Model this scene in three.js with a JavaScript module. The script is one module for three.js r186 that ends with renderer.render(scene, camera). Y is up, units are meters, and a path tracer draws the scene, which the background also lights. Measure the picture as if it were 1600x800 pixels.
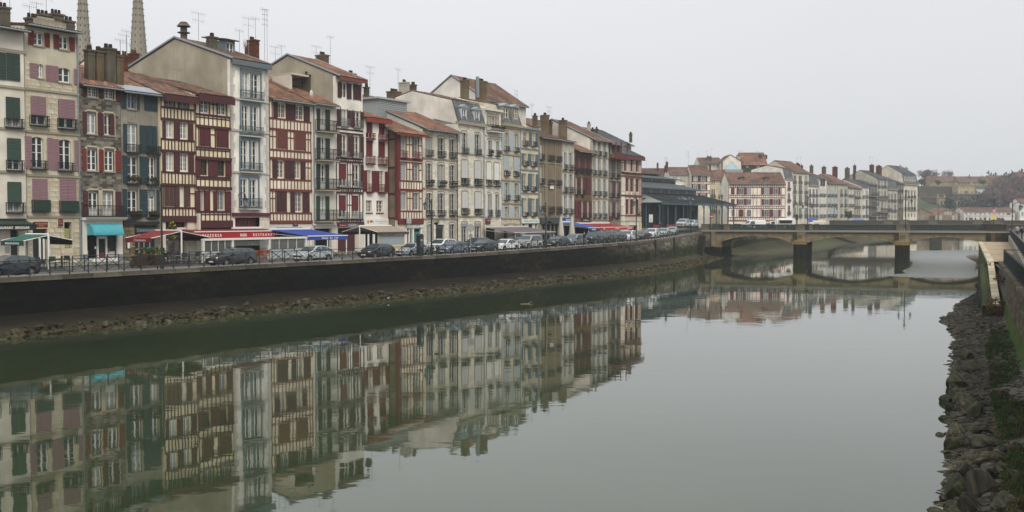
import * as THREE from 'three';
import { mergeGeometries, mergeVertices, toCreasedNormals } from 'three/addons/utils/BufferGeometryUtils.js';
import { MarchingCubes } from 'three/addons/objects/MarchingCubes.js';

// ---------- camera, sky, sun, exposure ----------
const EYE = 6.2, FOC = 1600, HORIZON = 342, PITCH = Math.atan((400 - HORIZON) / FOC);
const scene = new THREE.Scene();
const camera = new THREE.PerspectiveCamera(2 * Math.atan(400 / FOC) * 180 / Math.PI, 2, 0.5, 4000);
camera.position.set(0, EYE, 0);
camera.rotation.x = -PITCH;
const renderer = new THREE.WebGLRenderer({ antialias: true });
renderer.toneMapping = THREE.LinearToneMapping;
renderer.toneMappingExposure = 1.48;
renderer.shadowMap.enabled = true;

// seeded random numbers
let seedState = 7;
function seed(n) { seedState = n | 0; }
function rnd() { seedState = (seedState + 0x6d2b79f5) | 0; let t = Math.imul(seedState ^ (seedState >>> 15), 1 | seedState); t = (t + Math.imul(t ^ (t >>> 7), 61 | t)) ^ t; return ((t ^ (t >>> 14)) >>> 0) / 4294967296; }
const rr = (a, b) => a + (b - a) * rnd();
const pick = (a) => a[Math.floor(rnd() * a.length)];
const lerp = (a, b, t) => a + (b - a) * t, clamp = (v, a, b) => Math.max(a, Math.min(b, v));
const smooth = (a, b, v) => { const t = clamp((v - a) / (b - a), 0, 1); return t * t * (3 - 2 * t); };

// tiling value noise
function hash2(x, y, s) { let h = Math.imul(x, 374761393) ^ Math.imul(y, 668265263) ^ Math.imul(s, 1442695041); h = Math.imul(h ^ (h >>> 13), 1274126177); return ((h ^ (h >>> 16)) >>> 0) / 4294967296; }
function vnoise(x, y, px, py, s) {
  const xi = Math.floor(x), yi = Math.floor(y), fx = x - xi, fy = y - yi, u = fx * fx * (3 - 2 * fx), v = fy * fy * (3 - 2 * fy);
  const m = (a, p) => ((a % p) + p) % p, x0 = m(xi, px), x1 = m(xi + 1, px), y0 = m(yi, py), y1 = m(yi + 1, py);
  return lerp(lerp(hash2(x0, y0, s), hash2(x1, y0, s), u), lerp(hash2(x0, y1, s), hash2(x1, y1, s), u), v);
}
function fbm(x, y, px, py, s, oct = 4) { let a = 0, w = 0.5, t = 0; for (let i = 0; i < oct; i++) { a += w * vnoise(x, y, px, py, s + i * 17); t += w; w *= 0.5; x *= 2; y *= 2; px *= 2; py *= 2; } return a / t; }

// overcast sky: a grey layer that brightens towards the zenith, with faint broad clouds
{
  const w = 512, h = 256, data = new Float32Array(w * h * 4);
  for (let j = 0; j < h; j++) for (let i = 0; i < w; i++) {
    const el = ((j + 0.5) / h - 0.5) * Math.PI, s = Math.max(0, Math.sin(el));
    const c = fbm(i / w * 10, j / h * 14, 10, 14, 5, 4) - 0.5, hz = smooth(0.0, 0.35, s);
    let L = 0.475 * (1 + 1.0 * s) * (1 + c * 0.17 * (0.4 + hz));
    if (el < 0) L = 0.3;
    const o = (j * w + i) * 4;
    data[o] = L * 0.975; data[o + 1] = L * 0.99; data[o + 2] = L * lerp(1.01, 1.035, hz); data[o + 3] = 1;
  }
  const sky = new THREE.DataTexture(data, w, h, THREE.RGBAFormat, THREE.FloatType);
  sky.mapping = THREE.EquirectangularReflectionMapping; sky.magFilter = THREE.LinearFilter; sky.minFilter = THREE.LinearFilter; sky.wrapS = THREE.RepeatWrapping; sky.needsUpdate = true;
  scene.background = sky; scene.environment = sky;
}
const sun = new THREE.DirectionalLight(0xfff6e8, 1.5);
sun.position.set(70, 220, 90); sun.target.position.set(0, 0, -110);
sun.castShadow = true; sun.shadow.radius = 60; sun.shadow.mapSize.set(2048, 2048);
Object.assign(sun.shadow.camera, { left: -220, right: 220, top: 220, bottom: -220, near: 1, far: 700 });
scene.add(sun, sun.target);
scene.fog = new THREE.FogExp2(0xc6cbcf, 0.00033);

// ---------- helpers ----------
const cP = Math.cos(PITCH), sP = Math.sin(PITCH);
function ray(px, py) { const cx = px - 800, cy = 400 - py, z = FOC * cP + cy * sP; return [cx / z, (cy * cP - FOC * sP) / z]; }   // metres sideways and upwards per metre of distance
function at(px, py, d) { const r = ray(px, py); return new THREE.Vector3(r[0] * d, EYE + r[1] * d, -d); }
const DEG = Math.PI / 180;
// a vertical plane in plan: direction th from straight ahead, offset c
function frame(thDeg, c) {
  const s = Math.sin(thDeg * DEG), k = Math.cos(thDeg * DEG);
  return {
    th: thDeg, c, turn: (90 - thDeg) * DEG, u: [s, k], n: [k, -s],
    shift(m) { return frame(thDeg, c + m); },
    loc(px, py) { const r = ray(px, py), d = c / (r[0] * k - s), X = r[0] * d; return { s: X * s + d * k, y: EYE + r[1] * d, d, X }; },
    pos(sv, y, out = 0) { return new THREE.Vector3(sv * s + (c + out) * k, y, -(sv * k - (c + out) * s)); },
  };
}
const names = new Map();
function numbered(n) { const k = names.get(n) || 0; names.set(n, k + 1); return k ? n + '_' + String(k).padStart(3, '0') : n; }
function tag(o, label, category, group, kind) { const u = {}; if (label) u.label = label; if (category) u.category = category; if (group) u.group = group; if (kind) u.kind = kind; o.userData = u; return o; }
function thing(name, label, category, pos = [0, 0, 0], turn = 0, group) {
  const o = new THREE.Group(); o.name = numbered(name); o.position.set(...(pos.isVector3 ? pos.toArray() : pos)); o.rotation.y = turn; scene.add(o); return tag(o, label, category, group);
}
function mesh(name, geo, mat, parent, pos) {
  const m = new THREE.Mesh(geo, mat); m.name = parent ? name : numbered(name); m.castShadow = m.receiveShadow = true;
  if (pos) m.position.set(...pos); (parent || scene).add(m); return m;
}
function struct(name, geo, mat, parent) { const m = mesh(name, geo, mat, parent); m.userData = { kind: 'structure' }; return m; }
const ni = (g) => (g.index ? g.toNonIndexed() : g);
function merge(list) {
  const keep = list.some((g) => g.attributes.color);
  const l = list.map((g) => { const q = ni(g); for (const k of Object.keys(q.attributes)) if (!['position', 'normal', 'uv'].includes(k) && !(keep && k === 'color')) q.deleteAttribute(k); return q; });
  return l.length === 1 ? l[0] : mergeGeometries(l);
}
function bx(x0, y0, z0, x1, y1, z1) { const g = new THREE.BoxGeometry(Math.abs(x1 - x0), Math.abs(y1 - y0), Math.abs(z1 - z0)); g.translate((x0 + x1) / 2, (y0 + y1) / 2, (z0 + z1) / 2); return g; }
const UNIT = new THREE.BoxGeometry(1, 1, 1);
function box(name, x0, y0, z0, x1, y1, z1, mat, parent) { const m = mesh(name, UNIT, mat, parent, [(x0 + x1) / 2, (y0 + y1) / 2, (z0 + z1) / 2]); m.scale.set(Math.abs(x1 - x0), Math.abs(y1 - y0), Math.abs(z1 - z0)); return m; }
function bar(a, b, r, seg = 6, r2 = r) {
  const va = a.isVector3 ? a : new THREE.Vector3(...a), vb = b.isVector3 ? b : new THREE.Vector3(...b), d = vb.clone().sub(va), g = new THREE.CylinderGeometry(r2, r, d.length(), seg);
  g.applyQuaternion(new THREE.Quaternion().setFromUnitVectors(new THREE.Vector3(0, 1, 0), d.clone().normalize())); g.translate((va.x + vb.x) / 2, (va.y + vb.y) / 2, (va.z + vb.z) / 2); return g;
}
function prism(points, depth) { const s = new THREE.Shape(points.map((p) => new THREE.Vector2(p[0], p[1]))); return new THREE.ExtrudeGeometry(s, { depth, bevelEnabled: false }); }
// four corners (counter-clockwise seen from outside) given thickness t inwards
function quad(a, b, c, d, t = 0.02) {
  const v = [a, b, c, d].map((p) => new THREE.Vector3(...p)), n = v[1].clone().sub(v[0]).cross(v[3].clone().sub(v[0])).normalize().multiplyScalar(t), w = v.map((p) => p.clone().sub(n));
  const P = [], U = [], f = (i, j, k, l) => { for (const [q, uu] of [[i, [0, 0]], [j, [1, 0]], [k, [1, 1]], [i, [0, 0]], [k, [1, 1]], [l, [0, 1]]]) { P.push(q.x, q.y, q.z); U.push(...uu); } };
  f(v[0], v[1], v[2], v[3]); f(w[1], w[0], w[3], w[2]); f(w[0], w[1], v[1], v[0]); f(w[1], w[2], v[2], v[1]); f(w[2], w[3], v[3], v[2]); f(w[3], w[0], v[0], v[3]);
  const g = new THREE.BufferGeometry(); g.setAttribute('position', new THREE.Float32BufferAttribute(P, 3)); g.setAttribute('uv', new THREE.Float32BufferAttribute(U, 2)); g.computeVertexNormals(); return g;
}
function gridGeo(rows, colors, uvs) {   // rows of [x,y,z]
  const P = [], C = [], I = [], nc = rows[0].length; rows.forEach((r, j) => r.forEach((p, i) => { P.push(...p); if (colors) C.push(...colors[j][i]); }));
  for (let j = 0; j < rows.length - 1; j++) for (let i = 0; i < nc - 1; i++) { const a = j * nc + i, b = a + 1, c = a + nc, d = c + 1; I.push(a, b, d, a, d, c); }
  const g = new THREE.BufferGeometry(); g.setAttribute('position', new THREE.Float32BufferAttribute(P, 3)); if (colors) g.setAttribute('color', new THREE.Float32BufferAttribute(C, 3));
  const U = []; if (uvs) rows.forEach((r, j) => r.forEach((p, i) => U.push(...uvs(j, i, p)))); else for (let i = 0; i < P.length; i += 3) U.push(P[i], -P[i + 2]); g.setAttribute('uv', new THREE.Float32BufferAttribute(U, 2)); g.setIndex(I); g.computeVertexNormals(); return g;
}

// ---------- textures ----------
function tex(n, f, size, srgb = true) {
  const d = new Uint8Array(n * n * 4); for (let j = 0; j < n; j++) for (let i = 0; i < n; i++) { const c = f(i / n, j / n), o = (j * n + i) * 4; for (let k = 0; k < 3; k++) d[o + k] = clamp(Math.round(255 * (c.length ? c[k] : c)), 0, 255); d[o + 3] = 255; }
  const t = new THREE.DataTexture(d, n, n); t.wrapS = t.wrapT = THREE.RepeatWrapping; t.magFilter = THREE.LinearFilter; t.minFilter = THREE.LinearMipmapLinearFilter; t.generateMipmaps = true; if (srgb) t.colorSpace = THREE.SRGBColorSpace;
  t.repeat.set(1 / (size[0] || size), 1 / (size[1] || size)); t.needsUpdate = true; return t;
}
const T = {};
T.stucco = tex(512, (u, v) => { const a = fbm(u * 8, v * 8, 8, 8, 1, 5), st = fbm(u * 40, v * 4, 40, 4, 9, 3), b = fbm(u * 3, v * 3, 3, 3, 4, 3); const k = 0.86 + 0.16 * a + 0.17 * (st - 0.5) * smooth(0.35, 0.7, b) + 0.22 * (b - 0.5); return [k, k * 0.993, k * 0.975]; }, 7);
T.grime = tex(512, (u, v) => { const a = fbm(u * 6, v * 6, 6, 6, 21, 5), st = fbm(u * 46, v * 3, 46, 3, 29, 3), b = fbm(u * 3, v * 4, 3, 4, 24, 3); const k = 0.62 + 0.30 * a + 0.12 * (st - 0.5) + 0.30 * (b - 0.5); return [k, k * 0.985, k * 0.95]; }, 6);
function blockTex(bw, bh, nx, ny, j, lo, hi, sd, jd) {
  return tex(512, (u, v) => { const y = v * ny, r = Math.floor(y), x = u * nx + (r % 2) * 0.5 + 0.2 * hash2(r, 3, sd), c = Math.floor(x) % nx, fx = x - Math.floor(x), fy = y - r; const e = Math.min(fx * bw, (1 - fx) * bw, fy * bh, (1 - fy) * bh); const h = hash2(c, r, sd), n = fbm(u * 32, v * 32, 32, 32, sd + 3, 3), b = fbm(u * 3, v * 3, 3, 3, sd + 8, 3); let k = lerp(lo, hi, h) + 0.16 * (n - 0.5) + 0.2 * (b - 0.5); if (e < j) k = lerp(jd, k, 0.35); return [k, k * 0.988, k * 0.958]; }, [bw * nx, bh * ny]);
}
T.ashlar = blockTex(0.62, 0.31, 10, 20, 0.012, 0.86, 0.98, 41, 0.76);
T.schist = blockTex(0.42, 0.2, 14, 30, 0.014, 0.5, 1.0, 51, 0.85);
T.brick = blockTex(0.23, 0.075, 16, 48, 0.008, 0.65, 1.0, 61, 0.85);
T.asphalt = tex(512, (u, v) => { const k = 0.72 + 0.2 * fbm(u * 64, v * 64, 64, 64, 71, 3) + 0.28 * (fbm(u * 4, v * 4, 4, 4, 75, 4) - 0.5); return k; }, 8);
T.slate = blockTex(0.25, 0.16, 16, 28, 0.012, 0.6, 1.0, 81, 0.45);
T.rock = tex(256, (u, v) => { const a = fbm(u * 7, v * 7, 7, 7, 91, 5), b = fbm(u * 2, v * 2, 2, 2, 95, 3); const k = 0.45 + 0.6 * a + 0.3 * (b - 0.5); return [k, k * 0.98, k * 0.92]; }, 1.2);
T.cloth = tex(256, (u, v) => { const k = 0.9 + 0.1 * fbm(u * 12, v * 4, 12, 4, 101, 4) - 0.05 * vnoise(u * 90, v * 90, 90, 90, 105); return k; }, 1);
T.cloth.repeat.set(1, 1);
T.wave = tex(1024, (u, v) => 0.5 + 0.55 * (fbm(u * 24, v * 40, 24, 40, 111, 4) - 0.5) + 0.2 * (vnoise(u * 9, v * 15, 9, 15, 119) - 0.5), [34, 34], false);
T.waterTint = tex(512, (u, v) => { const a = fbm(u * 5, v * 5, 5, 5, 131, 5); const k = 0.75 + 0.4 * a; return [k, k, k * 0.97]; }, [60, 60]);
T.waterRough = tex(512, (u, v) => { const a = fbm(u * 4, v * 9, 4, 9, 141, 4); const r = 0.022 + 0.02 * smooth(0.5, 0.78, a); return r / 0.2; }, [150, 70], false);

// ---------- materials ----------
const matCache = new Map();
function M(hex, rough = 0.85, o = {}) {
  const key = hex + '|' + rough + '|' + Object.entries(o).map(([k, v]) => k + (v && v.uuid ? v.uuid : v)).join();
  if (!matCache.has(key)) { const c = new THREE.Color(hex); if (c.r > 2.3 * c.g) c.setRGB(c.r * 0.6, c.g * 0.86, c.b * 0.8); matCache.set(key, new THREE.MeshPhysicalMaterial({ specularIntensity: rough > 0.88 ? 0.3 : 1, color: c, roughness: rough, ...o })); } return matCache.get(key);
}
const VC = (rough = 0.9, o = {}) => new THREE.MeshPhysicalMaterial({ vertexColors: true, roughness: rough, specularIntensity: 0.25, ...o });
const mDark = M('#1c1f1e', 0.6), mIron = M('#20282a', 0.55, { metalness: 0.3 }), mIronGreen = M('#1d2b2a', 0.5, { metalness: 0.2 }), mWhite = M('#dcdcd6', 0.55), mZinc = M('#8f979b', 0.5, { metalness: 0.35 });
const mPane = M('#14181a', 0.06), mPane2 = M('#2a3033', 0.08), mCurtain = M('#8d9190', 0.25), mPaneFar = M('#23282a', 0.45), mInterior = M('#15140f', 0.9);
const mRoof = VC(0.9), mStoneTrim = M('#a79f8c', 0.9, { map: T.stucco });
const mGreenMetal = M('#2d4a4b', 0.55), mGalv = M('#9aa0a2', 0.45, { metalness: 0.5 });
function textPanel(w, h, lines, fg, bg, font = 'bold 0.62px sans-serif', draw) {   // flat print for a board of w x h metres
  const k = Math.min(2048, Math.max(256, Math.round(w * 120))) / w, cv = document.createElement('canvas'); cv.width = Math.round(w * k); cv.height = Math.max(16, Math.round(h * k));
  const g = cv.getContext('2d'); g.fillStyle = bg; g.fillRect(0, 0, cv.width, cv.height); g.fillStyle = fg; g.textBaseline = 'middle'; g.textAlign = 'center';
  const fs = (f) => f.replace(/([\d.]+)px/, (_, s) => Math.round(parseFloat(s) * h * k) + 'px');
  for (const [txt, x, y, f, col] of lines) { g.font = fs(f || font); g.fillStyle = col || fg; g.fillText(txt, x * cv.width, y * cv.height); }
  if (draw) draw(g, cv.width, cv.height);
  const t = new THREE.CanvasTexture(cv); t.colorSpace = THREE.SRGBColorSpace; return new THREE.MeshStandardMaterial({ map: t, roughness: 0.7 });
}
function printOn(parent, w, h, mat, pos, rot) { const m = mesh('lettering', new THREE.PlaneGeometry(w, h), mat, parent, pos); if (rot) m.rotation.set(...rot); return m; }
// ---------- the quay line on the left bank ----------
const hStreet = (s) => (s < 75 ? 3.0 : 3.0 + 1.3 * Math.pow(clamp((s - 75) / 90, 0, 1), 1.3));
const QP = [];
for (let s = -80; s <= 110; s += 5) QP.push([-44.9 + 0.53 * s, 28.1 + 0.848 * s]);
for (const p of [[16.8, 127.8], [20.0, 134.3], [22.7, 141], [25.2, 147.8], [27.4, 154.5], [29.6, 161.2], [32.2, 168], [35.8, 175], [40, 183], [47, 196], [54.5, 210], [63, 226], [72, 244], [82, 264], [92, 283], [105, 305], [118, 325], [131, 345], [135, 362]]) QP.push(p);
const QS = [-80]; for (let i = 1; i < QP.length; i++) QS.push(QS[i - 1] + Math.hypot(QP[i][0] - QP[i - 1][0], QP[i][1] - QP[i - 1][1]));
function Q(s) {
  let i = 0; while (i < QS.length - 2 && QS[i + 1] < s) i++;
  const t = (s - QS[i]) / (QS[i + 1] - QS[i]), a = QP[Math.max(0, i - 1)], b = QP[i], c = QP[i + 1], e = QP[Math.min(QP.length - 1, i + 2)];
  let t0 = [c[0] - a[0], c[1] - a[1]], t1 = [e[0] - b[0], e[1] - b[1]]; const tt = [lerp(t0[0], t1[0], t), lerp(t0[1], t1[1], t)], l = Math.hypot(...tt);
  return { X: lerp(b[0], c[0], t), d: lerp(b[1], c[1], t), u: [tt[0] / l, tt[1] / l], n: [tt[1] / l, -tt[0] / l], h: s < 168 ? hStreet(s) : lerp(4.3, 3.5, smooth(172, 240, s)) };
}
const Qat = (s, out, y) => { const q = Q(s); return [q.X + q.n[0] * out, y === undefined ? q.h : y, -(q.d + q.n[1] * out)]; };
const Qturn = (s) => { const q = Q(s); return Math.PI / 2 - Math.atan2(q.u[0], q.u[1]); };
function Qfind(px, off, py = 380) { const r = ray(px, py)[0]; let best = 0, e = 1e9; for (let s = -20; s < 190; s += 0.1) { const q = Q(s), X = q.X - q.n[0] * off, d = q.d - q.n[1] * off, k = Math.abs(X / d - r); if (k < e) { e = k; best = s; } } return best; }
const SEND = QS[QS.length - 1];

// ---------- ground, street, water ----------
{
  const left = [[-1600, -400], ...QP.map((p) => [p[0] - 0.4, p[1] + 0.2]), [135, 430], [-1600, 430]];
  const right = [[60, -400], [25, -30]].concat([[30.5, 63], [42, 90], [56, 118], [70, 148], [75, 160], [105, 215], [150, 285], [230, 380], [300, 430]], [[1600, 430], [1600, -400]]);
  const flat = (pts, y) => { const g = new THREE.ShapeGeometry(new THREE.Shape(pts.map((p) => new THREE.Vector2(p[0], p[1])))); g.rotateX(-Math.PI / 2); g.translate(0, y, 0); return g; };
  struct('ground', merge([flat(left, 2.85), flat(right, 2.7), flat([[-1600, 430], [1600, 430], [1600, 3200], [-1600, 3200]], 2.85)]), M('#6c6a62', 0.95, { map: T.asphalt }));
  const water = new THREE.PlaneGeometry(900, 700); water.rotateX(-Math.PI / 2); water.translate(100, 0, -270);
  const uv = water.attributes.uv; for (let i = 0; i < uv.count; i++) uv.setXY(i, uv.getX(i) * 900, uv.getY(i) * 700);
  struct('river_water', water, new THREE.MeshPhysicalMaterial({ color: new THREE.Color().setRGB(0.029, 0.043, 0.020), map: T.waterTint, roughness: 0.2, roughnessMap: T.waterRough, ior: 1.6, specularColor: new THREE.Color(0.93, 1.0, 0.92), bumpMap: T.wave, bumpScale: 0.0045 }));
  // the broken water of the current below the right hand arch
  seed(9); const rip = [], edge = [[43, 108], [40, 112], [44.5, 116], [47, 122], [52, 132], [57, 146], [61, 158], [66, 172], [71, 186], [78, 200], [92, 203], [92, 196], [84, 184], [76, 170], [71, 158], [66, 146], [59.5, 132], [54, 119], [50.5, 111], [47, 107]]; for (const [x, d] of edge) rip.push([x + rr(-0.6, 0.6), d + rr(-0.6, 0.6)]);
  struct('rippled_water', flat(rip, 0.004), new THREE.MeshPhysicalMaterial({ color: new THREE.Color().setRGB(0.029, 0.043, 0.020), roughness: 0.24, ior: 1.6 }));
  // street strips
  const st = []; for (let s = -60; s <= 168; s += 4) st.push(s);
  const strip = (o0, o1, dy) => gridGeo(st.map((s) => [Qat(s, -o0, Q(s).h + dy), Qat(s, -o1, Q(s).h + dy)]));
  const riser = (o, y0, y1) => gridGeo(st.map((s) => [Qat(s, -o, Q(s).h + y0), Qat(s, -o, Q(s).h + y1)]));
  const paveM = M('#8d8980', 0.95, { map: T.asphalt, side: THREE.DoubleSide }), roadM = M('#6d6b67', 0.93, { map: T.asphalt, side: THREE.DoubleSide });
  struct('quay_pavement', merge([strip(0.45, 1.5, 0), riser(1.5, -0.13, 0)]), paveM);
  struct('street', strip(1.5, 9.6, -0.13), roadM);
  struct('house_pavement', merge([strip(9.6, 15.6, 0), riser(9.6, -0.13, 0)]), paveM);
  struct('kerb', strip(9.55, 9.75, 0.006), M('#b2aea4', 0.9, { side: THREE.DoubleSide }));
}
// ---------- quay wall and the muddy rubble at its foot ----------
{
  const root = thing('quay_wall', 'long dark stone river wall below the street and the houses', 'quay wall', [0, 0, 0]);
  const st = []; for (let s = -70; s <= SEND - 3; s += 1.6) st.push(s);
  const ys = [1, 0.88, 0.74, 0.6, 0.5, 0.4, 0.28, 0.15, 0.02];
  const rows = [], cols = [];
  st.forEach((s, i) => {
    const q = Q(s), r = [], c = [], top = q.h - 0.24, light = smooth(80, 135, s), gate = smooth(96, 125, s);
    ys.forEach((t, j) => {
      const y = lerp(-0.3, top, t), n = fbm(s * 0.35, y * 0.9 + 3, 4096, 4096, 201, 4), n2 = fbm(s * 0.09, y * 0.35, 4096, 4096, 207, 3);
      r.push([...Qat(s, lerp(0.42, 0.02, t) + 0.10 * (n - 0.5), y)]);
      let base = [0.012, 0.0165, 0.0085], dampTop = [0.022, 0.023, 0.016], pale = [0.24, 0.225, 0.18], moss = [0.030, 0.045, 0.012], mud = [0.040, 0.034, 0.021];
      const hh = y / top; let k = base.map((b, z) => lerp(b, dampTop[z], smooth(0.75, 1, hh)));
      k = k.map((b, z) => lerp(b, pale[z], gate * smooth(0.62, 0.8, hh + 0.25 * (n2 - 0.5)) * (0.55 + 0.45 * n)));
      k = k.map((b, z) => lerp(b, moss[z], light * smooth(0.74, 0.6, hh) * smooth(0.12, 0.4, hh) * (0.4 + 0.8 * n2)));
      k = k.map((b, z) => lerp(b, mud[z], smooth(0.34, 0.2, hh + 0.1 * (n - 0.5))));
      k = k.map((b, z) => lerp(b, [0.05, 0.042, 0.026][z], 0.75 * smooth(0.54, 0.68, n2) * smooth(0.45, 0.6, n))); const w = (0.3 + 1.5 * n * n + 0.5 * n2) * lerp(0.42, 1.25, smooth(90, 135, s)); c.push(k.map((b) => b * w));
    }); rows.push(r); cols.push(c);
  });
  mesh('wall_face', gridGeo(rows, cols, (j, i, p) => [j * 1.6 * 0.6, p[1] * 0.6]), VC(0.95, { side: THREE.DoubleSide, map: T.schist, bumpMap: T.schist, bumpScale: 0.03 }), root);
  const mats = ['#6e6a60', '#7c776c', '#625f56', '#74706a', '#5b594f'].map((h) => M(h, 0.95, { map: T.grime }));
  const cg = bx(-0.985, -0.26, -0.5, 0.985, 0.004, 0.1); seed(11);
  for (let s = -30; s < 168; s += 2) { const q = Q(s + 1), m = mesh('coping_stone', cg, s > 120 ? mats[1] : pick(mats), root, [q.X, q.h, -q.d]); m.rotation.y = Qturn(s + 1); m.rotation.z = Math.atan2(Q(s + 2).h - Q(s).h, 2); }
  for (let s = 168; s < SEND - 8; s += 6) { const g = bx(-2.98, -0.26, -0.5, 2.98, 0.004, 0.1), q = Q(s + 3), m = mesh('coping_stone', g, mats[1], root, [q.X, q.h, -q.d]); m.rotation.y = Qturn(s + 3); m.rotation.z = Math.atan2(Q(s + 6).h - Q(s).h, 6); }
  // drain grooves in the paler stretch
  for (const px of [1022, 1051]) { const s = Qfind(px, 0), q = Q(s), m = box('drain_pipe', -0.09, 0.6, 0.1, 0.09, q.h - 0.3, 0.3, M('#2a2822', 0.9), root); m.position.set(q.X + q.n[0] * 0.22, 0.5 + q.h / 2, -(q.d + q.n[1] * 0.22)); m.rotation.y = Qturn(s); }
  // steps down to the water near the bridge
  const s0 = Qfind(1091, 0, 370);
  for (let i = 0; i < 11; i++) { const s = s0 - i * 0.42, q = Q(s), m = box('stair_step', -0.24, -1.2, -0.1, 0.24, 0, 0.9, M('#39372c', 0.95, { map: T.grime }), root); m.position.set(q.X + q.n[0] * 0.6, q.h - 0.45 - i * 0.3 - 0.6, -(q.d + q.n[1] * 0.6)); m.rotation.y = Qturn(s); }

  // bank
  seed(21); const br = [], bc = [];
  for (let s = -70; s <= SEND - 3; s += 0.9) {
    const r = [], c = [], far = smooth(168, 200, s), W = lerp(2.9, 6.5, far) + 0.5 * (fbm(s * 0.15, 1, 4096, 4096, 221, 3) - 0.5);
    for (let j = 0; j <= 10; j++) {
      const t = j / 10, n = fbm(s * 0.9, t * 7, 4096, 4096, 231, 4), g = fbm(s * 0.13, t * 3, 4096, 4096, 235, 3);
      const top = lerp(1.0, 1.9, far); r.push(Qat(s, 0.2 + t * W, lerp(top, -0.3, Math.pow(t, 0.85)) + 0.34 * (n - 0.5) * (0.25 + t)));
      let k = [0.045, 0.038, 0.022]; const moss = [0.045, 0.06, 0.018], wet = [0.075, 0.068, 0.042];
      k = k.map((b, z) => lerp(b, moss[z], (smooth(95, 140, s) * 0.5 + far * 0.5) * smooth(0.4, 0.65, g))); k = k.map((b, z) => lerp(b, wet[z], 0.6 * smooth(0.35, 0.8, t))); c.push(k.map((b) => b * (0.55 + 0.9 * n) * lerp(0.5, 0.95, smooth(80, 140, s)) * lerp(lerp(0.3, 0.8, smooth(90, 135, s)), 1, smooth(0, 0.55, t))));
    } br.push(r); bc.push(c);
  }
  const bank = struct('mud_bank', gridGeo(br, bc), VC(0.93, { side: THREE.DoubleSide, bumpMap: T.rock, bumpScale: 0.05 }));
  globalThis.__bank = bank;
}
// ---------- rocks ----------
const rockGeos = []; seed(31);
for (let v = 0; v < 10; v++) {
  let g = new THREE.IcosahedronGeometry(1, v < 6 ? 2 : 1); g = mergeVertices(g.deleteAttribute('uv').deleteAttribute('normal')); const p = g.attributes.position, planes = [];
  for (let k = 0; k < 11; k++) { const n = new THREE.Vector3(rr(-1, 1), rr(-1, 1), rr(-1, 1)).normalize(); planes.push([n, rr(0.5, 0.85)]); }
  const q = new THREE.Vector3(); for (let i = 0; i < p.count; i++) { q.fromBufferAttribute(p, i); for (const [n, dd] of planes) { const e = q.dot(n) - dd; if (e > 0) q.addScaledVector(n, -e); } q.multiplyScalar(1 + 0.05 * (hash2(i, v, 3) - 0.5)); p.setXYZ(i, q.x, q.y, q.z); }
  g = toCreasedNormals(g, 0.25); const pp = g.attributes.position, uu = []; for (let i = 0; i < pp.count; i++) uu.push(pp.getX(i) + pp.getY(i) * 0.5, pp.getZ(i) + pp.getY(i) * 0.7); g.setAttribute('uv', new THREE.Float32BufferAttribute(uu, 2)); rockGeos.push(g);
}
const rockMats = ['#55544a', '#605e52', '#474740', '#6b695b', '#575748', '#3a3a32', '#484d3a'].map((h) => M(h, 0.9, { map: T.rock, bumpMap: T.rock, bumpScale: 0.02 }));
const stuffM = new THREE.Matrix4();
function scatter(name, parent, list, geo, mat) {   // many loose pieces as one object
  const im = new THREE.InstancedMesh(geo, mat, list.length); im.name = parent ? name : numbered(name); im.castShadow = im.receiveShadow = true; const q = new THREE.Quaternion(), e = new THREE.Euler(), c = new THREE.Color();
  list.forEach((l, i) => { e.set(...l.r); q.setFromEuler(e); stuffM.compose(new THREE.Vector3(...l.p), q, new THREE.Vector3(...l.s)); im.setMatrixAt(i, stuffM); if (l.c) im.setColorAt(i, c.setRGB(...l.c)); });
  (parent || scene).add(im); im.userData = { kind: 'stuff' }; return im;
}
{
  seed(41); const bank = globalThis.__bank, lists = [[], [], []]; let big = 0;
  for (let s = 8; s < 166; s += 0.075) {
    const q = Q(s), t = Math.pow(rnd(), 0.6), out = 1.35 + t * 1.95 + 0.5 * (fbm(s * 0.15, 1, 4096, 4096, 221, 3) - 0.5), sz = rr(0.08, 0.2) * (0.7 + 0.6 * t), w = 0.6 + rnd() * 0.9;
    const y = lerp(0.55, -0.02, t) - 0.05;
    if (rnd() < 0.10 && big < 190 && s < 120) { big++; const m = mesh('rock', rockGeos[Math.floor(rnd() * 6)], pick(rockMats), bank, Qat(s, out, y)); const z = rr(0.2, 0.36); m.scale.set(z * rr(0.9, 1.5), z * rr(0.55, 0.8), z); m.rotation.set(rr(-0.3, 0.3), rr(0, 6), rr(-0.3, 0.3)); } else lists[Math.floor(rnd() * 3)].push({ p: Qat(s, out, y), s: [sz * rr(0.9, 1.5), sz * 0.75, sz], r: [rr(-0.5, 0.5), rr(0, 6), rr(-0.5, 0.5)], c: [w, w * 0.98, w * 0.9] });
  }
  lists.forEach((l, i) => scatter('rubble', bank, l, rockGeos[7 + i], M('#554f3b', 0.92, { map: T.rock })));
}
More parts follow.
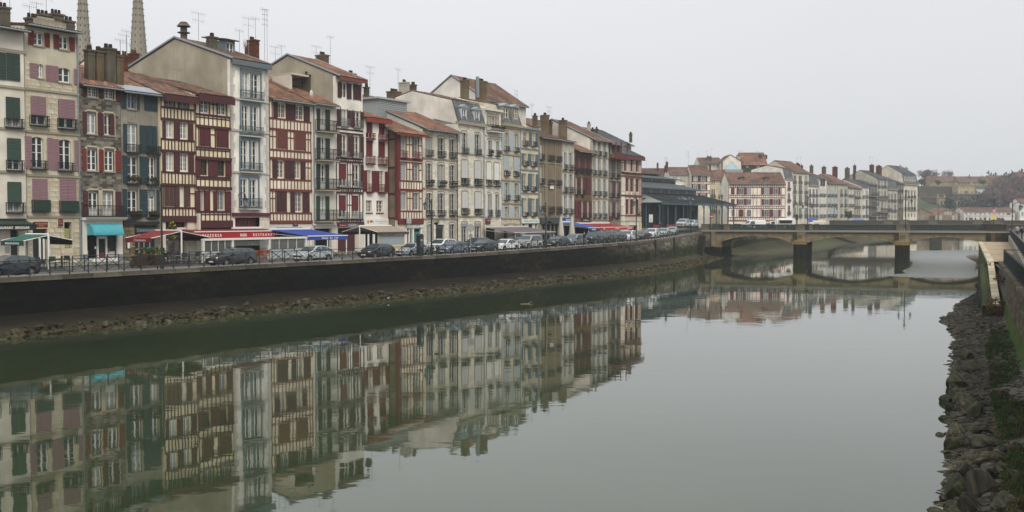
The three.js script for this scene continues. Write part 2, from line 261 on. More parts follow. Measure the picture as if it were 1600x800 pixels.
// ---------- houses ----------
function tileSlope(w, len, sd, pal, dx = 0.27, dy = 0.42) {   // canal tiles running down a slope, each tile its own tone
  const nx = Math.max(2, Math.round(w / dx)), ny = Math.max(2, Math.round(len / dy)), P = [], C = [], I = [], sub = 4, nc = nx * sub + 1;
  const prof = [0, 0.052, 0.07, 0.052];
  for (let j = 0; j <= ny; j++) for (let e = 0; e < (j === 0 || j === ny ? 1 : 2); e++) {
    const row = e ? j : j - 1, up = j === 0 ? 1 : e ? 1 : 0, jj = clamp(j === 0 ? 0 : row, 0, ny - 1);
    for (let i = 0; i < nc; i++) {
      const col = Math.min(nx - 1, Math.floor(i / sub)), h = hash2(col, jj, sd), b = fbm(col * 0.13, jj * 0.2, 512, 512, sd + 5, 3), a = pal[Math.floor(hash2(col, jj, sd + 1) * pal.length)], dirt = 0.55 + 0.9 * b;
      P.push(i / sub * w / nx, j * len / ny, prof[i % sub] * (0.85 + 0.3 * h) + (up ? 0.035 : 0) + 0.02 * (b - 0.5));
      C.push(a[0] * (0.8 + 0.4 * h) * dirt, a[1] * (0.8 + 0.4 * h) * dirt, a[2] * (0.85 + 0.3 * h) * dirt);
    }
  }
  const rows = P.length / 3 / nc; for (let j = 0; j < rows - 1; j++) for (let i = 0; i < nc - 1; i++) { const a = j * nc + i; I.push(a, a + 1, a + nc + 1, a, a + nc + 1, a + nc); }
  const g = new THREE.BufferGeometry(); g.setAttribute('position', new THREE.Float32BufferAttribute(P, 3)); g.setAttribute('color', new THREE.Float32BufferAttribute(C, 3)); g.setAttribute('uv', new THREE.Float32BufferAttribute(P.filter((_, i) => i % 3 < 2), 2)); g.setIndex(I); g.computeVertexNormals(); return g;
}
const PAL = {
  orange: [[0.21, 0.105, 0.066], [0.175, 0.092, 0.062], [0.235, 0.13, 0.085], [0.13, 0.085, 0.066]],
  rust: [[0.15, 0.086, 0.062], [0.125, 0.077, 0.058], [0.175, 0.105, 0.075], [0.10, 0.072, 0.058]],
  brown: [[0.10, 0.065, 0.048], [0.08, 0.058, 0.044], [0.12, 0.075, 0.055], [0.075, 0.06, 0.048]],
  slate: [[0.075, 0.083, 0.09], [0.065, 0.07, 0.078], [0.09, 0.096, 0.10]],
  zinc: [[0.30, 0.32, 0.33], [0.27, 0.29, 0.30]],
};
const slopeMat = (g, x, y, z, ang, back) => { g.rotateX(-Math.PI / 2 + ang); if (back) g.rotateY(Math.PI); g.translate(x, y, z); return g; };
function leafGeo(w, h) {   // louvred shutter leaf of w x h
  const g = [bx(0, 0, 0, 0.06, h, 0.04), bx(w - 0.06, 0, 0, w, h, 0.04), bx(0.06, 0, 0, w - 0.06, 0.08, 0.04), bx(0.06, h - 0.08, 0, w - 0.06, h, 0.04), bx(0.06, h * 0.5 - 0.04, 0, w - 0.06, h * 0.5 + 0.04, 0.04), bx(0.06, 0.08, 0.004, w - 0.06, h - 0.08, 0.016)];
  const n = Math.max(4, Math.round(h / 0.12)); for (let i = 0; i < n; i++) { const y = 0.1 + (h - 0.2) * (i + 0.5) / n; if (Math.abs(y - h / 2) > 0.05) { const s = bx(0.06, -0.035, 0, w - 0.06, 0.035, 0.012); s.rotateX(-0.5); s.translate(0, y, 0.022); g.push(s); } }
  return merge(g);
}
const leafCache = new Map();
function leaf(w, h) { const k = Math.round(w * 12) + '_' + Math.round(h * 8); if (!leafCache.has(k)) leafCache.set(k, leafGeo(Math.max(0.12, Math.round(w * 12) / 12), Math.max(0.3, Math.round(h * 8) / 8))); return leafCache.get(k); }
const railCache = new Map();
function railGeo(w, h, d) {
  const k = [w, h, d].map((v) => Math.round(v * 10)).join('_'); if (railCache.has(k)) return railCache.get(k);
  w = Math.round(w * 10) / 10; h = Math.round(h * 10) / 10; d = Math.round(d * 10) / 10;
  const g = [bx(-w / 2, -0.08, 0, w / 2, 0, d + 0.02), bx(-w / 2, h - 0.05, d - 0.04, w / 2, h, d), bx(-w / 2, 0.06, d - 0.03, w / 2, 0.09, d), bx(-w / 2, h - 0.05, 0, -w / 2 + 0.04, h, d - 0.04), bx(w / 2 - 0.04, h - 0.05, 0, w / 2, h, d - 0.04)];
  const n = Math.max(4, Math.round(w / 0.12)); for (let i = 0; i <= n; i++) { const x = lerp(-w / 2 + 0.015, w / 2 - 0.015, i / n); g.push(bx(x - 0.012, 0, d - 0.032, x + 0.012, h - 0.05, d - 0.008)); }
  for (let i = 0; i < n; i += 2) { const x = lerp(-w / 2, w / 2, (i + 1) / n), t = new THREE.TorusGeometry(Math.min(0.09, w / n * 0.8), 0.012, 4, 8); t.translate(x, h * 0.55, d - 0.02); g.push(t); }
  for (const x of [-w / 2 + 0.02, w / 2 - 0.02]) g.push(bx(x - 0.02, 0, 0.02, x + 0.02, h - 0.05, 0.05));
  const r = merge(g); railCache.set(k, r); return r;
}
const winCache = new Map();
function winGeo(w, h, style) {   // casement frame centred on x, foot at y = 0
  const k = style + [w, h].map((v) => Math.round(v * 12)).join('_'); if (winCache.has(k)) return winCache.get(k);
  w = Math.round(w * 12) / 12; h = Math.round(h * 12) / 12; const f = 0.075, b = 0.035;
  const g = [bx(-w / 2, 0, 0, -w / 2 + f, h, 0.07), bx(w / 2 - f, 0, 0, w / 2, h, 0.07), bx(-w / 2 + f, 0, 0, w / 2 - f, f + 0.02, 0.07), bx(-w / 2 + f, h - f, 0, w / 2 - f, h, 0.07), bx(-0.06, f, 0.004, 0.06, h - f, 0.075)];
  const rows = style === 'grid' ? Math.max(3, Math.round(h / 0.42)) : Math.max(2, Math.round(h / 0.62));
  for (let i = 1; i < rows; i++) { const y = lerp(0, h, i / rows); for (const s of [-1, 1]) g.push(bx(s > 0 ? 0.06 : -w / 2 + f, y - b / 2, 0.01, s > 0 ? w / 2 - f : -0.06, y + b / 2, 0.055)); }
  if (style === 'grid') for (const s of [-1, 1]) { const x = s * (w / 4); g.push(bx(x - b / 2, f, 0.01, x + b / 2, h - f, 0.055)); }
  if (style === 'french') for (const s of [-1, 1]) g.push(bx(s > 0 ? 0.06 : -w / 2 + f, f, 0.005, s > 0 ? w / 2 - f : -0.06, h * 0.3, 0.05));
  const r = merge(g); winCache.set(k, r); return r;
}
const flowerGeos = {};
function flowerBox(w, sd) {
  const g = [bx(-w / 2, 0, 0, w / 2, 0.16, 0.2)], cols = []; seed(sd); const n = Math.round(w * 45);
  const lf = []; for (let i = 0; i < n; i++) { const q = new THREE.TetrahedronGeometry(rr(0.04, 0.09)); q.rotateX(rr(0, 6)); q.rotateY(rr(0, 6)); q.translate(rr(-w / 2, w / 2), rr(0.08, 0.36), rr(0.02, 0.26)); const c = rnd() < 0.09 ? [0.3, 0.03, 0.03] : rnd() < 0.1 ? [0.4, 0.3, 0.3] : [0.03, 0.06 + 0.04 * rnd(), 0.015]; q.setAttribute('color', new THREE.Float32BufferAttribute(Array.from({ length: q.attributes.position.count }, () => c).flat(), 3)); lf.push(q); }
  return [merge(g), merge(lf)];
}
const mVC = VC(0.9), mSoffit = M('#4a3a30', 0.85), mLeafVC = VC(0.8, { side: THREE.DoubleSide });
const mTin = M('#7f868a', 0.5, { metalness: 0.3 });

const FAC = frame(32, -67);
let houseNo = 0;
function house(S) {
  const id = ++houseNo; seed(1000 + id * 37); const F = (S.fr || FAC).shift(S.out || 0), [pa, pb] = S.x, s0 = F.loc(pa, 342).s + 0.004, s1 = F.loc(pb, 342).s - 0.004, w = s1 - s0, base = S.base !== undefined ? S.base : hStreet((s0 + s1) / 2);
  const g = thing(S.n || 'town_house', S.label, S.cat || 'house', F.pos(s0, base), F.turn, S.group), xc = (pa + pb) / 2, D = S.D || 13;
  const L = (px, py) => { const q = F.loc(px, py); return [q.s - s0, q.y - base]; }, Lz = (px, py, back) => { const q = F.shift(-back).loc(px, py); return [q.s - s0, q.y - base]; };
  const eave = L(xc, S.eave)[1], rise = S.rise ?? 2.3, low = -1.5;
  const H = { g, F, s0, w, base, eave, L, Lz, D };
  const uvo = [rnd() * 6, rnd() * 6], off = (q) => { const u = q.attributes.uv; for (let i = 0; i < u.count; i++) u.setXY(i, u.getX(i) + uvo[0], u.getY(i) + uvo[1]); return q; };
  // window rows to local rectangles
  const wins = [], shut = [], balc = [];
  for (const R of S.rows || []) {
    const ref = R.w && R.w[0] ? (R.w[0][0] + R.w[0][1]) / 2 : R.s ? (R.s[0][0] + R.s[0][1]) / 2 : xc, yt = L(ref, R.y[0])[1], yb = L(ref, R.y[1])[1], mid = (R.y[0] + R.y[1]) / 2;
    for (const q of R.w || []) {
      const x0 = L(q[0], mid)[0], x1 = L(q[1], mid)[0]; wins.push({ x0: Math.min(x0, x1), x1: Math.max(x0, x1), y0: yb, y1: yt, k: q[2] || 'w', R });
      if (R.b) balc.push({ x0, x1, y0: L(ref, R.b[1])[1], y1: L(ref, R.b[0])[1], R, k: q[3] });
    }
    for (const q of R.s || []) shut.push({ x0: L(q[0], mid)[0], x1: L(q[1], mid)[0], y0: yb - 0.03, y1: yt + 0.03, R });
    if (R.lb) { const x0 = L(R.lb[0], mid)[0], x1 = L(R.lb[1], mid)[0]; balc.push({ x0, x1, y0: L(ref, R.lb[3])[1], y1: L(ref, R.lb[2])[1], R, long: 1 }); }
  }
  if (S.holes) for (const q of S.holes) { const a = L(q[0], q[3]), b = L(q[2], q[1]); wins.push({ x0: a[0], x1: b[0], y0: a[1], y1: b[1], k: 'hole', R: {} }); }
  // front wall with its openings, then side and back walls
  const sh = new THREE.Shape(); const frontGable = S.roof === 'front';
  sh.moveTo(0, low); sh.lineTo(w, low); sh.lineTo(w, eave); if (frontGable) sh.lineTo(w * (S.apex || 0.5), eave + rise); sh.lineTo(0, eave); sh.closePath();
  const cut = S.far ? [] : wins.filter((q) => q.k !== 'c' && q.x0 > 0.02 && q.x1 < w - 0.02 && q.y1 < eave - 0.02);
  for (const q of cut) { const p = new THREE.Path(), arch = S.arch && q.k !== 'hole' ? 0.13 : 0; p.moveTo(q.x0, q.y0); p.lineTo(q.x0, q.y1 - arch); if (arch) p.quadraticCurveTo((q.x0 + q.x1) / 2, q.y1 + arch, q.x1, q.y1 - arch); else p.lineTo(q.x1, q.y1); p.lineTo(q.x1, q.y0); p.closePath(); sh.holes.push(p); }
  const front = new THREE.ExtrudeGeometry(sh, { depth: 0.32, bevelEnabled: false, curveSegments: 5 }); front.translate(0, 0, -0.32);
  const sidePts = frontGable ? [[0, low], [D, low], [D, eave], [0, eave]] : [[0.32, low], [D, low], [D, eave], [D / 2, eave + rise], [0.32, eave + rise * 0.64 / D]];
  const side = () => { const q = prism(sidePts, 0.3); q.rotateY(Math.PI / 2); return q; };
  const sl = side(), sr = side(); sr.translate(w - 0.3, 0, 0);
  mesh('wall', off(ni(front)), S.wall, g); mesh('back_wall', off(bx(0.3, low, -D, w - 0.3, eave, -D + 0.3)), S.wall, g);
  mesh('side_wall', off(sl), S.side || S.wall, g); mesh('side_wall', off(sr), S.side || S.wall, g);
  box('interior', 0.31, 0, -1.25, w - 0.31, eave - 0.1, -1.2, mInterior, g);
  // roof
  const pal = PAL[S.pal || 'rust'];
  if (S.roof === 'flat') { box('cornice', -0.02, eave, -D, w + 0.02, eave + 0.25, 0.35, S.trim || mStoneTrim, g); }
  else if (S.roof === 'mansard') {
    const mh = S.mh || 2.6, ins = S.ins || 0.9, ang = Math.atan2(mh, ins), len = Math.hypot(mh, ins);
    const slab = new THREE.BoxGeometry(w, len, 0.12); const uu = slab.attributes.uv; for (let i = 0; i < uu.count; i++) uu.setXY(i, uu.getX(i) * w, uu.getY(i) * len);
    slab.rotateX(-Math.PI / 2 + ang); slab.translate(w / 2, eave + 0.3 + mh / 2, -ins / 2 + 0.1); mesh('mansard_slope', slab, M('#6a7073', 0.7, { map: T.slate }), g);
    const mw = (x) => { const q = prism([[0, eave], [D, eave], [D - ins, eave + mh + 0.3], [D / 2, eave + mh + 0.3 + rise], [ins, eave + mh + 0.3]], 0.28); q.rotateY(Math.PI / 2); q.translate(x, 0, 0); return q; };
    mesh('party_wall', off(mw(0)), S.side || S.wall, g); mesh('party_wall', off(mw(w - 0.28)), S.side || S.wall, g);
    const run = D / 2 - ins, a2 = Math.atan2(rise, run), l2 = Math.hypot(rise, run) + 0.15;
    mesh('roof', merge([slopeMat(tileSlope(w, l2, id, pal), 0, eave + mh + 0.34, -ins + 0.12, a2), slopeMat(tileSlope(w, l2, id + 9, pal), w, eave + mh + 0.34, -D + ins - 0.12, a2, true)]), mRoof, g);
    box('cornice', -0.02, eave - 0.02, -0.3, w + 0.02, eave + 0.3, 0.34, S.trim || mStoneTrim, g);
    if (S.dent) for (let i = 0, n = Math.round(w / 0.45); i < n; i++) { const x = (i + 0.5) * w / n; box('cornice_block', x - 0.1, eave - 0.24, 0.002, x + 0.1, eave - 0.022, 0.26, S.trim || mStoneTrim, g); }
  } else if (frontGable) {
    const ap = w * (S.apex || 0.5); for (const [run, back] of [[ap, 0], [w - ap, 1]]) {
      const a = Math.atan2(rise, run), len = Math.hypot(rise, run) + 0.25, q = tileSlope(D + 0.5, len, id + back, pal); q.rotateX(-Math.PI / 2 + a); q.rotateY(back ? Math.PI / 2 : -Math.PI / 2);
      q.translate(back ? w + 0.24 : -0.24, eave - 0.2 * Math.tan(a) + 0.02, back ? 0.25 : -D - 0.25); mesh('roof', q, mRoof, g);
    }
  } else {
    const ov = S.ov ?? 0.55, run = D / 2 + ov, sl2 = rise / (D / 2), a = Math.atan(sl2), len = run / Math.cos(a) + 0.05, y0 = eave - ov * sl2 + 0.14, xo = S.xo ?? 0.04;
    mesh('roof', merge([slopeMat(tileSlope(w + xo * 2, len, id, pal), -xo, y0, ov, a), slopeMat(tileSlope(w + xo * 2, len, id + 9, pal), w + xo, y0, -D - ov, a, true)]), mRoof, g);
    const deck = (back) => { const q = new THREE.BoxGeometry(w + xo * 2 - 0.02, len, 0.1); q.translate((w + xo * 2) / 2, len / 2, -0.055); return slopeMat(q, back ? w + xo : -xo, y0, back ? -D - ov : ov, a, back); };
    mesh('roof_deck', merge([deck(false), deck(true)]), S.soffit || mSoffit, g);
    if (S.fascia) box('fascia_board', -xo - 0.02, y0 - (S.fh || 0.26), ov - 0.02, w + xo + 0.02, y0 - 0.02, ov + 0.05, S.fascia, g); else { const q = new THREE.CylinderGeometry(0.07, 0.07, w + xo * 2, 8); q.rotateZ(Math.PI / 2); mesh('gutter', q, S.gutter || mTin, g, [w / 2, y0 - 0.05, ov + 0.06]); }
    if (S.verge) { const q = []; for (const back of [false, true]) { const v = new THREE.BoxGeometry(0.16, len, 0.14); v.translate(0.0, len / 2, 0.06); q.push(slopeMat(v, back ? w + xo : -xo, y0, back ? -D - ov : ov, a, back)); const v2 = new THREE.BoxGeometry(0.16, len, 0.14); v2.translate(w + xo * 2, len / 2, 0.06); q.push(slopeMat(v2, back ? w + xo : -xo, y0, back ? -D - ov : ov, a, back)); } mesh('roof_verge', merge(q), mZinc, g); }
    H.roofY = (back) => eave + sl2 * (D / 2 - Math.abs(back - D / 2));
  }
  // windows
  const fm = S.frame || mWhite, sm = S.sh || mWhite;
  for (const q of wins) {
    if (q.k === 'hole' || q.k === 'g') continue; const ww = q.x1 - q.x0, hh = q.y1 - q.y0, cx = (q.x0 + q.x1) / 2, z = S.far ? 0.012 : -0.2;
    if (q.k === 'c') { for (const i of [0, 1]) { const l = mesh('shutter', leaf(ww / 2 - 0.02, hh), q.R.sm || sm, g, [q.x0 + i * (ww / 2) + 0.01, q.y0, 0.03]); } continue; }
    const wn = mesh('window', winGeo(ww, hh, q.R.st || S.st || ''), q.R.fm || fm, g, [cx, q.y0, z]);
    const r = rnd(); const pn = box('pane', -ww / 2 + 0.02, 0.02, 0.012, ww / 2 - 0.02, hh - 0.02, 0.03, S.far ? (r < 0.75 ? mPaneFar : mCurtain) : r < 0.5 ? mPane : r < 0.8 ? mPane2 : mCurtain, wn); if (q.k === 'd') pn.material = mDark;
    if (!S.nosill) box('sill', -ww / 2 - 0.06, -0.1, 0.1, ww / 2 + 0.06, -0.002, (S.far ? 0.12 : 0.3), S.sillM || mStoneTrim, wn);
    if (q.k === 'b' || q.k === 'B') { const t = q.k === 'b' ? 0.68 : 0.95, n = 9, bl = []; for (let i = 0; i < n; i++) bl.push(bx(-ww / 2 + 0.01, hh * (1 - t * (i + 1) / n) + 0.006, 0.085, ww / 2 - 0.01, hh * (1 - t * i / n), 0.11)); mesh('roller_blind', merge(bl), S.blind || sm, wn); }
    if (S.surr) { const e = 0.16, z0 = 0.202 - (S.far ? 0.2 : 0), z1 = z0 + 0.035; mesh('surround', merge([bx(-ww / 2 - e, -0.1, z0, -ww / 2 - 0.002, hh + e, z1), bx(ww / 2 + 0.002, -0.1, z0, ww / 2 + e, hh + e, z1), bx(-ww / 2, hh + 0.14, z0, ww / 2, hh + e + 0.1, z1)]), S.surr, wn); }
  }
  for (const q of shut) { const ww = q.x1 - q.x0; const m = mesh('shutter', leaf(ww, q.y1 - q.y0), q.R.sm || sm, g, [q.x0, q.y0, 0.035 + 0.02 * rnd()]); m.rotation.y = rr(-0.05, 0.05); }
  for (const q of balc) {
    const ww = q.x1 - q.x0, hh = Math.max(0.5, q.y1 - q.y0), cx = (q.x0 + q.x1) / 2, dp = q.long ? (q.R.bd || 0.55) : (q.R.bd || 0.28);
    const b = mesh('balcony', railGeo(ww + (q.long ? 0 : 0.24), hh, dp), q.R.bm || S.bm || mIron, g, [cx, q.y0, 0.01]);
    if (q.R.cover) box('balcony_cover', -ww / 2 - 0.1, 0.05, dp + 0.003, ww / 2 + 0.1, hh - 0.05, dp + 0.02, q.R.cover, b);
    if (q.R.fl) { const [a, lf] = flowerBox(ww, id * 50 + Math.round(cx * 10)); const fbm_ = mesh('flower_box', a, M('#4a2f22', 0.9), b, [0, hh * 0.45, dp + 0.01]); lf.translate(0, hh * 0.45, dp + 0.01); const fo = mesh('flowers', lf, mLeafVC, b); fo.userData.kind = 'stuff'; fbm_.userData = {}; }
    if (q.long || q.R.slab) box('balcony_slab', -ww / 2 - 0.05, -0.2, 0.0, ww / 2 + 0.05, -0.085, dp + 0.06, S.trim || mStoneTrim, b);
  }
  for (const py of S.str || []) { const y = L(xc, py)[1]; box('string_course', -0.0, y - 0.08, 0.002, w, y + 0.08, 0.11, S.trim || mStoneTrim, g); }
  // timber frame
  if (S.t) {
    const tm = S.t.m, hit = (x0, x1, y0, y1) => wins.some((q) => x1 > q.x0 - 0.02 && x0 < q.x1 + 0.02 && y1 > q.y0 + 0.02 && y0 < q.y1 - 0.02) || shut.some((q) => x1 > q.x0 && x0 < q.x1 && y1 > q.y0 + 0.05 && y0 < q.y1 - 0.05);
    for (const b of S.t.beams) { const py = b[0] ?? b, th = b[1] || 0.16, out = b[2] || 0.05, y = L(xc, py)[1]; box('timber', 0.0, y - th / 2, 0.002, w, y + th / 2, out, tm, g).rotation.z = th < 0.2 ? rr(-0.004, 0.004) : 0; }
    for (const [ya, yb, n, wd] of S.t.studs) {
      const y1 = L(xc, ya)[1] - 0.08, y0 = L(xc, yb)[1] + 0.08, sw = wd || 0.095;
      if (n <= 8 && !S.far) {
        const occ = [...wins.filter((q) => q.k !== 'hole'), ...shut].filter((q) => y1 > q.y0 + 0.05 && y0 < q.y1 - 0.05).map((q) => [q.x0 - 0.05, q.x1 + 0.05]).sort((p, q) => p[0] - q[0]); let x = 0;
        for (const [p, q] of [...occ, [w, w]]) { const gap = p - x; if (gap > 0.22) { const m = Math.max(1, Math.round(gap / 0.5)); for (let i = 0; i <= m; i++) { const c = lerp(x + sw / 2, p - sw / 2, i / m) + rr(-0.02, 0.02); if (m === 1 && gap < 0.45 && i) continue; const o = box('timber', c - sw / 2, y0, 0.002, c + sw / 2, y1, 0.034, tm, g); o.rotation.z = rr(-0.01, 0.01); } if (gap > 0.6) box('timber', x + sw, (y0 + y1) / 2 - 0.05 + 0.25, 0.002, p - sw, (y0 + y1) / 2 + 0.05 + 0.25, 0.03, tm, g); } x = Math.max(x, q); }
        continue;
      }
      for (let i = 0; i <= n; i++) { const x = lerp(sw / 2, w - sw / 2, i / n) + (i > 0 && i < n ? rr(-0.05, 0.05) : 0); if (!hit(x - sw / 2, x + sw / 2, y0, y1)) { const m = box('timber', x - sw / 2, y0, 0.002, x + sw / 2, y1, 0.036, tm, g); m.rotation.z = rr(-0.012, 0.012); } }
    }
    if (S.t.jambs !== false) for (const q of wins.filter((q) => q.k !== 'hole')) for (const x of [q.x0 - 0.07, q.x1 + 0.07]) if (x > 0.1 && x < w - 0.1) box('timber', x - 0.045, q.y0 - 0.1, 0.002, x + 0.045, q.y1 + 0.1, 0.03, tm, g);
  }
  for (const px of S.pipe || []) { const x = L(px, (S.eave + 340) / 2)[0], q = new THREE.CylinderGeometry(0.06, 0.06, eave - 0.2, 8); mesh('downpipe', q, S.pipeM || mTin, g, [clamp(x, 0.1, w - 0.1), (eave - 0.2) / 2, 0.09]); }
  // chimneys [px0, px1, yTop, back, material, pots]
  for (const [a, b, yt, back, mt, pots, dz, yb] of S.ch || []) chimney(H, a, b, yt, back, mt, pots, dz, yb);
  for (const [px, yt, back, kind, yb] of S.ant || []) antenna(H, px, yt, back, kind, yb);
  return H;
}
const mChim = M('#7a6a56', 0.95, { map: T.grime }), mChimBrick = M('#8a4a38', 0.95, { map: T.brick }), mChimWhite = M('#b9b5aa', 0.95, { map: T.stucco }), mChimTan = M('#857760', 0.95, { map: T.grime }), mChimGrey = M('#6f6a5f', 0.95, { map: T.grime }), mPot = M('#4a4138', 0.95, { map: T.rock }), mPotRed = M('#7b4636', 0.9, { map: T.grime });
function chimney(H, a, b, yt, back, mt, pots = 2, dz = 0.9, yb) {
  const B = H.Lz(b, yt, back); let A = H.Lz(a, yt, back + dz); while (B[0] - A[0] < 0.55 && dz > 0.45) { dz -= 0.1; A = H.Lz(a, yt, back + dz); } if (B[0] - A[0] < 0.45) A[0] = B[0] - 0.45; const top = B[1], bot = yb ? H.Lz(b, yb, back)[1] : (H.roofY ? Math.min(H.roofY(Math.min(back, H.D)), top - 0.6) - 0.7 : H.eave), cap = 0.14, ph = pots ? 0.34 : 0.0, w = B[0] - A[0], y1 = top - ph;
  const uv = (q) => { const p = q.attributes.position, n = q.attributes.normal, u = q.attributes.uv; for (let i = 0; i < p.count; i++) u.setXY(i, Math.abs(n.getX(i)) > 0.5 ? p.getZ(i) : p.getX(i), p.getY(i)); return q; };
  const c = mesh('chimney', uv(merge([bx(0, bot, -dz, w, y1 - cap, 0), bx(-0.07, y1 - cap, -dz - 0.07, w + 0.07, y1, 0.07), bx(-0.03, y1 - cap - 0.3, -dz - 0.03, w + 0.03, y1 - cap - 0.22, 0.03)])), mt || mChim, H.g, [A[0], 0, -back]);
  for (let i = 0; i < pots; i++) { const r = Math.min(0.2, w / pots * 0.42), q = new THREE.CylinderGeometry(r * 0.85, r, ph, 9); mesh('chimney_pot', q, mt === mChimBrick ? mPotRed : mPot, c, [(i + 0.5) * w / pots, y1 + ph / 2, -dz / 2]); }
  return c;
}
const mAnt = M('#85888a', 0.5, { metalness: 0.4 });
function antenna(H, px, yt, back, kind = 0, yb) {
  const A = H.Lz(px, yt, back), top = A[1], bot = yb ? H.Lz(px, yb, back)[1] : H.eave + 0.5, g = [bar([0, bot, 0], [0, top, 0], 0.02, 5)], L1 = kind === 1 ? 0.9 : 1.3;
  const boom = (y, len, n, sp, ax) => { g.push(bar([-len / 2, y, 0], [len / 2, y, 0], 0.012, 4)); for (let i = 0; i < n; i++) { const x = lerp(-len / 2, len / 2, i / (n - 1)); g.push(ax ? bar([x, y - sp, 0], [x, y + sp, 0], 0.008, 4) : bar([x, y, -sp], [x, y, sp], 0.008, 4)); } };
  if (kind === 2) { for (let i = 0; i < 4; i++) g.push(bar([-0.6, top - 0.1 - i * 0.5, 0], [0.15, top - 0.1 - i * 0.5, 0], 0.02, 4), bar([-0.6, top - 0.25 - i * 0.5, 0], [-0.6, top + 0.05 - i * 0.5, 0], 0.015, 4)); }
  else { boom(top - 0.05, L1 * 1.2, 7, 0.2, true); if (kind !== 1) boom(top - 0.7, L1, 5, 0.32, true); }
  return mesh('antenna', merge(g), mAnt, H.g, [A[0], 0, -back]);
}
function dish(H, px, py, back, r = 0.35) { const A = H.Lz(px, py, back), q = new THREE.SphereGeometry(r * 1.6, 14, 5, 0, 6.29, 0, 0.66); q.rotateX(Math.PI / 2); q.translate(0, 0, -r * 1.3); const m = mesh('satellite_dish', merge([q, bar([0, 0, 0], [0, -0.5, -0.2], 0.03), bar([0, -0.2, 0.15], [0, 0, 0.45], 0.015)]), M('#c4c4c0', 0.5, { side: THREE.DoubleSide }), H.g, [A[0], A[1], -back]); m.rotation.y = 0.35; }
function dormer(H, x0, x1, yt, yb, back, o = {}) {   // px box of the dormer front
  const A = H.Lz(x0, yb, back), B = H.Lz(x1, yt, back), w = B[0] - A[0], h = B[1] - A[1], d = o.d || 1.8;
  const b = mesh('dormer', merge([bx(0, -0.3, -d, 0.12, h, 0), bx(w - 0.12, -0.3, -d, w, h, 0), bx(0.12, h - 0.14, -0.1, w - 0.12, h, 0), bx(0.12, -0.3, -0.1, w - 0.12, 0.06, 0)]), o.m || mWhite, H.g, [A[0], A[1], -back]);
  const wn = mesh('window', winGeo(w - 0.24, h - 0.2, ''), mWhite, b, [w / 2, 0.06, -0.16]); wn.scale.z = 0.8; box('pane', -w / 2 + 0.14, 0.02, 0.01, w / 2 - 0.14, h - 0.22, 0.03, mPane2, b).position.set(w / 2, h / 2, -0.16);
  if (o.ped) { const q = prism([[-0.12, 0], [w + 0.12, 0], [w + 0.12, 0.1], [w / 2, 0.42], [-0.12, 0.1]], d + 0.12); q.translate(0, h, -d); mesh('dormer_roof', q, o.rm || mZinc, b); } else { const q = bx(-0.25, 0, -d - 0.3, w + 0.25, 0.1, 0.3); q.rotateX(o.tilt || 0.12); q.translate(0, h + 0.02, 0); mesh('dormer_roof', q, o.rm || mZinc, b); }
  return b;
}
// a piece of a front, from pixel corners on the facade, standing z0..z1 proud
function P(H, name, x0, yt, x1, yb, z0, z1, mat, parent) { const ym = (yt + yb) / 2, A = H.L(x0, ym), B = H.L(x1, ym), xm = (x0 + x1) / 2, m = box(name, A[0], H.L(xm, yb)[1], z0, B[0], H.L(xm, yt)[1], z1, mat, parent || H.g); m.wh = [B[0] - A[0], m.scale.y]; return m; }
function sign(H, x0, yt, x1, yb, z, hex, lines, fg, bg, font, draw) { const m = P(H, 'sign', x0, yt, x1, yb, 0.003, z, M(hex, 0.7)); const [w, h] = m.wh; const p = mesh('lettering', new THREE.PlaneGeometry(w * 0.99, h * 0.96), textPanel(w, h, lines, fg, bg, font, draw), H.g, [m.position.x, m.position.y, z + 0.004]); return m; }
// ---------- the row of houses along the quay, left to right ----------
const wCream = M('#e4dfd4', 0.92, { map: T.stucco }), wStoneA = M('#c9c3b1', 0.95, { map: T.stucco }), wStone = M('#e2ded4', 0.93, { map: T.ashlar }), wWhite = M('#eeebe4', 0.9, { map: T.stucco }), wGrey = M('#a19e95', 0.95, { map: T.grime }), wSchist = M('#86827a', 0.95, { map: T.schist });
const wGable = M('#a9a292', 0.95, { map: T.stucco }), wYellow = M('#d9cca4', 0.92, { map: T.stucco }), wOld = M('#ada188', 0.95, { map: T.grime }), wBrown = M('#86735c', 0.95, { map: T.grime }), wStoneG = M('#c3bfb3', 0.93, { map: T.ashlar }), wGableWhite = M('#e2dfd8', 0.92, { map: T.stucco });
const cGreen = M('#2b3f36', 0.7), cGreenB = M('#31483a', 0.7), cRed = M('#7e1f20', 0.7), cMauve = M('#87696e', 0.75), cMaroon = M('#5f2429', 0.72), cTeal = M('#22373d', 0.7), cWine = M('#6a1f28', 0.72), cWineDark = M('#54232a', 0.75), cBrownSh = M('#4d332f', 0.8), cRust = M('#843c33', 0.75), cBlueGrey = M('#66787f', 0.6), cPale = M('#a8b4ba', 0.6), cPaleW = M('#c3c4c0', 0.6), cDark = M('#26302f', 0.7), cGreySh = M('#6d7878', 0.65), cPink = M('#a5666a', 0.7), fRedBr = M('#8f2f2a', 0.75);
const fBlue = M('#8894a0', 0.55), fGrey = M('#a9abaa', 0.55), fCreamW = M('#cfcabc', 0.55);

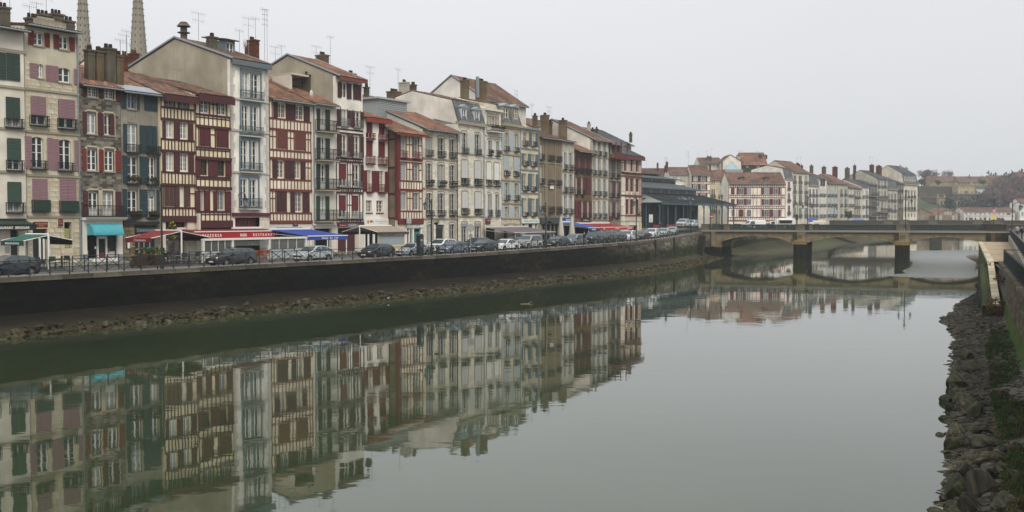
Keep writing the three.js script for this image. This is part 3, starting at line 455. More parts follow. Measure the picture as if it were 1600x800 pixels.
// house 0
{
  const H = house({ label: 'cream house with green shutters at the far left edge of the row', x: [-46, 41.5], eave: 45, wall: wCream, sh: cGreen, out: 0.05, rise: 0.9, pal: 'brown', arch: 1, str: [134, 200, 268], D: 13, ov: 0.75,
    rows: [{ y: [84, 126], w: [[9.5, 30, 'c'], [-32, -12, 'w']], s: [[-2, 8.5], [-44, -33]] }, { y: [152, 198], w: [[9, 31], [-34, -11]], b: [186, 199] }, { y: [216, 266], w: [[11, 32], [-33, -11]], b: [250, 266] }, { y: [284, 331], w: [[11.5, 33], [-32, -10]], b: [317, 332] }],
    holes: [[17, 357, 29, 412]], ch: [[-8, 16, 4, 1.6, mChimGrey, 2, 1.0]], ant: [[15, -12, 3.2, 1]] });
  seed(3); for (const [x0, x1, y0, y1] of [[9, 31, 152, 186], [11, 32, 216, 250], [11.5, 33, 284, 318], [-34, -11, 152, 186], [-33, -11, 216, 250]]) { const A = H.L(x0, (y0 + y1) / 2), B = H.L(x1, (y0 + y1) / 2), b = H.L((x0 + x1) / 2, y1)[1], t = H.L((x0 + x1) / 2, y0)[1]; for (const i of [0, 1]) mesh('shutter', leaf((B[0] - A[0]) / 2, t - b), y0 > 200 ? cGreenB : cGreen, H.g, [A[0] + i * (B[0] - A[0]) / 2, b, 0.03]); }
  P(H, 'band', -46, 74, 41, 78.5, 0.003, 0.06, mStoneTrim); P(H, 'door', 17.5, 358, 28.5, 412, -0.25, -0.15, mDark); P(H, 'plinth', -46, 403, 15, 413, 0.003, 0.05, mStoneTrim); P(H, 'menu_board', 8, 385, 15, 395, 0.003, 0.04, mCurtain);
}
// house A
{
  const H = house({ label: 'pale stone house with mauve shutters and red attic shutters', x: [42.5, 126], eave: 48, wall: wStoneA, sh: cMauve, rise: 0.7, pal: 'brown', arch: 1, D: 12, ov: 0.6, str: [143.5, 208, 275, 338.5], pipe: [123.5],
    rows: [{ y: [50.5, 71], w: [[52, 68], [92, 107]], s: [[43.4, 51.5], [68.8, 77], [83, 91.5], [107.5, 115.5]], sm: cRed }, { y: [100, 122], w: [[59, 68, 'd']], s: [[46, 58.5]] }, { y: [106, 129], w: [[90.5, 109.5]], s: [[71, 80], [80.5, 90], [115, 126]] }, { y: [150, 196], w: [[48, 71]], b: [181, 196] }, { y: [155, 201], w: [[91, 116]], b: [185, 201] }, { y: [214, 263], w: [[49, 68]], s: [[38.2, 48.5], [73.5, 81]], b: [250, 264] }, { y: [218, 266], w: [[92, 111]], s: [[82, 91.5], [116, 126]], b: [253, 267] }, { y: [280, 329], w: [[50, 74, 'c']] }, { y: [281, 331], w: [[93, 118, 'c']] }],
    holes: [[52, 347, 74, 412], [101, 347, 112, 388]], ch: [[38, 58, 21, 1.2, mChimGrey, 2, 0.8], [52, 80, 16.5, 1.9, mChimGrey, 3, 0.8], [74, 100, 15.5, 1.6, mChimGrey, 3, 0.8], [96, 117, 26, 1.2, mChimGrey, 2, 0.7]], ant: [[46, 9, 6, 1], [57, 4, 6.5, 1], [72, -3, 6.5, 1]] });
  P(H, 'wall_band', 66, 30, 116, 39, -1.1, -0.95, M('#b9b3a4', 0.95, { map: T.grime })); P(H, 'wall_band', 72, 25, 98, 30, -1.1, -0.95, M('#c4beb0', 0.95, { map: T.grime }));
  for (const [x0, x1, y0, y1] of [[48, 71, 150, 181], [91, 116, 155, 185]]) { const A = H.L(x0, (y0 + y1) / 2), B = H.L(x1, (y0 + y1) / 2), xm = (x0 + x1) / 2, b = H.L(xm, y1)[1], t = H.L(xm, y0)[1]; for (const i of [0, 1]) mesh('shutter', leaf((B[0] - A[0]) / 2, t - b), cMauve, H.g, [A[0] + i * (B[0] - A[0]) / 2, b, 0.03]); }
  for (const [x0, x1, y0, y1] of [[50, 74, 314, 330], [93, 118, 315, 331]]) { const xm = (x0 + x1) / 2, A = H.L(x0 - 1, 322), B = H.L(x1 + 1, 322), b = mesh('balcony', railGeo(B[0] - A[0], 0.8, 0.3), mIron, H.g, [(A[0] + B[0]) / 2, H.L(xm, y1)[1], 0.03]); box('balcony_cover', -(B[0] - A[0]) / 2, 0.04, 0.302, (B[0] - A[0]) / 2, 0.74, 0.32, M('#123026', 0.8), b); }
  // ashlar stones of the front, laid round the openings
  seed(77); const occ = [[52, 68, 50, 71], [92, 107, 55, 78], [46, 80, 96, 125], [71, 126, 102, 132], [46, 73, 147, 198], [89, 118, 151, 203], [46, 72, 211, 266], [90, 114, 214, 269], [48, 76, 277, 332], [91, 120, 278, 333], [50, 76, 343, 413], [88, 98, 340, 355], [99.5, 113.5, 344, 391]].map(([a, b, c, d]) => { const m = (c + d) / 2, A = H.L(a, m)[0], B = H.L(b, m)[0], xm = (a + b) / 2; return [A, B, H.L(xm, d)[1], H.L(xm, c)[1]]; });
  const sm = ['#ebe5d4', '#e4dcc8', '#efe9d9', '#dcd5c0', '#e6ddc6', '#e2d6ba'].map((h) => M(h, 0.93, { map: T.grime })), sg = new THREE.BoxGeometry(1, 1, 1), topY = H.L(84, 97)[1]; let count = 0;
  for (let r = 0, y = 0.0; y < topY - 0.2; r++, y += 0.37) { const cells = []; for (let x = r % 2 ? -0.42 : 0; x < H.w; ) { const l = rr(0.6, 1.15); cells.push([Math.max(0, x), Math.min(H.w, x + l)]); x += l; }
    for (const [x0, x1] of cells) { let parts = [[x0, x1]]; for (const [a, b, c, d] of occ) { if (y + 0.37 < c + 0.05 || y > d - 0.05) continue; parts = parts.flatMap(([p, q]) => (q <= a || p >= b ? [[p, q]] : [[p, Math.min(q, a)], [Math.max(p, b), q]])).filter(([p, q]) => q - p > 0.16); }
      for (const [p, q] of parts) { if (count++ > 298) continue; const m = mesh('stone', sg, pick(sm), H.g, [(p + q) / 2, y + 0.185, 0.012 + rr(0, 0.008)]); m.scale.set(q - p - 0.025, 0.345, 0.03); } } }
  P(H, 'door', 53, 358, 73, 412, -0.28, -0.2, mDark); P(H, 'door_post', 63, 372, 66, 408, -0.2, -0.15, mWhite); P(H, 'door_post', 69.5, 372, 72, 408, -0.2, -0.15, mWhite); P(H, 'transom', 53, 354.5, 74, 357.5, -0.05, 0.03, M('#b9a476', 0.8));
  sign(H, 53.5, 346.5, 74, 355, 0.06, '#5d1a20', [['aux Bouteilles', 0.5, 0.35, 'bold 0.34px serif'], ['& Vins', 0.5, 0.74, 'bold 0.3px serif']], '#c9a862', '#5d1a20');
  sign(H, 89, 341, 97, 354, 0.12, '#d8d2c4', [['Bar', 0.5, 0.3, 'bold 0.2px serif'], ['à Vin', 0.5, 0.62, 'bold 0.2px serif']], '#b9905a', '#5d1a20');
  const lat = P(H, 'lattice_window', 101.6, 357, 109.5, 387, -0.2, -0.14, M('#9fa35c', 0.5)), q = []; for (let i = 1; i < 8; i++) q.push(bx(-0.5, i / 8 - 0.505, 0.5, 0.5, i / 8 - 0.495, 0.6)); for (let i = 1; i < 3; i++) q.push(bx(i / 3 - 0.515, -0.5, 0.5, i / 3 - 0.485, 0.5, 0.6)); mesh('glazing_bars', merge(q), mIron, lat);
}
// house B
{
  const H = house({ label: 'dark grey stone house with red shutters above the turquoise shop awning', x: [127, 190.5], eave: 136, wall: wSchist, sh: cMaroon, rise: 2.4, pal: 'orange', D: 12, ov: 0.5, surr: M('#b7ad96', 0.9),
    rows: [{ y: [137, 152], w: [[137, 152], [163.5, 178]], s: [[129, 136], [153, 161.5], [180, 189]], st: 'grid' }, { y: [177, 209], w: [[135.5, 150.5], [162.5, 177]], s: [[128.5, 134.5], [152, 161], [170.5, 177.5]] }, { y: [233, 266.5], w: [[136, 152], [163, 178.5]], s: [[128.5, 135.5], [154, 162], [179.5, 188.5]], sm: M('#8c2c22', 0.7) }, { y: [300, 337], w: [[138, 154], [160, 177]], s: [[129, 137], [180, 189]], st: 'french', lb: [128, 190, 321, 337.5], bd: 0.6, bm: mIron }],
    holes: [[134.5, 368, 181, 403]], ch: [[131, 148, 71, 0.75, mChimGrey, 1, 0.8, 140], [145, 162, 73, 0.85, mChim, 1, 0.8, 140], [157, 181, 69, 0.7, mChimGrey, 2, 0.8, 140], [176, 193, 80, 0.8, mChim, 1, 0.8, 140]], ant: [[188, 62, 6, 1], [198, 48, 7, 1]] });
  P(H, 'shop_front', 127.5, 344, 189.5, 367, 0.003, 0.18, wWhite); P(H, 'shop_front', 127.5, 367, 134, 411, 0.003, 0.18, wWhite); P(H, 'shop_front', 181.5, 367, 189.5, 411, 0.003, 0.18, wWhite); P(H, 'shop_front', 134, 403, 181.5, 411.5, 0.003, 0.18, mWhite); P(H, 'shop_cornice', 126.5, 340, 191, 344, 0.003, 0.5, mWhite);
  P(H, 'plinth', 127, 397, 133.6, 412, 0.185, 0.21, M('#7f8386', 0.8)); P(H, 'plinth', 182, 397, 190, 412, 0.185, 0.21, M('#7f8386', 0.8));
  P(H, 'shop_window', 135, 368, 152, 402.5, -0.15, -0.1, mPane); P(H, 'shop_window', 167.5, 368, 181, 402.5, -0.15, -0.1, mPane2); const dr = P(H, 'door', 153.5, 373, 166.5, 410, -0.16, -0.09, mPane2); P(H, 'door_frame', 152, 369, 154, 411, -0.1, 0.02, mWhite); P(H, 'door_frame', 165.5, 369, 167.5, 411, -0.1, 0.02, mWhite); P(H, 'door_frame', 154, 369, 165.5, 373, -0.1, 0.02, mWhite);
  P(H, 'poster', 157, 395, 164, 408, -0.09, -0.08, M('#8f2c34', 0.6)); P(H, 'poster', 168.5, 388, 172, 395, -0.1, -0.09, M('#a23a3c', 0.6)); P(H, 'poster', 149, 385, 151.5, 389, -0.1, -0.09, mWhite); P(H, 'display', 169, 393, 180.5, 401, -0.1, -0.09, M('#b9b8b2', 0.7)); P(H, 'display', 135.5, 391, 139, 400, -0.1, -0.09, M('#8c8a84', 0.7));
}
// house C
{
  const H = house({ label: 'grey rendered house with dark teal shutters and flower boxes', x: [191, 252], eave: 146, wall: wGrey, sh: cTeal, rise: 2.4, pal: 'orange', D: 12.5, ov: 0.5, bm: mIron, surr: mStoneTrim,
    rows: [{ y: [147, 170], w: [[199, 212, 'w'], [225, 245, 'c']], s: [[188.5, 197.5], [213, 217]], fm: fBlue }, { y: [194, 237], w: [[198.5, 214.5], [230, 245, 'c']], s: [[192, 197.5], [218, 229.5]], b: [226, 238] }, { y: [244, 286], w: [[198.5, 215], [230, 242.5]], s: [[191, 198], [217.5, 229.5], [244, 251.5]], b: [276, 287], fl: 1 }, { y: [297, 338], w: [[199, 215], [230.5, 242.5]], s: [[191, 198], [217.5, 230], [244, 251.5]], b: [330, 340], fl: 1, cover: M('#171c18', 0.8) }],
    holes: [[211, 352, 246, 412]], str: [346], ch: [[192, 200, 80, 6.2, mChimBrick, 2, 2.2]], ant: [[197, 55, 7.5, 0]] });
  const z = new THREE.BoxGeometry(H.w, 0.05, 1.7); z.rotateX(0.36); mesh('zinc_strip', z, mZinc, H.g, [H.w / 2, H.eave + 0.34, -0.25]);
  P(H, 'shop_sill', 209, 346, 247, 350, 0.003, 0.2, mDark); P(H, 'shop_back', 211, 352, 246, 412, -0.4, -0.33, mDark);
  sign(H, 211.5, 355.5, 242.5, 363.5, 0.05, '#23292a', [['L’Estaminadre', 0.5, 0.5, 'italic 0.8px serif']], '#9aa5ac', '#23292a');
  for (const x of [220, 228, 237]) P(H, 'window_bar', x, 364, x + 1.2, 400, -0.32, -0.26, mCurtain);
  seed(90); const sm = ['#a39478', '#8d8068', '#b3a586', '#7b7059', '#998a70'].map((h) => M(h, 0.95, { map: T.grime }));
  P(H, 'bar_front', 211, 396, 246, 411, -0.1, 0.0, M('#5a3a26', 0.8));
  for (const [xa, xb] of [[191, 210], [247, 251.8]]) { const A = H.L(xa, 380)[0], B = H.L(xb, 380)[0], top = H.L(xa, 351)[1]; for (let y = 0.02; y < top - 0.1; ) { const hh = rr(0.24, 0.42); for (let x = A; x < B - 0.05; ) { const l = Math.min(rr(0.3, 0.65), B - x); if (l > 0.12) { const m = mesh('stone', UNIT, pick(sm), H.g, [x + l / 2, y + hh / 2, 0.03 + rr(0, 0.02)]); m.scale.set(l - 0.03, hh - 0.03, 0.06); } x += l; } y += hh; } }
  P(H, 'menu_box', 196.5, 378, 202, 389, 0.06, 0.14, M('#33342f', 0.6)); P(H, 'menu_sheet', 197.4, 379, 201.2, 388, 0.142, 0.147, mWhite); P(H, 'house_number', 206.5, 381, 209, 384, 0.06, 0.09, cRed); P(H, 'lamp_sign', 190, 337, 199, 343, 0.3, 0.4, cTeal);
  P(H, 'side_shutter', 190, 340, 209, 352, 0.003, 0.25, mDark);
}
// house D1
const tMaroon = M('#5f2228', 0.8, { map: T.cloth }), tRust = M('#8c3a30', 0.8, { map: T.cloth }), tRed = M('#87272a', 0.8, { map: T.cloth }), wPanelCream = M('#e4dabc', 0.92, { map: T.stucco }), wPanelPale = M('#e6dfcb', 0.92, { map: T.stucco });
{
  const H = house({ label: 'narrow half timbered house with maroon beams and white grid windows', x: [252.5, 306], eave: 150, wall: wPanelCream, sh: cMaroon, out: 0.25, rise: 2.2, pal: 'rust', D: 12.5, ov: 0.6, fascia: tMaroon, fh: 0.5, st: 'grid', nosill: 1,
    rows: [{ y: [155, 167.5], w: [[258, 271], [280, 293]], fm: fGrey }, { y: [189, 216], w: [[258.5, 271], [281, 293]], s: [[253, 257.8], [272, 280], [294, 302]] }, { y: [238, 267], w: [[258.5, 271], [281, 293.5]], s: [[253, 257.8], [272, 280], [294.5, 302]] }, { y: [290, 322], w: [[256.5, 271.5, 'c'], [280.5, 287]], s: [[273, 279.8], [288, 295]], sm: cBrownSh }],
    t: { m: tMaroon, beams: [[153.5, 0.18], [170, 0.16], [188, 0.2, 0.12], [219, 0.16], [237, 0.2, 0.12], [270, 0.16], [289, 0.2, 0.12], [325, 0.16], [342, 0.5, 0.2]], studs: [[154, 170, 7], [170, 188, 10], [188, 219, 6], [219, 237, 10], [237, 270, 6], [270, 289, 10], [289, 325, 7], [325, 341, 10]] }, holes: [[258, 347, 292, 411]] });
  P(H, 'shop_back', 258, 347, 292, 411, -0.4, -0.33, cWineDark); P(H, 'pilaster', 292, 345, 303, 411, 0.003, 0.1, wCream); P(H, 'pilaster', 253, 345, 258, 411, 0.003, 0.1, wCream);
  P(H, 'window_bar', 268, 380, 269.5, 411, -0.33, -0.25, cRed); P(H, 'shop_poster', 259, 383, 267, 392, -0.32, -0.3, mCurtain);
  const pg = []; seed(5); for (let i = 0; i < 160; i++) { const q = new THREE.TetrahedronGeometry(rr(0.05, 0.11)); q.rotateX(rr(0, 6)); q.rotateZ(rr(0, 6)); q.translate(rr(-0.35, 0.35), rr(-1.6, 0.2), rr(-0.2, 0.2)); const c = rnd() < 0.2 ? [0.45, 0.33, 0.03] : [0.03, 0.06 + 0.03 * rnd(), 0.02]; q.setAttribute('color', new THREE.Float32BufferAttribute(Array.from({ length: q.attributes.position.count }, () => c).flat(), 3)); pg.push(q); }
  const A = H.L(263, 348), hp = thing('hanging_plant', 'hanging plant with yellow flowers beside the street lamp', 'plant', H.F.pos(H.s0 + A[0], H.base + A[1], 0.45)); mesh('foliage', merge(pg), mLeafVC, hp).userData.kind = 'stuff'; mesh('hanger', bar([0, 0.2, 0], [0, 0.45, -0.3], 0.02), mIron, hp);
}
// house D2
{
  const H = house({ label: 'half timbered house with closed maroon shutters beside the tall white house', x: [306.5, 361], eave: 150.5, wall: wPanelCream, sh: cWine, out: 0.35, rise: 1.7, pal: 'rust', D: 12.5, ov: 0.55, fascia: tMaroon, fh: 0.6, st: 'grid', nosill: 1,
    rows: [{ y: [156, 177], w: [[313, 326], [340, 353]] }, { y: [199, 228], w: [[311.5, 327, 'c'], [337.5, 355, 'c']] }, { y: [247.5, 274], w: [[312, 324.5], [339.5, 351.5]], s: [[304.5, 311.5], [325.5, 332.5], [333, 339], [352.5, 360.5]], fm: M('#5a3a24', 0.6) }, { y: [298, 328.5], w: [[312, 318], [339.5, 350.5]], s: [[304.5, 311.5], [319, 326], [332.5, 339], [352, 360.5]], fm: fGrey }],
    t: { m: tMaroon, beams: [[154.5, 0.2], [181, 0.18], [199, 0.22, 0.14], [232, 0.16], [248, 0.26, 0.2], [277.5, 0.2], [294, 0.26, 0.2], [331, 0.2], [350, 0.6, 0.25]], studs: [[155, 181, 6], [181, 199, 8], [199, 232, 5], [232, 248, 8], [248, 277, 5], [277, 294, 8], [294, 331, 5], [331, 349, 8]] }, ant: [[276, 108, 6, 1, 132]] });
  P(H, 'ground_wall', 307, 354, 361, 411, 0.003, 0.06, cWineDark); P(H, 'upstand_wall', 306.6, 334, 310, 411, 0.003, 0.3, wCream);
}
// house D, tall white
{
  const H = house({ label: 'tall white house with paired blue framed windows and a bare grey gable', x: [361.5, 421], eave: 97.5, wall: wWhite, side: wGable, sh: cBlueGrey, rise: 2.3, pal: 'rust', D: 13.8, ov: 0.4, fascia: M('#59676c', 0.6), fh: 0.45, verge: 1, str: [157, 205.5, 270], trim: M('#c9c6bd', 0.9, { map: T.stucco }),
    rows: [{ y: [113, 153], w: [[378.5, 389], [392, 404]], lb: [374.5, 408, 141, 154], bd: 0.35 }, { y: [164, 208], w: [[378, 388.5], [391.5, 403]], lb: [374, 407, 197, 210], bd: 0.35 }, { y: [219, 265], w: [[376.5, 386.5], [390, 401]], lb: [373.5, 405.5, 253.5, 266.5], bd: 0.35 }, { y: [280, 323], w: [[376, 386], [390, 400.5]], lb: [373, 404.5, 310.5, 324], bd: 0.35 }], bm: M('#3b4c54', 0.6),
    holes: [[368, 340, 412, 411]], ch: [[322, 340, 52, 3.3, mChimGrey, 1, 0.6, 84], [382, 405, 57, 6.2, mChimBrick, 2, 1.4]], ant: [[388, 28, 6.3, 0], [399, 28, 6.3, 1], [413, 15, 6.6, 1], [310, 20, 6.8, 0], [374, 47, 6, 1]] });
  for (const [x0, x1, y0, y1] of [[375, 408, 109, 141], [374.5, 407, 160, 197], [373.5, 405.5, 214.5, 253.5], [373, 404.5, 273.5, 310.5]]) { const xm = (x0 + x1) / 2, A = H.L(x0, (y0 + y1) / 2)[0], B = H.L(x1, (y0 + y1) / 2)[0], t = H.L(xm, y0)[1], b = H.L(xm, y1 + 12)[1], g = [bx(A, b, 0.003, A + 0.13, t, 0.1), bx(B - 0.13, b, 0.003, B, t, 0.1), bx(A + 0.13, t - 0.24, 0.003, B - 0.13, t, 0.12), bx((A + B) / 2 - 0.06, b, 0.003, (A + B) / 2 + 0.06, t - 0.24, 0.09)]; mesh('window_surround', merge(g), M('#71838c', 0.65, { map: T.cloth }), H.g); }
  for (let i = 0; i < 26; i++) { const y = 3.6 + i * 0.62, x0 = 0; if (y > H.eave - 0.4) break; box('quoin', 0, y, 0.002, i % 2 ? 0.5 : 0.34, y + 0.58, 0.03, M('#d3cfc6', 0.9, { map: T.stucco }), H.g); box('quoin', H.w - (i % 2 ? 0.5 : 0.34), y, 0.002, H.w, y + 0.58, 0.03, M('#d3cfc6', 0.9, { map: T.stucco }), H.g); }
  P(H, 'shop_beam', 362, 332.5, 420.5, 338, 0.003, 0.2, M('#6d1c24', 0.7)); P(H, 'shop_front', 368, 339, 405, 411, -0.36, -0.33, M('#5a2026', 0.7)); P(H, 'pilaster', 405.5, 338.5, 420.5, 411, 0.003, 0.06, wStone); P(H, 'door_post', 374, 339, 375.5, 411, -0.33, -0.28, cRed); P(H, 'door_post', 391, 339, 392.5, 411, -0.33, -0.28, cRed);
  // flue with a conical cowl on the ridge, dormer to the right of it
  const c = H.Lz(287, 38, 7.2), r = H.roofY(6.9), g = [bar([0, r - 0.4, 0], [0, c[1] - 0.3, 0], 0.3, 12), new THREE.CylinderGeometry(0.3, 0.62, 0.4, 14).translate(0, c[1], 0), new THREE.CylinderGeometry(0.55, 0.55, 0.06, 14).translate(0, c[1] - 0.75, 0)]; mesh('flue', merge(g), mChimGrey, H.g, [c[0], 0, -7.2]);
  dormer(H, 353, 367, 65, 88, 3.2, { m: cBlueGrey, rm: M('#6b4536', 0.9), d: 2.6, tilt: 0.14 }); dish(H, 383, 67, 5.4, 0.42);
}
// house E
let HE, HF;
{
  const H = HE = house({ label: 'half timbered house with orange red beams and dark red shutters', x: [421.5, 487], eave: 158, wall: wPanelPale, sh: cWineDark, rise: 2.6, pal: 'orange', D: 13, ov: 0.55, st: 'grid', nosill: 1, frame: fCreamW,
    rows: [{ y: [161, 184.5], w: [[434, 446], [461.5, 474]], s: [[426.5, 433.3], [447, 453.8], [454, 460.8], [475, 483]] }, { y: [204, 232], w: [[432.5, 447.5, 'c'], [460.5, 476, 'c']], sm: cRust }, { y: [251, 278], w: [[432.5, 443.5], [460.5, 469]], s: [[425, 432], [445, 452], [452.5, 460], [469.5, 475.5]] }, { y: [299, 331], w: [[431.5, 446.5, 'c'], [460.5, 472]], s: [[453, 460], [473, 482]], sm: cWineDark }],
    t: { m: tRust, beams: [[188, 0.16], [204, 0.18, 0.08], [236, 0.16], [249, 0.22, 0.12], [281, 0.16], [297.5, 0.22, 0.12], [333, 0.16], [347, 0.3, 0.16]], studs: [[158, 188, 4], [188, 204, 12], [204, 236, 7], [236, 249, 12], [249, 281, 5], [281, 297, 12], [297, 333, 7], [333, 346, 13]] }, holes: [[425, 356, 484, 411]], ch: [[471, 489, 112, 3.2, mChimGrey, 2, 1.2], [493, 514, 81, 7.4, mChim, 3, 1.2]], ant: [[417, 14, 8, 2], [430, 73, 9, 0], [440, 71, 9, 1]] });
  P(H, 'ground_wall', 422, 350.5, 486.5, 356, 0.003, 0.1, wCream); P(H, 'shop_back', 425, 356, 484, 411, -0.4, -0.33, mInterior); sign(H, 430, 355, 471, 359, 0.12, '#22305e', [['BODEGA BAR', 0.5, 0.5, 'bold 0.7px sans-serif']], '#d6d2c2', '#22305e');
  sign(H, 456, 345, 464, 353.5, 0.14, '#25335c', [['&', 0.5, 0.5, 'bold 0.7px serif']], '#c9a24d', '#25335c');
  const c = H.Lz(428, 130, 5.2), wl = mesh('roof_terrace', merge([bx(0, H.eave + 1.2, -2.4, 0.2, H.eave + 3.2, 0), bx(0, H.eave + 3.1, -2.6, 3.4, H.eave + 3.25, 0.2), bx(3.0, H.eave + 1.2, -2.4, 3.3, H.eave + 3.1, -2)]), wCream, H.g, [c[0] + 0.4, 0, -3.4]); dish(H, 487, 147, 1.3, 0.42);
}
// house F
{
  const H = HF = house({ label: 'narrow cream house with dark green shutters and a balcony on every floor', x: [487.5, 525], eave: 163, wall: wCream, sh: cDark, rise: 2.6, pal: 'orange', D: 13, ov: 0.6, pipe: [490],
    rows: [{ y: [171, 203], w: [[500, 507.5]], s: [[494.5, 499.6], [508, 514.5]], lb: [492.5, 521.5, 188, 204.5], bd: 0.7, st: 'french' }, { y: [215, 248], w: [[500, 507.5]], s: [[494, 499.6], [508, 514.5]], lb: [492, 521, 233, 249], bd: 0.7, st: 'french' }, { y: [257, 295], w: [[499.5, 507.5]], s: [[493.5, 499], [508, 514]], lb: [491.5, 521, 279.5, 295.5], bd: 0.7, st: 'french' }, { y: [306, 343], w: [[499.5, 507.5]], s: [[493.5, 499], [508, 514]], lb: [491, 521, 328, 344], bd: 0.7, st: 'french', sm: M('#25412f', 0.7) }], bm: mIron,
    holes: [[492, 357, 518, 411]], ant: [[494, 72, 7, 0], [516, 57, 7.5, 1]] });
  P(H, 'shop_back', 492, 357, 518, 411, -0.4, -0.33, mInterior); P(H, 'string_course', 488, 350, 524.5, 352, 0.003, 0.15, mWhite);
}
// house G
const cBlind = M('#7c2426', 0.75);
{
  const H = house({ label: 'tall house with a white top floor, half timbering below and maroon shutters', x: [525.5, 567.5], eave: 122, wall: wWhite, side: wGable, sh: cWineDark, rise: 2.4, pal: 'orange', D: 12.5, ov: 0.6, fascia: M('#8a3c33', 0.7), fh: 0.32, verge: 1, blind: cBlind, frame: fCreamW, bm: M('#6f7070', 0.6), nosill: 1,
    rows: [{ y: [129, 153], w: [[533, 541.5], [552.5, 563, 'c']], s: [[527, 532.5], [542.5, 548.5]] }, { y: [171, 197], w: [[533, 542], [552.5, 562.5]], s: [[526, 532.4], [543, 547.5], [548, 552], [563, 567.4]], b: [186, 197] }, { y: [211, 244], w: [[532.5, 541.5], [551.5, 561]], s: [[526, 532], [543, 550.8], [562.5, 567.4]], b: [237, 245] }, { y: [256, 291], w: [[531, 542, 'b'], [551.5, 561]], s: [[562.5, 567.4]], b: [282, 292] }, { y: [305, 340], w: [[530.5, 541.5, 'b'], [550.5, 561, 'b']], b: [331, 341] }],
    t: { m: tMaroon, beams: [[203, 0.16], [209, 0.18, 0.08], [248, 0.16], [253, 0.2, 0.1], [294, 0.16], [301, 0.2, 0.1], [343, 0.16], [349, 0.3, 0.12]], studs: [[194, 209, 11], [209, 252, 5], [246, 253, 11], [253, 301, 5], [292, 301, 11], [301, 348, 5], [340, 348, 11]] }, holes: [[528, 356, 558, 411]], ch: [[540, 556, 110, 3.4, mPotRed, 3, 1.0], [570, 577, 131, 2.2, mChimGrey, 1, 0.8]], ant: [[578, 104, 5, 0, 150]] });
  P(H, 'shop_front', 527.5, 355, 558, 411, -0.36, -0.33, M('#5f1d22', 0.7)); P(H, 'shop_window', 531, 356, 548, 364, -0.32, -0.3, mPane); P(H, 'pilaster', 558.5, 352, 567, 411, 0.003, 0.08, wCream);
  sign(H, 527, 349.5, 541, 354.5, 0.16, '#6a2028', [['la Maison', 0.5, 0.5, 'bold 0.6px serif']], '#b9a39a', '#6a2028'); sign(H, 541.5, 349.5, 557.5, 354.5, 0.16, '#77727a', [['TEL 05 59', 0.5, 0.5, 'bold 0.6px serif']], '#cfc9c9', '#77727a');
}
// house H1
{
  const H = house({ label: 'small white house with red roller blinds and a fish restaurant sign', x: [568.5, 607], eave: 186, wall: wWhite, sh: M('#7d1f24', 0.7), rise: 1.6, pal: 'orange', D: 11, ov: 0.5, fascia: M('#9b3028', 0.7), fh: 0.45, blind: cBlind, frame: fCreamW, bm: cRed, sillM: cRed,
    rows: [{ y: [190.5, 216], w: [[572.5, 582.5, 'b'], [592, 602, 'b']], b: [208, 217] }, { y: [219, 255], w: [[572, 583, 'b'], [591, 602.5, 'b']], b: [244, 256] }, { y: [266, 299], w: [[573, 580], [591.5, 599.5]], s: [[567, 572.6], [580.5, 586], [586.3, 591.2], [601, 606.8]], b: [287, 301], st: 'grid' }, { y: [313, 332], w: [[572, 581], [588, 598]], st: 'grid' }],
    holes: [[571, 357, 604, 411]], ch: [[604, 627, 139, 9, mChim, 5, 1.2], [623, 640, 124, 9.6, mChimWhite, 4, 1.2], [640, 651, 128, 9.8, mChim, 2, 1.2]], ant: [[622, 108, 9.5, 1]] });
  sign(H, 569, 341.5, 606, 352, 0.1, '#dedcd4', [['MOULE POISSON GRILL', 0.68, 0.42, 'bold 0.24px sans-serif', '#a8834a'], ['RESTAURANT', 0.68, 0.72, '0.2px sans-serif', '#8a8a86']], '#8a8a86', '#dedcd4', undefined, (g, w, h) => { g.fillStyle = '#c08a2c'; g.beginPath(); g.ellipse(w * 0.13, h * 0.5, w * 0.05, h * 0.28, 0.5, 0, 7); g.fill(); g.fillStyle = '#5f6470'; g.beginPath(); g.moveTo(w * 0.2, h * 0.3); g.quadraticCurveTo(w * 0.3, h * 0.1, w * 0.36, h * 0.62); g.quadraticCurveTo(w * 0.3, h * 0.5, w * 0.22, h * 0.66); g.fill(); });
  P(H, 'blue_strip', 569, 352.3, 606, 355.5, 0.003, 0.1, M('#2d4a8a', 0.6)); P(H, 'shop_back', 571, 357, 604, 411, -0.4, -0.33, mInterior); P(H, 'door_post', 578, 366, 580, 411, -0.33, -0.25, mWhite); P(H, 'door_post', 586, 366, 589, 411, -0.33, -0.25, mWhite);
  const c = H.Lz(590, 160, 5), lv = mesh('louvred_attic', merge([bx(0, 0, -2.5, 5.2, 2.0, 0), ...Array.from({ length: 9 }, (_, i) => bx(0.1, 0.15 + i * 0.2, 0, 5.1, 0.27 + i * 0.2, 0.09)), bx(-0.3, 2.0, -2.8, 5.5, 2.2, 0.35)]), M('#9aa0a0', 0.6), H.g, [c[0], H.eave + 1.0, -5.0]);
}
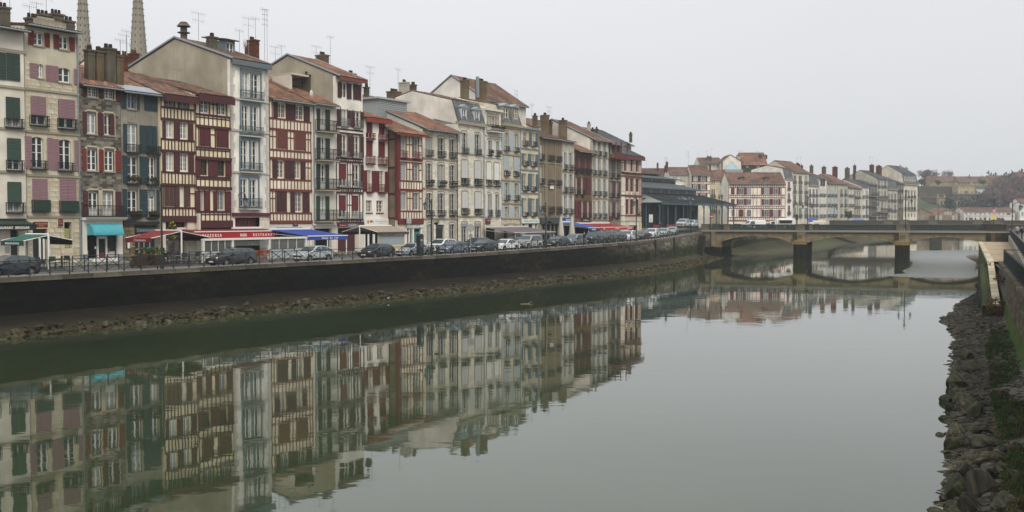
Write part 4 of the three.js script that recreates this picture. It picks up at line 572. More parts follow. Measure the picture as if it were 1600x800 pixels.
// house H2
{
  const H = house({ label: 'half timbered corner house with bright red beams and a red corner post', x: [621, 660], eave: 209.5, wall: wPanelPale, side: M('#8f8471', 0.95, { map: T.grime }), sh: tRed, out: 1.2, rise: 2.2, pal: 'orange', D: 12, ov: 0.6, st: 'grid', nosill: 1, frame: fGrey, fascia: M('#8a2f28', 0.7), fh: 0.2, xo: 0.7,
    rows: [{ y: [213, 245], w: [[626, 633.5], [645.5, 653]], b: [236, 246] }, { y: [255, 282], w: [[626, 634.5], [645.5, 653.5]] }, { y: [300.5, 328], w: [[626, 635], [645.5, 654]] }], bm: cRed,
    t: { m: tRed, beams: [[211, 0.2], [249, 0.26, 0.1], [254, 0.12], [283, 0.14], [297, 0.24, 0.1], [330, 0.14], [346, 0.6, 0.2]], studs: [[211, 249, 3], [254, 283, 3], [283, 297, 9], [297, 330, 3], [330, 345, 9]] }, holes: [[633.5, 357, 659.2, 386]] });
  box('corner_post', -0.05, 3.0, -0.3, 0.3, H.eave, 0.09, tRed, H.g); for (const y of [3.1, 5.6, 8.3, 11.2]) box('timber', -0.05, y, -3.0, -0.002, y + 0.2, -0.32, tMaroon, H.g); for (const z of [-1.3, -2.9]) box('timber', -0.045, 3.2, z, -0.003, H.eave - 0.1, z + 0.22, tMaroon, H.g);
  P(H, 'ground_wall', 622, 350.5, 634, 387, 0.003, 0.05, wCream); sign(H, 634.3, 349.6, 659.8, 355.4, 0.1, '#d8dcd6', [['SUD COPIE', 0.5, 0.52, 'bold 0.95px sans-serif']], '#1c6a63', '#dfe3dd');
  P(H, 'door', 635, 359, 645, 385, -0.25, -0.18, mPane2); P(H, 'door_frame', 634, 357.5, 635.6, 386, -0.2, 0.03, mWhite); P(H, 'door_frame', 644.8, 357.5, 646.6, 386, -0.2, 0.03, mWhite); P(H, 'door_frame', 639.5, 358, 640.8, 386, -0.2, 0.0, mWhite); P(H, 'door_frame', 657.8, 357.5, 659.7, 386, -0.2, 0.03, mWhite); P(H, 'shop_window', 647, 362, 657.5, 378, -0.22, -0.18, M('#2f6e68', 0.3)); P(H, 'shop_window', 647, 378.2, 657.5, 380, -0.22, -0.17, cRed); P(H, 'shop_window', 635, 355.8, 659, 359, -0.22, -0.16, mPane2);
  const A = H.L(633, 345), b = thing('projecting_sign', 'small grey projecting sign above the copy shop', 'sign', H.F.pos(H.s0 + A[0], H.base + A[1], 0.5), H.F.turn); box('board', -0.35, -0.28, -0.05, 0.35, 0.28, 0.05, M('#a7aaa9', 0.6), b); printOn(b, 0.66, 0.5, textPanel(0.66, 0.5, [['FAX', 0.5, 0.3, 'bold 0.3px sans-serif'], ['COPIE', 0.5, 0.7, 'bold 0.3px sans-serif']], '#5b605f', '#a7aaa9'), [0, 0, 0.054]); box('bracket', -0.04, -0.03, -0.5, 0.04, 0.03, -0.05, mIron, b);
}
// house I
{
  const H = house({ label: 'pale stone house with three columns of tall arched windows', x: [660.5, 715], eave: 204, wall: wStone, side: wGableWhite, sh: mWhite, rise: 2.4, pal: 'orange', D: 12, ov: 0.6, arch: 1, frame: fGrey, pipe: [713.5], pipeM: mDark, str: [249, 295, 342], surr: mStoneTrim, verge: 1,
    rows: [{ y: [213, 243], w: [[666, 674], [684.5, 693.5], [702.5, 710.5]], b: [234.5, 243] }, { y: [255, 289], w: [[666, 674], [684.5, 693.5], [702.5, 710.5]], b: [281, 290], fl: 1 }, { y: [301, 335], w: [[666.5, 674.5], [684.5, 693.5], [702.5, 710.5]], b: [329, 337] }, { y: [350, 380], w: [[668, 676], [702.5, 710.5]] }], holes: [[681, 351, 694.5, 384]], ch: [[627, 638, 158, 8.4, mPotRed, 1, 0.8]] });
  P(H, 'door', 681.5, 357, 694, 384, -0.3, -0.22, mDark); P(H, 'transom', 681.5, 351.5, 694, 357, -0.28, -0.2, M('#2f4a44', 0.5));
}
// house J
{
  const H = house({ label: 'stone house with a grey slate mansard and two dormers', x: [715.5, 757], eave: 196, wall: wStone, side: wGableWhite, sh: cPaleW, roof: 'mansard', mh: 2.4, ins: 0.85, rise: 1.4, pal: 'rust', D: 13, arch: 1, frame: fGrey, str: [241, 291, 338], surr: mStoneTrim, pipe: [755.5], pipeM: mZinc,
    rows: [{ y: [207, 239], w: [[721, 729], [742, 749.5]], s: [[717, 720.8], [732, 741], [750.5, 754.5]], b: [231, 239] }, { y: [252, 288], w: [[721, 730.5], [741.5, 751]], b: [278, 288] }, { y: [301, 334], w: [[721.5, 730.5], [742, 751]], b: [325.5, 334] }, { y: [349, 380], w: [[721.5, 729.5], [742, 750]] }], ch: [[719, 733, 121, 5.2, mChimTan, 2, 1.2], [742.5, 761, 123, 5.4, mChimTan, 3, 1.2]] });
  for (const [x0, x1, y0, y1] of [[721, 730.5, 252, 278], [741.5, 751, 252, 279], [721.5, 730.5, 301, 325], [742, 751, 301, 326]]) { const A = H.L(x0, 265)[0], B = H.L(x1, 265)[0], b = H.L((x0 + x1) / 2, y1)[1], t = H.L((x0 + x1) / 2, y0)[1]; for (const i of [0, 1]) mesh('shutter', leaf((B - A) / 2 - 0.02, t - b), cPaleW, H.g, [A + i * (B - A) / 2, b, 0.03]); }
  dormer(H, 721, 729.5, 169, 190, -0.04, { ped: 1, m: M('#b9c0c2', 0.6) }); dormer(H, 741.5, 749.5, 173, 194, -0.04, { ped: 1, m: M('#b9c0c2', 0.6) });
  P(H, 'shop_band', 721.5, 349, 729.5, 354, -0.1, 0.0, M('#8b8c8c', 0.6)); P(H, 'shop_band', 742, 349, 750, 354, -0.1, 0.0, M('#8b8c8c', 0.6));
  const q = H.Lz(744, 120, 5.2); mesh('flue', bar([q[0], q[1] - 2.6, -5.0], [q[0], q[1], -5.0], 0.22, 10), mTin, H.g);
}
// house K
{
  const H = house({ label: 'narrow stone house with a top floor loggia and flower balconies', x: [757.5, 783], eave: 174, wall: wStone, sh: M('#d2d1ca', 0.6), roof: 'flat', D: 13, arch: 1, frame: fGrey, str: [212, 246, 290, 338], surr: mStoneTrim, trim: M('#c9c7bf', 0.8), bm: mIron,
    rows: [{ y: [180, 195], w: [[762, 765], [766.3, 769.3], [770.6, 773.6], [775, 778]], nosill: 1, lb: [760, 780.5, 195, 204], bd: 0.7, fl: 1 }, { y: [219, 242], w: [[762, 767], [774, 779]], s: [[758.5, 761.5], [768, 771], [771.5, 773.7], [779.5, 782.6]], b: [234, 243], fl: 1 }, { y: [255, 290], w: [[760, 767, 'w'], [772, 779, 'w']], b: [281, 290] }, { y: [303, 337], w: [[762, 766.5], [774, 778.5]], s: [[757.8, 761.4], [768, 772.5], [779.5, 783]], b: [328, 337] }], holes: [[759.5, 354, 776, 392]] });
  for (const [x0, x1, y0, y1] of [[760, 767, 255, 281], [772, 779, 256, 282]]) { const A = H.L(x0, 268)[0], B = H.L(x1, 268)[0], b = H.L((x0 + x1) / 2, y1)[1], t = H.L((x0 + x1) / 2, y0)[1]; for (const i of [0, 1]) mesh('shutter', leaf((B - A) / 2 - 0.02, t - b), mWhite, H.g, [A + i * (B - A) / 2, b, 0.03]); }
  P(H, 'door', 760, 355, 775.5, 392, -0.32, -0.25, mInterior); sign(H, 758, 341.5, 765, 350, 0.14, '#7a1f22', [['BAR', 0.5, 0.35, 'bold 0.3px serif', '#d8c7b0'], ['—', 0.5, 0.85, 'bold 0.3px serif', '#d8762e']], '#d8762e', '#5f1a1c');
}
// house L
{
  const H = house({ label: 'stone house with pale blue shutters and two stone dormers in a slate mansard', x: [783.5, 814], eave: 198, wall: M('#cdc6b6', 0.93, { map: T.ashlar }), sh: cPale, roof: 'mansard', mh: 2.2, ins: 0.8, rise: 1.2, pal: 'rust', D: 13, dent: 1, frame: fCreamW, str: [242, 282, 318, 341], surr: mStoneTrim, pipe: [812.5], arch: 1,
    rows: [{ y: [207, 235], w: [[788, 793.5], [803.5, 808.5]], s: [[783.7, 787.4], [794.5, 798.7], [799, 803], [809.5, 813.3]], b: [228, 235] }, { y: [245, 274], w: [[788, 794], [803, 809]], b: [267, 274] }, { y: [285, 312], w: [[788, 794], [803, 809]], s: [[784, 787.4], [795, 798.8], [799, 802.6], [810, 813.6]], b: [304, 312] }, { y: [323, 341], w: [[788, 793.5], [803.5, 809]], s: [[784, 787.4], [795, 798.8], [799, 802.6], [810, 813.6]] }], holes: [[787, 352, 795, 390], [802, 352, 809, 390]] });
  for (const [x0, x1, y0, y1] of [[787, 794.5, 244, 266], [802.5, 809.5, 246, 267]]) { const A = H.L(x0, 255)[0], B = H.L(x1, 255)[0], b = H.L((x0 + x1) / 2, y1)[1], t = H.L((x0 + x1) / 2, y0)[1]; for (const i of [0, 1]) mesh('shutter', leaf((B - A) / 2 - 0.02, t - b), cPale, H.g, [A + i * (B - A) / 2, b, 0.03]); }
  dormer(H, 786, 795.5, 167, 190, -0.04, { ped: 1, m: mStoneTrim }); dormer(H, 801.5, 810, 169, 192, -0.04, { ped: 1, m: mStoneTrim }); P(H, 'door', 787.3, 352.4, 794.8, 390, -0.3, -0.22, mDark); P(H, 'door', 802.3, 352.4, 808.8, 390, -0.3, -0.22, mDark); sign(H, 786, 347.6, 811, 350.5, 0.05, '#b7ad98', [['BOULANGER & MICHEL', 0.5, 0.5, 'bold 0.8px sans-serif']], '#6a5a44', '#b3a993');
}
// house M
{
  const H = house({ label: 'cream house with blue grey shutters above a white shop sign', x: [814.5, 842], eave: 203, wall: M('#d8cdb4', 0.92, { map: T.stucco }), sh: M('#55666c', 0.7), roof: 'flat', D: 13, frame: fCreamW, str: [233, 266, 302], trim: mTin, sillM: mStoneTrim, pipe: [841],
    rows: [{ y: [206, 227], w: [[817.3, 823.2, 'd'], [830.8, 835.6]], s: [[826.4, 830.2], [836.3, 840]], b: [219, 227] }, { y: [240, 258], w: [[818.5, 822.8], [830.8, 835.3]], s: [[814.8, 817.8], [824.5, 830], [836.3, 840.6]], b: [251, 259] }, { y: [271, 297], w: [[817.5, 822.8], [830.8, 835.5]], s: [[814.6, 817], [824.5, 830.2], [837, 841]], b: [291, 298] }, { y: [310, 337], w: [[817.5, 822.8], [830.8, 835.5]], s: [[814.6, 817], [824.5, 830.2], [837, 841]], b: [331, 337.5] }], holes: [[816, 350, 840, 388]], ch: [[832, 840, 177, 5, mChim, 1, 1.0], [845, 858, 176, 6, mChimTan, 2, 1.2], [858, 863, 187, 6.4, mChim, 1, 1.0]], ant: [[808, 141, 6, 2], [831, 163, 6, 1], [858, 167, 7.5, 0]] });
  sign(H, 815, 342.5, 841.8, 348.6, 0.12, '#d6dad2', [['MARGUERITE ET MOI', 0.5, 0.52, 'bold 0.72px sans-serif']], '#2e8a83', '#d9ddd5'); P(H, 'shop_front', 816, 350, 840, 388, -0.4, -0.33, mInterior); P(H, 'door_post', 822, 350, 828, 388, -0.33, -0.2, mWhite); P(H, 'door_post', 834, 350, 838, 388, -0.33, -0.2, mWhite);
}
// house N
{
  const H = house({ label: 'weathered yellow stone house with tall closed grey brown bays', x: [842.5, 877], eave: 217, wall: wOld, sh: M('#7d6f5c', 0.85), rise: 2.0, pal: 'brown', D: 12, ov: 0.5, frame: fCreamW, str: [255, 291, 333], pipe: [851], bm: mIron,
    rows: [{ y: [225, 249], w: [[844, 848]], b: [240, 249] }, { y: [225, 250], w: [[856, 864, 'c'], [868.5, 875.5, 'c']], b: [243, 250] }, { y: [260, 286], w: [[844, 848]], b: [279, 287] }, { y: [261, 288], w: [[856, 864, 'c'], [868.5, 875.5, 'c']], b: [281, 288] }, { y: [299, 331], w: [[844, 848]], b: [322, 331] }, { y: [300, 332], w: [[856, 864, 'c'], [868.5, 875.5, 'c']], b: [323, 332] }], holes: [[846, 350, 874, 386]] });
  P(H, 'shop_beam', 843, 340, 876.6, 348.5, 0.003, 0.25, M('#3a3c3e', 0.7)); P(H, 'shop_front', 846, 350, 874, 386, -0.36, -0.33, mPane); for (const x of [848, 855, 862, 868]) P(H, 'door_post', x, 350, x + 1.6, 386, -0.33, -0.2, M('#6f7372', 0.7));
  P(H, 'window_sheet', 857.5, 286, 863.5, 295, 0.16, 0.19, mWhite); for (const x of [852.5, 866]) P(H, 'pilaster', x, 222, x + 1.6, 338, 0.003, 0.12, wOld);
}
// house O
{
  const H = house({ label: 'narrow grey white house with pale shutters and small iron balconies', x: [877.5, 897], eave: 222, wall: wStoneG, sh: cPaleW, rise: 1.4, pal: 'brown', D: 12, ov: 0.35, frame: fGrey, str: [268, 302], rows: [{ y: [238, 264], w: [[880.5, 884.5], [889.3, 893.5]], s: [[878, 880.2], [885.2, 887], [894, 896.5]], b: [257, 265] }, { y: [272, 299], w: [[880.5, 884.5], [889.3, 893.5]], s: [[878, 880.2], [885.2, 887.2], [894, 896.5]], b: [292, 300] }, { y: [306, 333], w: [[880.5, 884.5], [889.3, 893.5]], s: [[878, 880.2], [885.2, 887.2], [894, 896.5]], b: [326, 334] }], holes: [[879, 352, 896, 384]], ch: [[873, 886, 184, 4.0, mChimTan, 1, 1.1]] });
  sign(H, 879.5, 340.5, 894, 346.5, 0.12, '#2a3a6e', [['BRASSERIE', 0.55, 0.5, 'bold 0.6px sans-serif']], '#c8cde0', '#2a3a6e'); P(H, 'shop_front', 879, 352, 896, 384, -0.4, -0.33, mInterior); P(H, 'door_post', 883, 352, 885, 384, -0.33, -0.2, cBlueGrey);
}
// house P
{
  const H = house({ label: 'brown house with maroon shutters under an orange tiled eave', x: [897.5, 924.5], eave: 236, wall: wBrown, sh: M('#6b2328', 0.75), rise: 2.4, pal: 'orange', D: 12, ov: 0.8, frame: fCreamW, bm: mIron, nosill: 1,
    rows: [{ y: [243, 268], w: [[898.5, 903, 'c'], [907, 913, 'c'], [916.5, 922, 'c']], b: [262, 269] }, { y: [277, 303], w: [[899.5, 902.5], [908, 911.5]], s: [[903, 906.5], [912, 915.3], [916, 922.5]], b: [296, 304] }, { y: [314, 340], w: [[908, 911.5], [917.5, 921]], s: [[898, 903.5], [904, 907.4], [912.2, 916.8], [921.3, 924.2]], b: [333, 340] }], holes: [[900, 353, 922, 383]] });
  sign(H, 907, 342, 921, 346, 0.12, '#5a2a28', [['le Chistera', 0.5, 0.5, 'italic bold 0.8px serif']], '#d8d2c6', '#4f2725'); P(H, 'shop_front', 900, 353, 922, 383, -0.4, -0.33, mInterior);
}
// house Q
{
  const H = house({ label: 'taller grey house with pale shutters and a blank white gable on its left', x: [925, 950.5], eave: 219.5, wall: wStoneG, side: wGableWhite, sh: cPaleW, rise: 3.0, pal: 'rust', D: 13, ov: 0.5, frame: fGrey, str: [246, 276, 310, 343], verge: 1,
    rows: [{ y: [221, 242], w: [[926.5, 929.5], [934, 937.5], [942.5, 946]], s: [[930, 932.2], [938, 940], [946.6, 949]], b: [235, 242] }, { y: [248, 272], w: [[926.5, 929.5], [934, 937.5], [942.5, 946]], s: [[930, 932.4], [938, 940.2], [946.6, 949.4]], b: [265, 272] }, { y: [279, 305], w: [[926.5, 929.5], [934, 937.5], [942.5, 946]], s: [[930, 932.4], [938, 940.2], [946.6, 949.4]], b: [298, 305] }, { y: [314, 340], w: [[926.5, 929.5], [934, 937.5], [942.5, 946]], s: [[930, 932.4], [938, 940.2], [946.6, 949.4]], b: [333, 340] }], ch: [[919, 923, 190, 7.5, mChimWhite, 1, 0.7], [924, 929, 199, 5.6, mChimGrey, 2, 0.8], [930, 935, 198, 5.6, mChimGrey, 2, 0.8]] });
  sign(H, 927, 347.5, 945, 349.8, 0.06, '#c9c4b6', [['OPTIC CENTRE', 0.5, 0.5, 'bold 0.8px sans-serif']], '#7b7b76', '#c9c4b6');
}
// house R
{
  const H = house({ label: 'grey brown house with maroon shutters and a projecting maroon gallery on top', x: [951, 969.5], eave: 225.5, wall: M('#9a8f80', 0.95, { map: T.grime }), sh: M('#6b2a2e', 0.75), rise: 2.6, pal: 'rust', D: 13, ov: 0.5, frame: fGrey, str: [282, 311],
    rows: [{ y: [226, 240], w: [[953, 957], [961, 965]], s: [[951.4, 952.7], [957.3, 960.5], [965.4, 968]] }, { y: [251, 277], w: [[953.5, 957], [961.7, 966]], b: [270, 278] }, { y: [283, 308], w: [[953.5, 957], [961.7, 966]], s: [[957.5, 961.2], [966.5, 969]], b: [302, 308] }, { y: [315, 340], w: [[953.5, 957], [961.7, 966]], s: [[957.5, 961.2]], b: [333, 340] }] });
  P(H, 'gallery_floor', 950.6, 247, 970, 250, 0.003, 1.2, M('#6a2428', 0.75)); P(H, 'gallery_rail', 950.6, 240, 970, 247, 1.1, 1.16, M('#6f282c', 0.75)); for (const x of [951.5, 960, 969]) P(H, 'gallery_post', x, 222, x + 0.8, 240, 1.05, 1.15, M('#6a2428', 0.75)); sign(H, 951.6, 338, 956, 344.4, 0.14, '#7a2b24', [['R', 0.5, 0.5, 'bold 0.6px serif']], '#d8b060', '#7a2b24');
}
// house S
{
  const H = house({ label: 'last house of the row with jettied top floor and red half timbering', x: [970, 1002], eave: 243, wall: M('#e0d8c6', 0.92, { map: T.stucco }), side: M('#c9b47c', 0.92, { map: T.stucco }), sh: tRed, rise: 2.5, pal: 'slate', D: 11, ov: 0.55, fascia: M('#7c2f30', 0.7), fh: 0.55, st: 'grid', nosill: 1, frame: M('#7d2a2f', 0.7),
    rows: [{ y: [249, 267], w: [[975.5, 979], [985.5, 989], [994, 997.5]] }, { y: [278, 299], w: [[978, 982.5], [985, 990], [993.5, 998.5]] }, { y: [311, 335], w: [[978, 982.5], [985, 990], [993.5, 998.5]] }],
    t: { m: M('#85353a', 0.8), beams: [[246, 0.2], [271, 0.3, 0.2], [276, 0.26, 0.14], [306, 0.3, 0.12], [337, 0.25, 0.1]], studs: [[246, 270, 5], [277, 306, 6], [300, 306, 9], [306, 337, 6]] }, holes: [[982, 352, 996, 380]], ch: [[980, 985, 224, 3.5, mChimTan, 1, 0.9]] });
  P(H, 'stone_band', 976, 338.5, 1001.8, 346, 0.003, 0.08, wStoneG); P(H, 'corner_strip', 970.2, 272, 975.5, 346, 0.003, 0.1, wStone); P(H, 'corner_strip', 998.5, 347, 1001.8, 380, 0.003, 0.1, wYellow); P(H, 'shop_front', 982, 352, 996, 380, -0.4, -0.33, mInterior); box('jetty_floor', 0, H.L(986, 271)[1] - 0.1, 0.003, H.w, H.L(986, 271)[1] + 0.1, 0.3, tMaroon, H.g);
}
// the big white gabled house that rises behind
{
  const H = house({ n: 'rear_house', label: 'big white gabled house rising behind the slate mansard house', x: [757, 822], eave: 161, out: -8, wall: wGableWhite, side: wGableWhite, rise: 3.4, pal: 'rust', D: 10.6, ov: 0.4, verge: 1, base: 3 });
  const c = H.L(760, 158); box('air_vent', 0.5, H.eave - 2.2, 0.003, 1.7, H.eave - 1.3, 0.5, mWhite, H.g);
}
{ // low roofs seen between and behind the row
  house({ n: 'rear_house', label: 'rear house with a rust tiled roof behind the white house with blinds', x: [586, 640], eave: 172, out: -9, wall: wCream, rise: 2, pal: 'rust', D: 10, base: 3 });
  house({ n: 'rear_house', label: 'rear house with a chimney stack behind the weathered yellow house', x: [838, 900], eave: 207, out: -9, wall: wCream, side: wGableWhite, rise: 2.2, pal: 'rust', D: 10, base: 3, ch: [[844, 858, 178, 3, mChimTan, 2, 1.2]] });
  house({ n: 'rear_house', label: 'rear house with a dark slate roof behind the last houses of the row', x: [940, 986], eave: 224, out: -7, wall: wStoneG, rise: 2.6, pal: 'slate', D: 11, base: 3.5, ch: [[984, 988, 206, 4, mChimGrey, 1, 0.8]] });
  house({ n: 'rear_house', label: 'rear house with a white skylight strip behind the grey rendered house', x: [196, 270], eave: 118, out: -13.5, wall: wCream, rise: 2.0, pal: 'brown', D: 9, base: 3, ch: [[200, 218, 78, 2, mChimBrick, 2, 1.4]] });
}
// cathedral spires far behind the roofs
for (const [px, d, yb, wpx, label] of [[131, 215, 120, 13.5, 'left one of two tall stone cathedral spires behind the roofs'], [217, 230, 120, 15, 'right one of two tall stone cathedral spires behind the roofs']]) {
  const p = at(px, yb, d), sc = d / 1600, R = wpx * sc, hgt = 30, g = thing('cathedral_spire', label, 'spire', [p.x, 2.9, p.z], 0.3), y0 = p.y - 2.9, m = M('#aaa598', 0.95, { map: T.grime });
  const cone = new THREE.CylinderGeometry(0.1, R, hgt, 8, 12); mesh('spire', cone, m, g, [0, y0 + hgt / 2, 0]); box('tower', -R * 1.25, 0, -R * 1.25, R * 1.25, y0 + 0.2, R * 1.25, m, g);
  const ck = new THREE.OctahedronGeometry(0.14); for (let k = 0; k < 8; k++) for (let i = 1; i < 22; i++) { const t = i / 22, r = lerp(R, 0.1, t) + 0.08, a = k / 8 * 6.2832; mesh('crocket', ck, m, g, [Math.sin(a) * r, y0 + t * hgt, Math.cos(a) * r]); }
  const hole = new THREE.SphereGeometry(0.13, 6, 4); for (let i = 1; i < 18; i++) for (let k = 0; k < 8; k++) { const t = i / 20, r = lerp(R, 0.1, t) * 0.92, a = (k + 0.5) / 8 * 6.2832; mesh('spire_opening', hole, mDark, g, [Math.sin(a) * r, y0 + t * hgt, Math.cos(a) * r]).scale.set(1, 2.2, 1); }
}
// ---------- the stone bridge ----------
const BR = frame(111.3, -162.75);
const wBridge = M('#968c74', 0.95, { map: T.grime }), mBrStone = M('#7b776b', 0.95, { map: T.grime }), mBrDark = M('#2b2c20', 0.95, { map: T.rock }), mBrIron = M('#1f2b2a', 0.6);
{
  const s0 = BR.loc(1094, 360).s, g = thing('stone_bridge', 'low stone bridge of three flat arches with dark iron parapets', 'bridge', BR.pos(s0, 0), BR.turn), X = (px) => BR.loc(px, 370).s - s0, Y = (px, py) => BR.loc(px, py).y, W = 10;
  const xe = X(1578), top = 4.2, spans = [[1127, 377.5, 1182, 368.5, 1240, 379.5], [1260, 379.5, 1327, 369.5, 1398.5, 380], [1422, 378.5, 1482, 370.5, 1538, 381]];
  const sh = new THREE.Shape(); sh.moveTo(0, top); sh.lineTo(0, 1.6);
  for (const [a, ya, c, yc, b, yb] of spans) { sh.lineTo(X(a), 1.6); const y0 = Y(a, ya), y1 = Y(b, yb), cr = Y(c, yc); sh.lineTo(X(a), y0); sh.quadraticCurveTo((X(a) + X(b)) / 2, 2 * cr - (y0 + y1) / 2, X(b), y1); sh.lineTo(X(b), 1.6); }
  sh.lineTo(xe, 1.6); sh.lineTo(xe, top); sh.closePath();
  const body = new THREE.ExtrudeGeometry(sh, { depth: W, bevelEnabled: false, curveSegments: 18 }); body.translate(0, 0, -W); mesh('arch_wall', body, wBridge, g);
  box('deck', -12, top + 0.002, -W + 0.3, xe + 8, top + 0.2, -0.3, M('#63615c', 0.95, { map: T.asphalt }), g);
  // the arch ring stones
  seed(301); const ringM = ['#998c6f', '#8b7e64', '#a39678'].map((h) => M(h, 0.95, { map: T.grime }));
  for (const [a, ya, c, yc, b, yb] of spans) { const x0 = X(a), x1 = X(b), y0 = Y(a, ya), y1 = Y(b, yb), cr = Y(c, yc), cy = 2 * cr - (y0 + y1) / 2, n = 26, pt = (t) => [(1 - t) * (1 - t) * x0 + 2 * t * (1 - t) * (x0 + x1) / 2 + t * t * x1, (1 - t) * (1 - t) * y0 + 2 * t * (1 - t) * cy + t * t * y1]; for (let i = 0; i < n; i++) { const p = pt((i + 0.5) / n), q0 = pt(i / n), q1 = pt((i + 1) / n), m = box('arch_stone', -0.5, -0.5, 0, 0.5, 0.5, 1, pick(ringM), g); m.scale.set(Math.hypot(q1[0] - q0[0], q1[1] - q0[1]) - 0.025, 0.44, 0.04); m.position.set(p[0], p[1] + 0.225, 0.022); m.rotation.z = Math.atan2(q1[1] - q0[1], q1[0] - q0[0]); } }
  // piers and abutments
  const pier = (a, b, za, zb) => { const x0 = X(a), x1 = X(b), xm = (x0 + x1) / 2, w = x1 - x0, q = new THREE.Shape([[x0, -za], [x1, -za], [x1, -zb], [xm + w * 0.25, -zb - 0.35], [xm - w * 0.25, -zb - 0.35], [x0, -zb]].map((p) => new THREE.Vector2(p[0], p[1]))), e = new THREE.ExtrudeGeometry(q, { depth: 3.6, bevelEnabled: false }); e.rotateX(-Math.PI / 2); e.translate(0, -1.0, 0); return e; };
  for (const [a, b] of [[1240, 1260], [1398.5, 1422]]) {
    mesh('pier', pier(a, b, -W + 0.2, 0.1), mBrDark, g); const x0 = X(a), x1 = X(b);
    box('pier_cap', x0 - 0.12, 2.3, 0.003, x1 + 0.12, 2.72, 0.5, M('#9a8450', 0.95, { map: T.grime }), g); box('pilaster', x0 + 0.05, 2.72, 0.003, x1 - 0.05, top - 0.05, 0.34, wBridge, g); box('pilaster_niche', (x0 + x1) / 2 - 0.35, 3.2, 0.341, (x0 + x1) / 2 + 0.35, 3.75, 0.37, M('#7a6a4d', 0.95, { map: T.grime }), g);
    box('pier_stain', x0 - 0.02, 3.0, 0.002, x0 + 0.55, top - 0.05, 0.36, M('#4f483a', 0.95, { map: T.rock }), g);
  }
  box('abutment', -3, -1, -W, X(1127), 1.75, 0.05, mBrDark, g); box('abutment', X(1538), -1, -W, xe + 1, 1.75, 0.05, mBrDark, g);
  box('abutment_face', -0.4, 1.75, 0.003, X(1110), top - 0.02, 0.3, M('#7f7868', 0.95, { map: T.schist }), g); box('abutment_pier', X(1112), 1.9, 0.004, X(1118), top - 0.02, 0.4, wBridge, g); box('abutment_face', X(1541), 1.75, 0.003, xe, top - 0.02, 0.25, M('#4a4538', 0.95, { map: T.rock }), g); box('abutment_pier', X(1548), 1.75, 0.251, X(1555), top - 0.02, 0.4, M('#6b5f49', 0.95, { map: T.grime }), g);
  // cornice and parapets
  for (const z of [0, -W]) {
    const zo = z ? -1 : 1; box('cornice', -0.5, top - 0.02, z - (z ? 0.35 : 0.3), xe + 0.3, top + 0.26, z + (z ? 0.3 : 0.35), M('#a3a198', 0.92, { map: T.grime }), g);
    const posts = [[1096, 1108], [1131, 1141], [1243, 1258], [1264, 1270], [1400, 1412], [1416, 1422], [1539, 1572]], pts = posts.map(([a, b]) => [X(a), X(b)]);
    posts.forEach(([a, b], i) => { box('parapet_block', pts[i][0], top + 0.26, z - 0.25, pts[i][1], top + 1.1, z + 0.25, i === 6 ? M('#45433a', 0.95, { map: T.grime }) : mBrStone, g); box('parapet_cap', pts[i][0] - 0.06, top + 1.1, z - 0.3, pts[i][1] + 0.06, top + 1.2, z + 0.3, i === 6 ? M('#4b493f', 0.95, { map: T.grime }) : mBrStone, g); });
    for (let i = 0; i < pts.length - 1; i++) { const a = pts[i][1], b = pts[i + 1][0]; if (b - a < 0.4) continue; const n = Math.max(1, Math.round((b - a) / 2.2)); for (let k = 0; k < n; k++) { const p0 = lerp(a, b, k / n) + 0.02, p1 = lerp(a, b, (k + 1) / n) - 0.02, q = [bx(p0, top + 0.3, z - 0.04, p1, top + 0.4, z + 0.04), bx(p0, top + 1.0, z - 0.07, p1, top + 1.1, z + 0.07), bx(p0, top + 0.4, z - 0.05, p0 + 0.09, top + 1.0, z + 0.05), bx(p1 - 0.09, top + 0.4, z - 0.05, p1, top + 1.0, z + 0.05)], w = p1 - p0; for (let m = 1; m < 14; m++) { const x = lerp(p0, p1, m / 14); q.push(bx(x - 0.035, top + 0.4, z - 0.02, x + 0.035, top + 1.0, z + 0.02)); } for (let m = 0; m < 4; m++) { const t = new THREE.TorusGeometry(0.2, 0.045, 5, 10); t.translate(p0 + w * (m + 0.5) / 4, top + 0.7, z + 0.03 * zo); q.push(t); } mesh('iron_panel', merge(q), mBrIron, g); } }
  }
  // a bracket lamp fixing and a graffiti-free service pipe under the cornice
  box('service_pipe', X(1262), top - 0.2, 0.02, X(1396), top - 0.1, 0.12, mBrStone, g);
}
// ---------- second bridge further up ----------
const BR2 = frame(111.3, -271.4);
{
  const s0 = BR2.loc(1296, 350).s, g = thing('far_bridge', 'far bridge with a plain solid stone parapet behind the near bridge', 'bridge', BR2.pos(s0, 0), BR2.turn), X = (px) => BR2.loc(px, 350).s - s0, xe = X(1640), m = M('#5b574d', 0.95, { map: T.grime });
  box('deck', -8, 3.7, -9, xe, 4.75, 0, m, g); box('parapet', 0, 4.75, -0.5, xe, 5.85, 0.06, m, g); box('parapet', 0, 4.75, -9, xe, 5.8, -8.6, m, g); box('cornice', 0, 4.7, 0.062, xe, 4.9, 0.3, mBrStone, g);
  for (const [a, b] of [[1455, 1472], [1560, 1576]]) box('pier', X(a), -1, -9.2, X(b), 3.69, 0.4, M('#4c4a40', 0.95, { map: T.grime }), g);
  for (const px of [1380, 1405, 1450, 1520, 1548]) box('parapet_block', X(px), 4.75, 0.07, X(px) + 2.2, 6.0, 0.2, mBrStone, g);
}
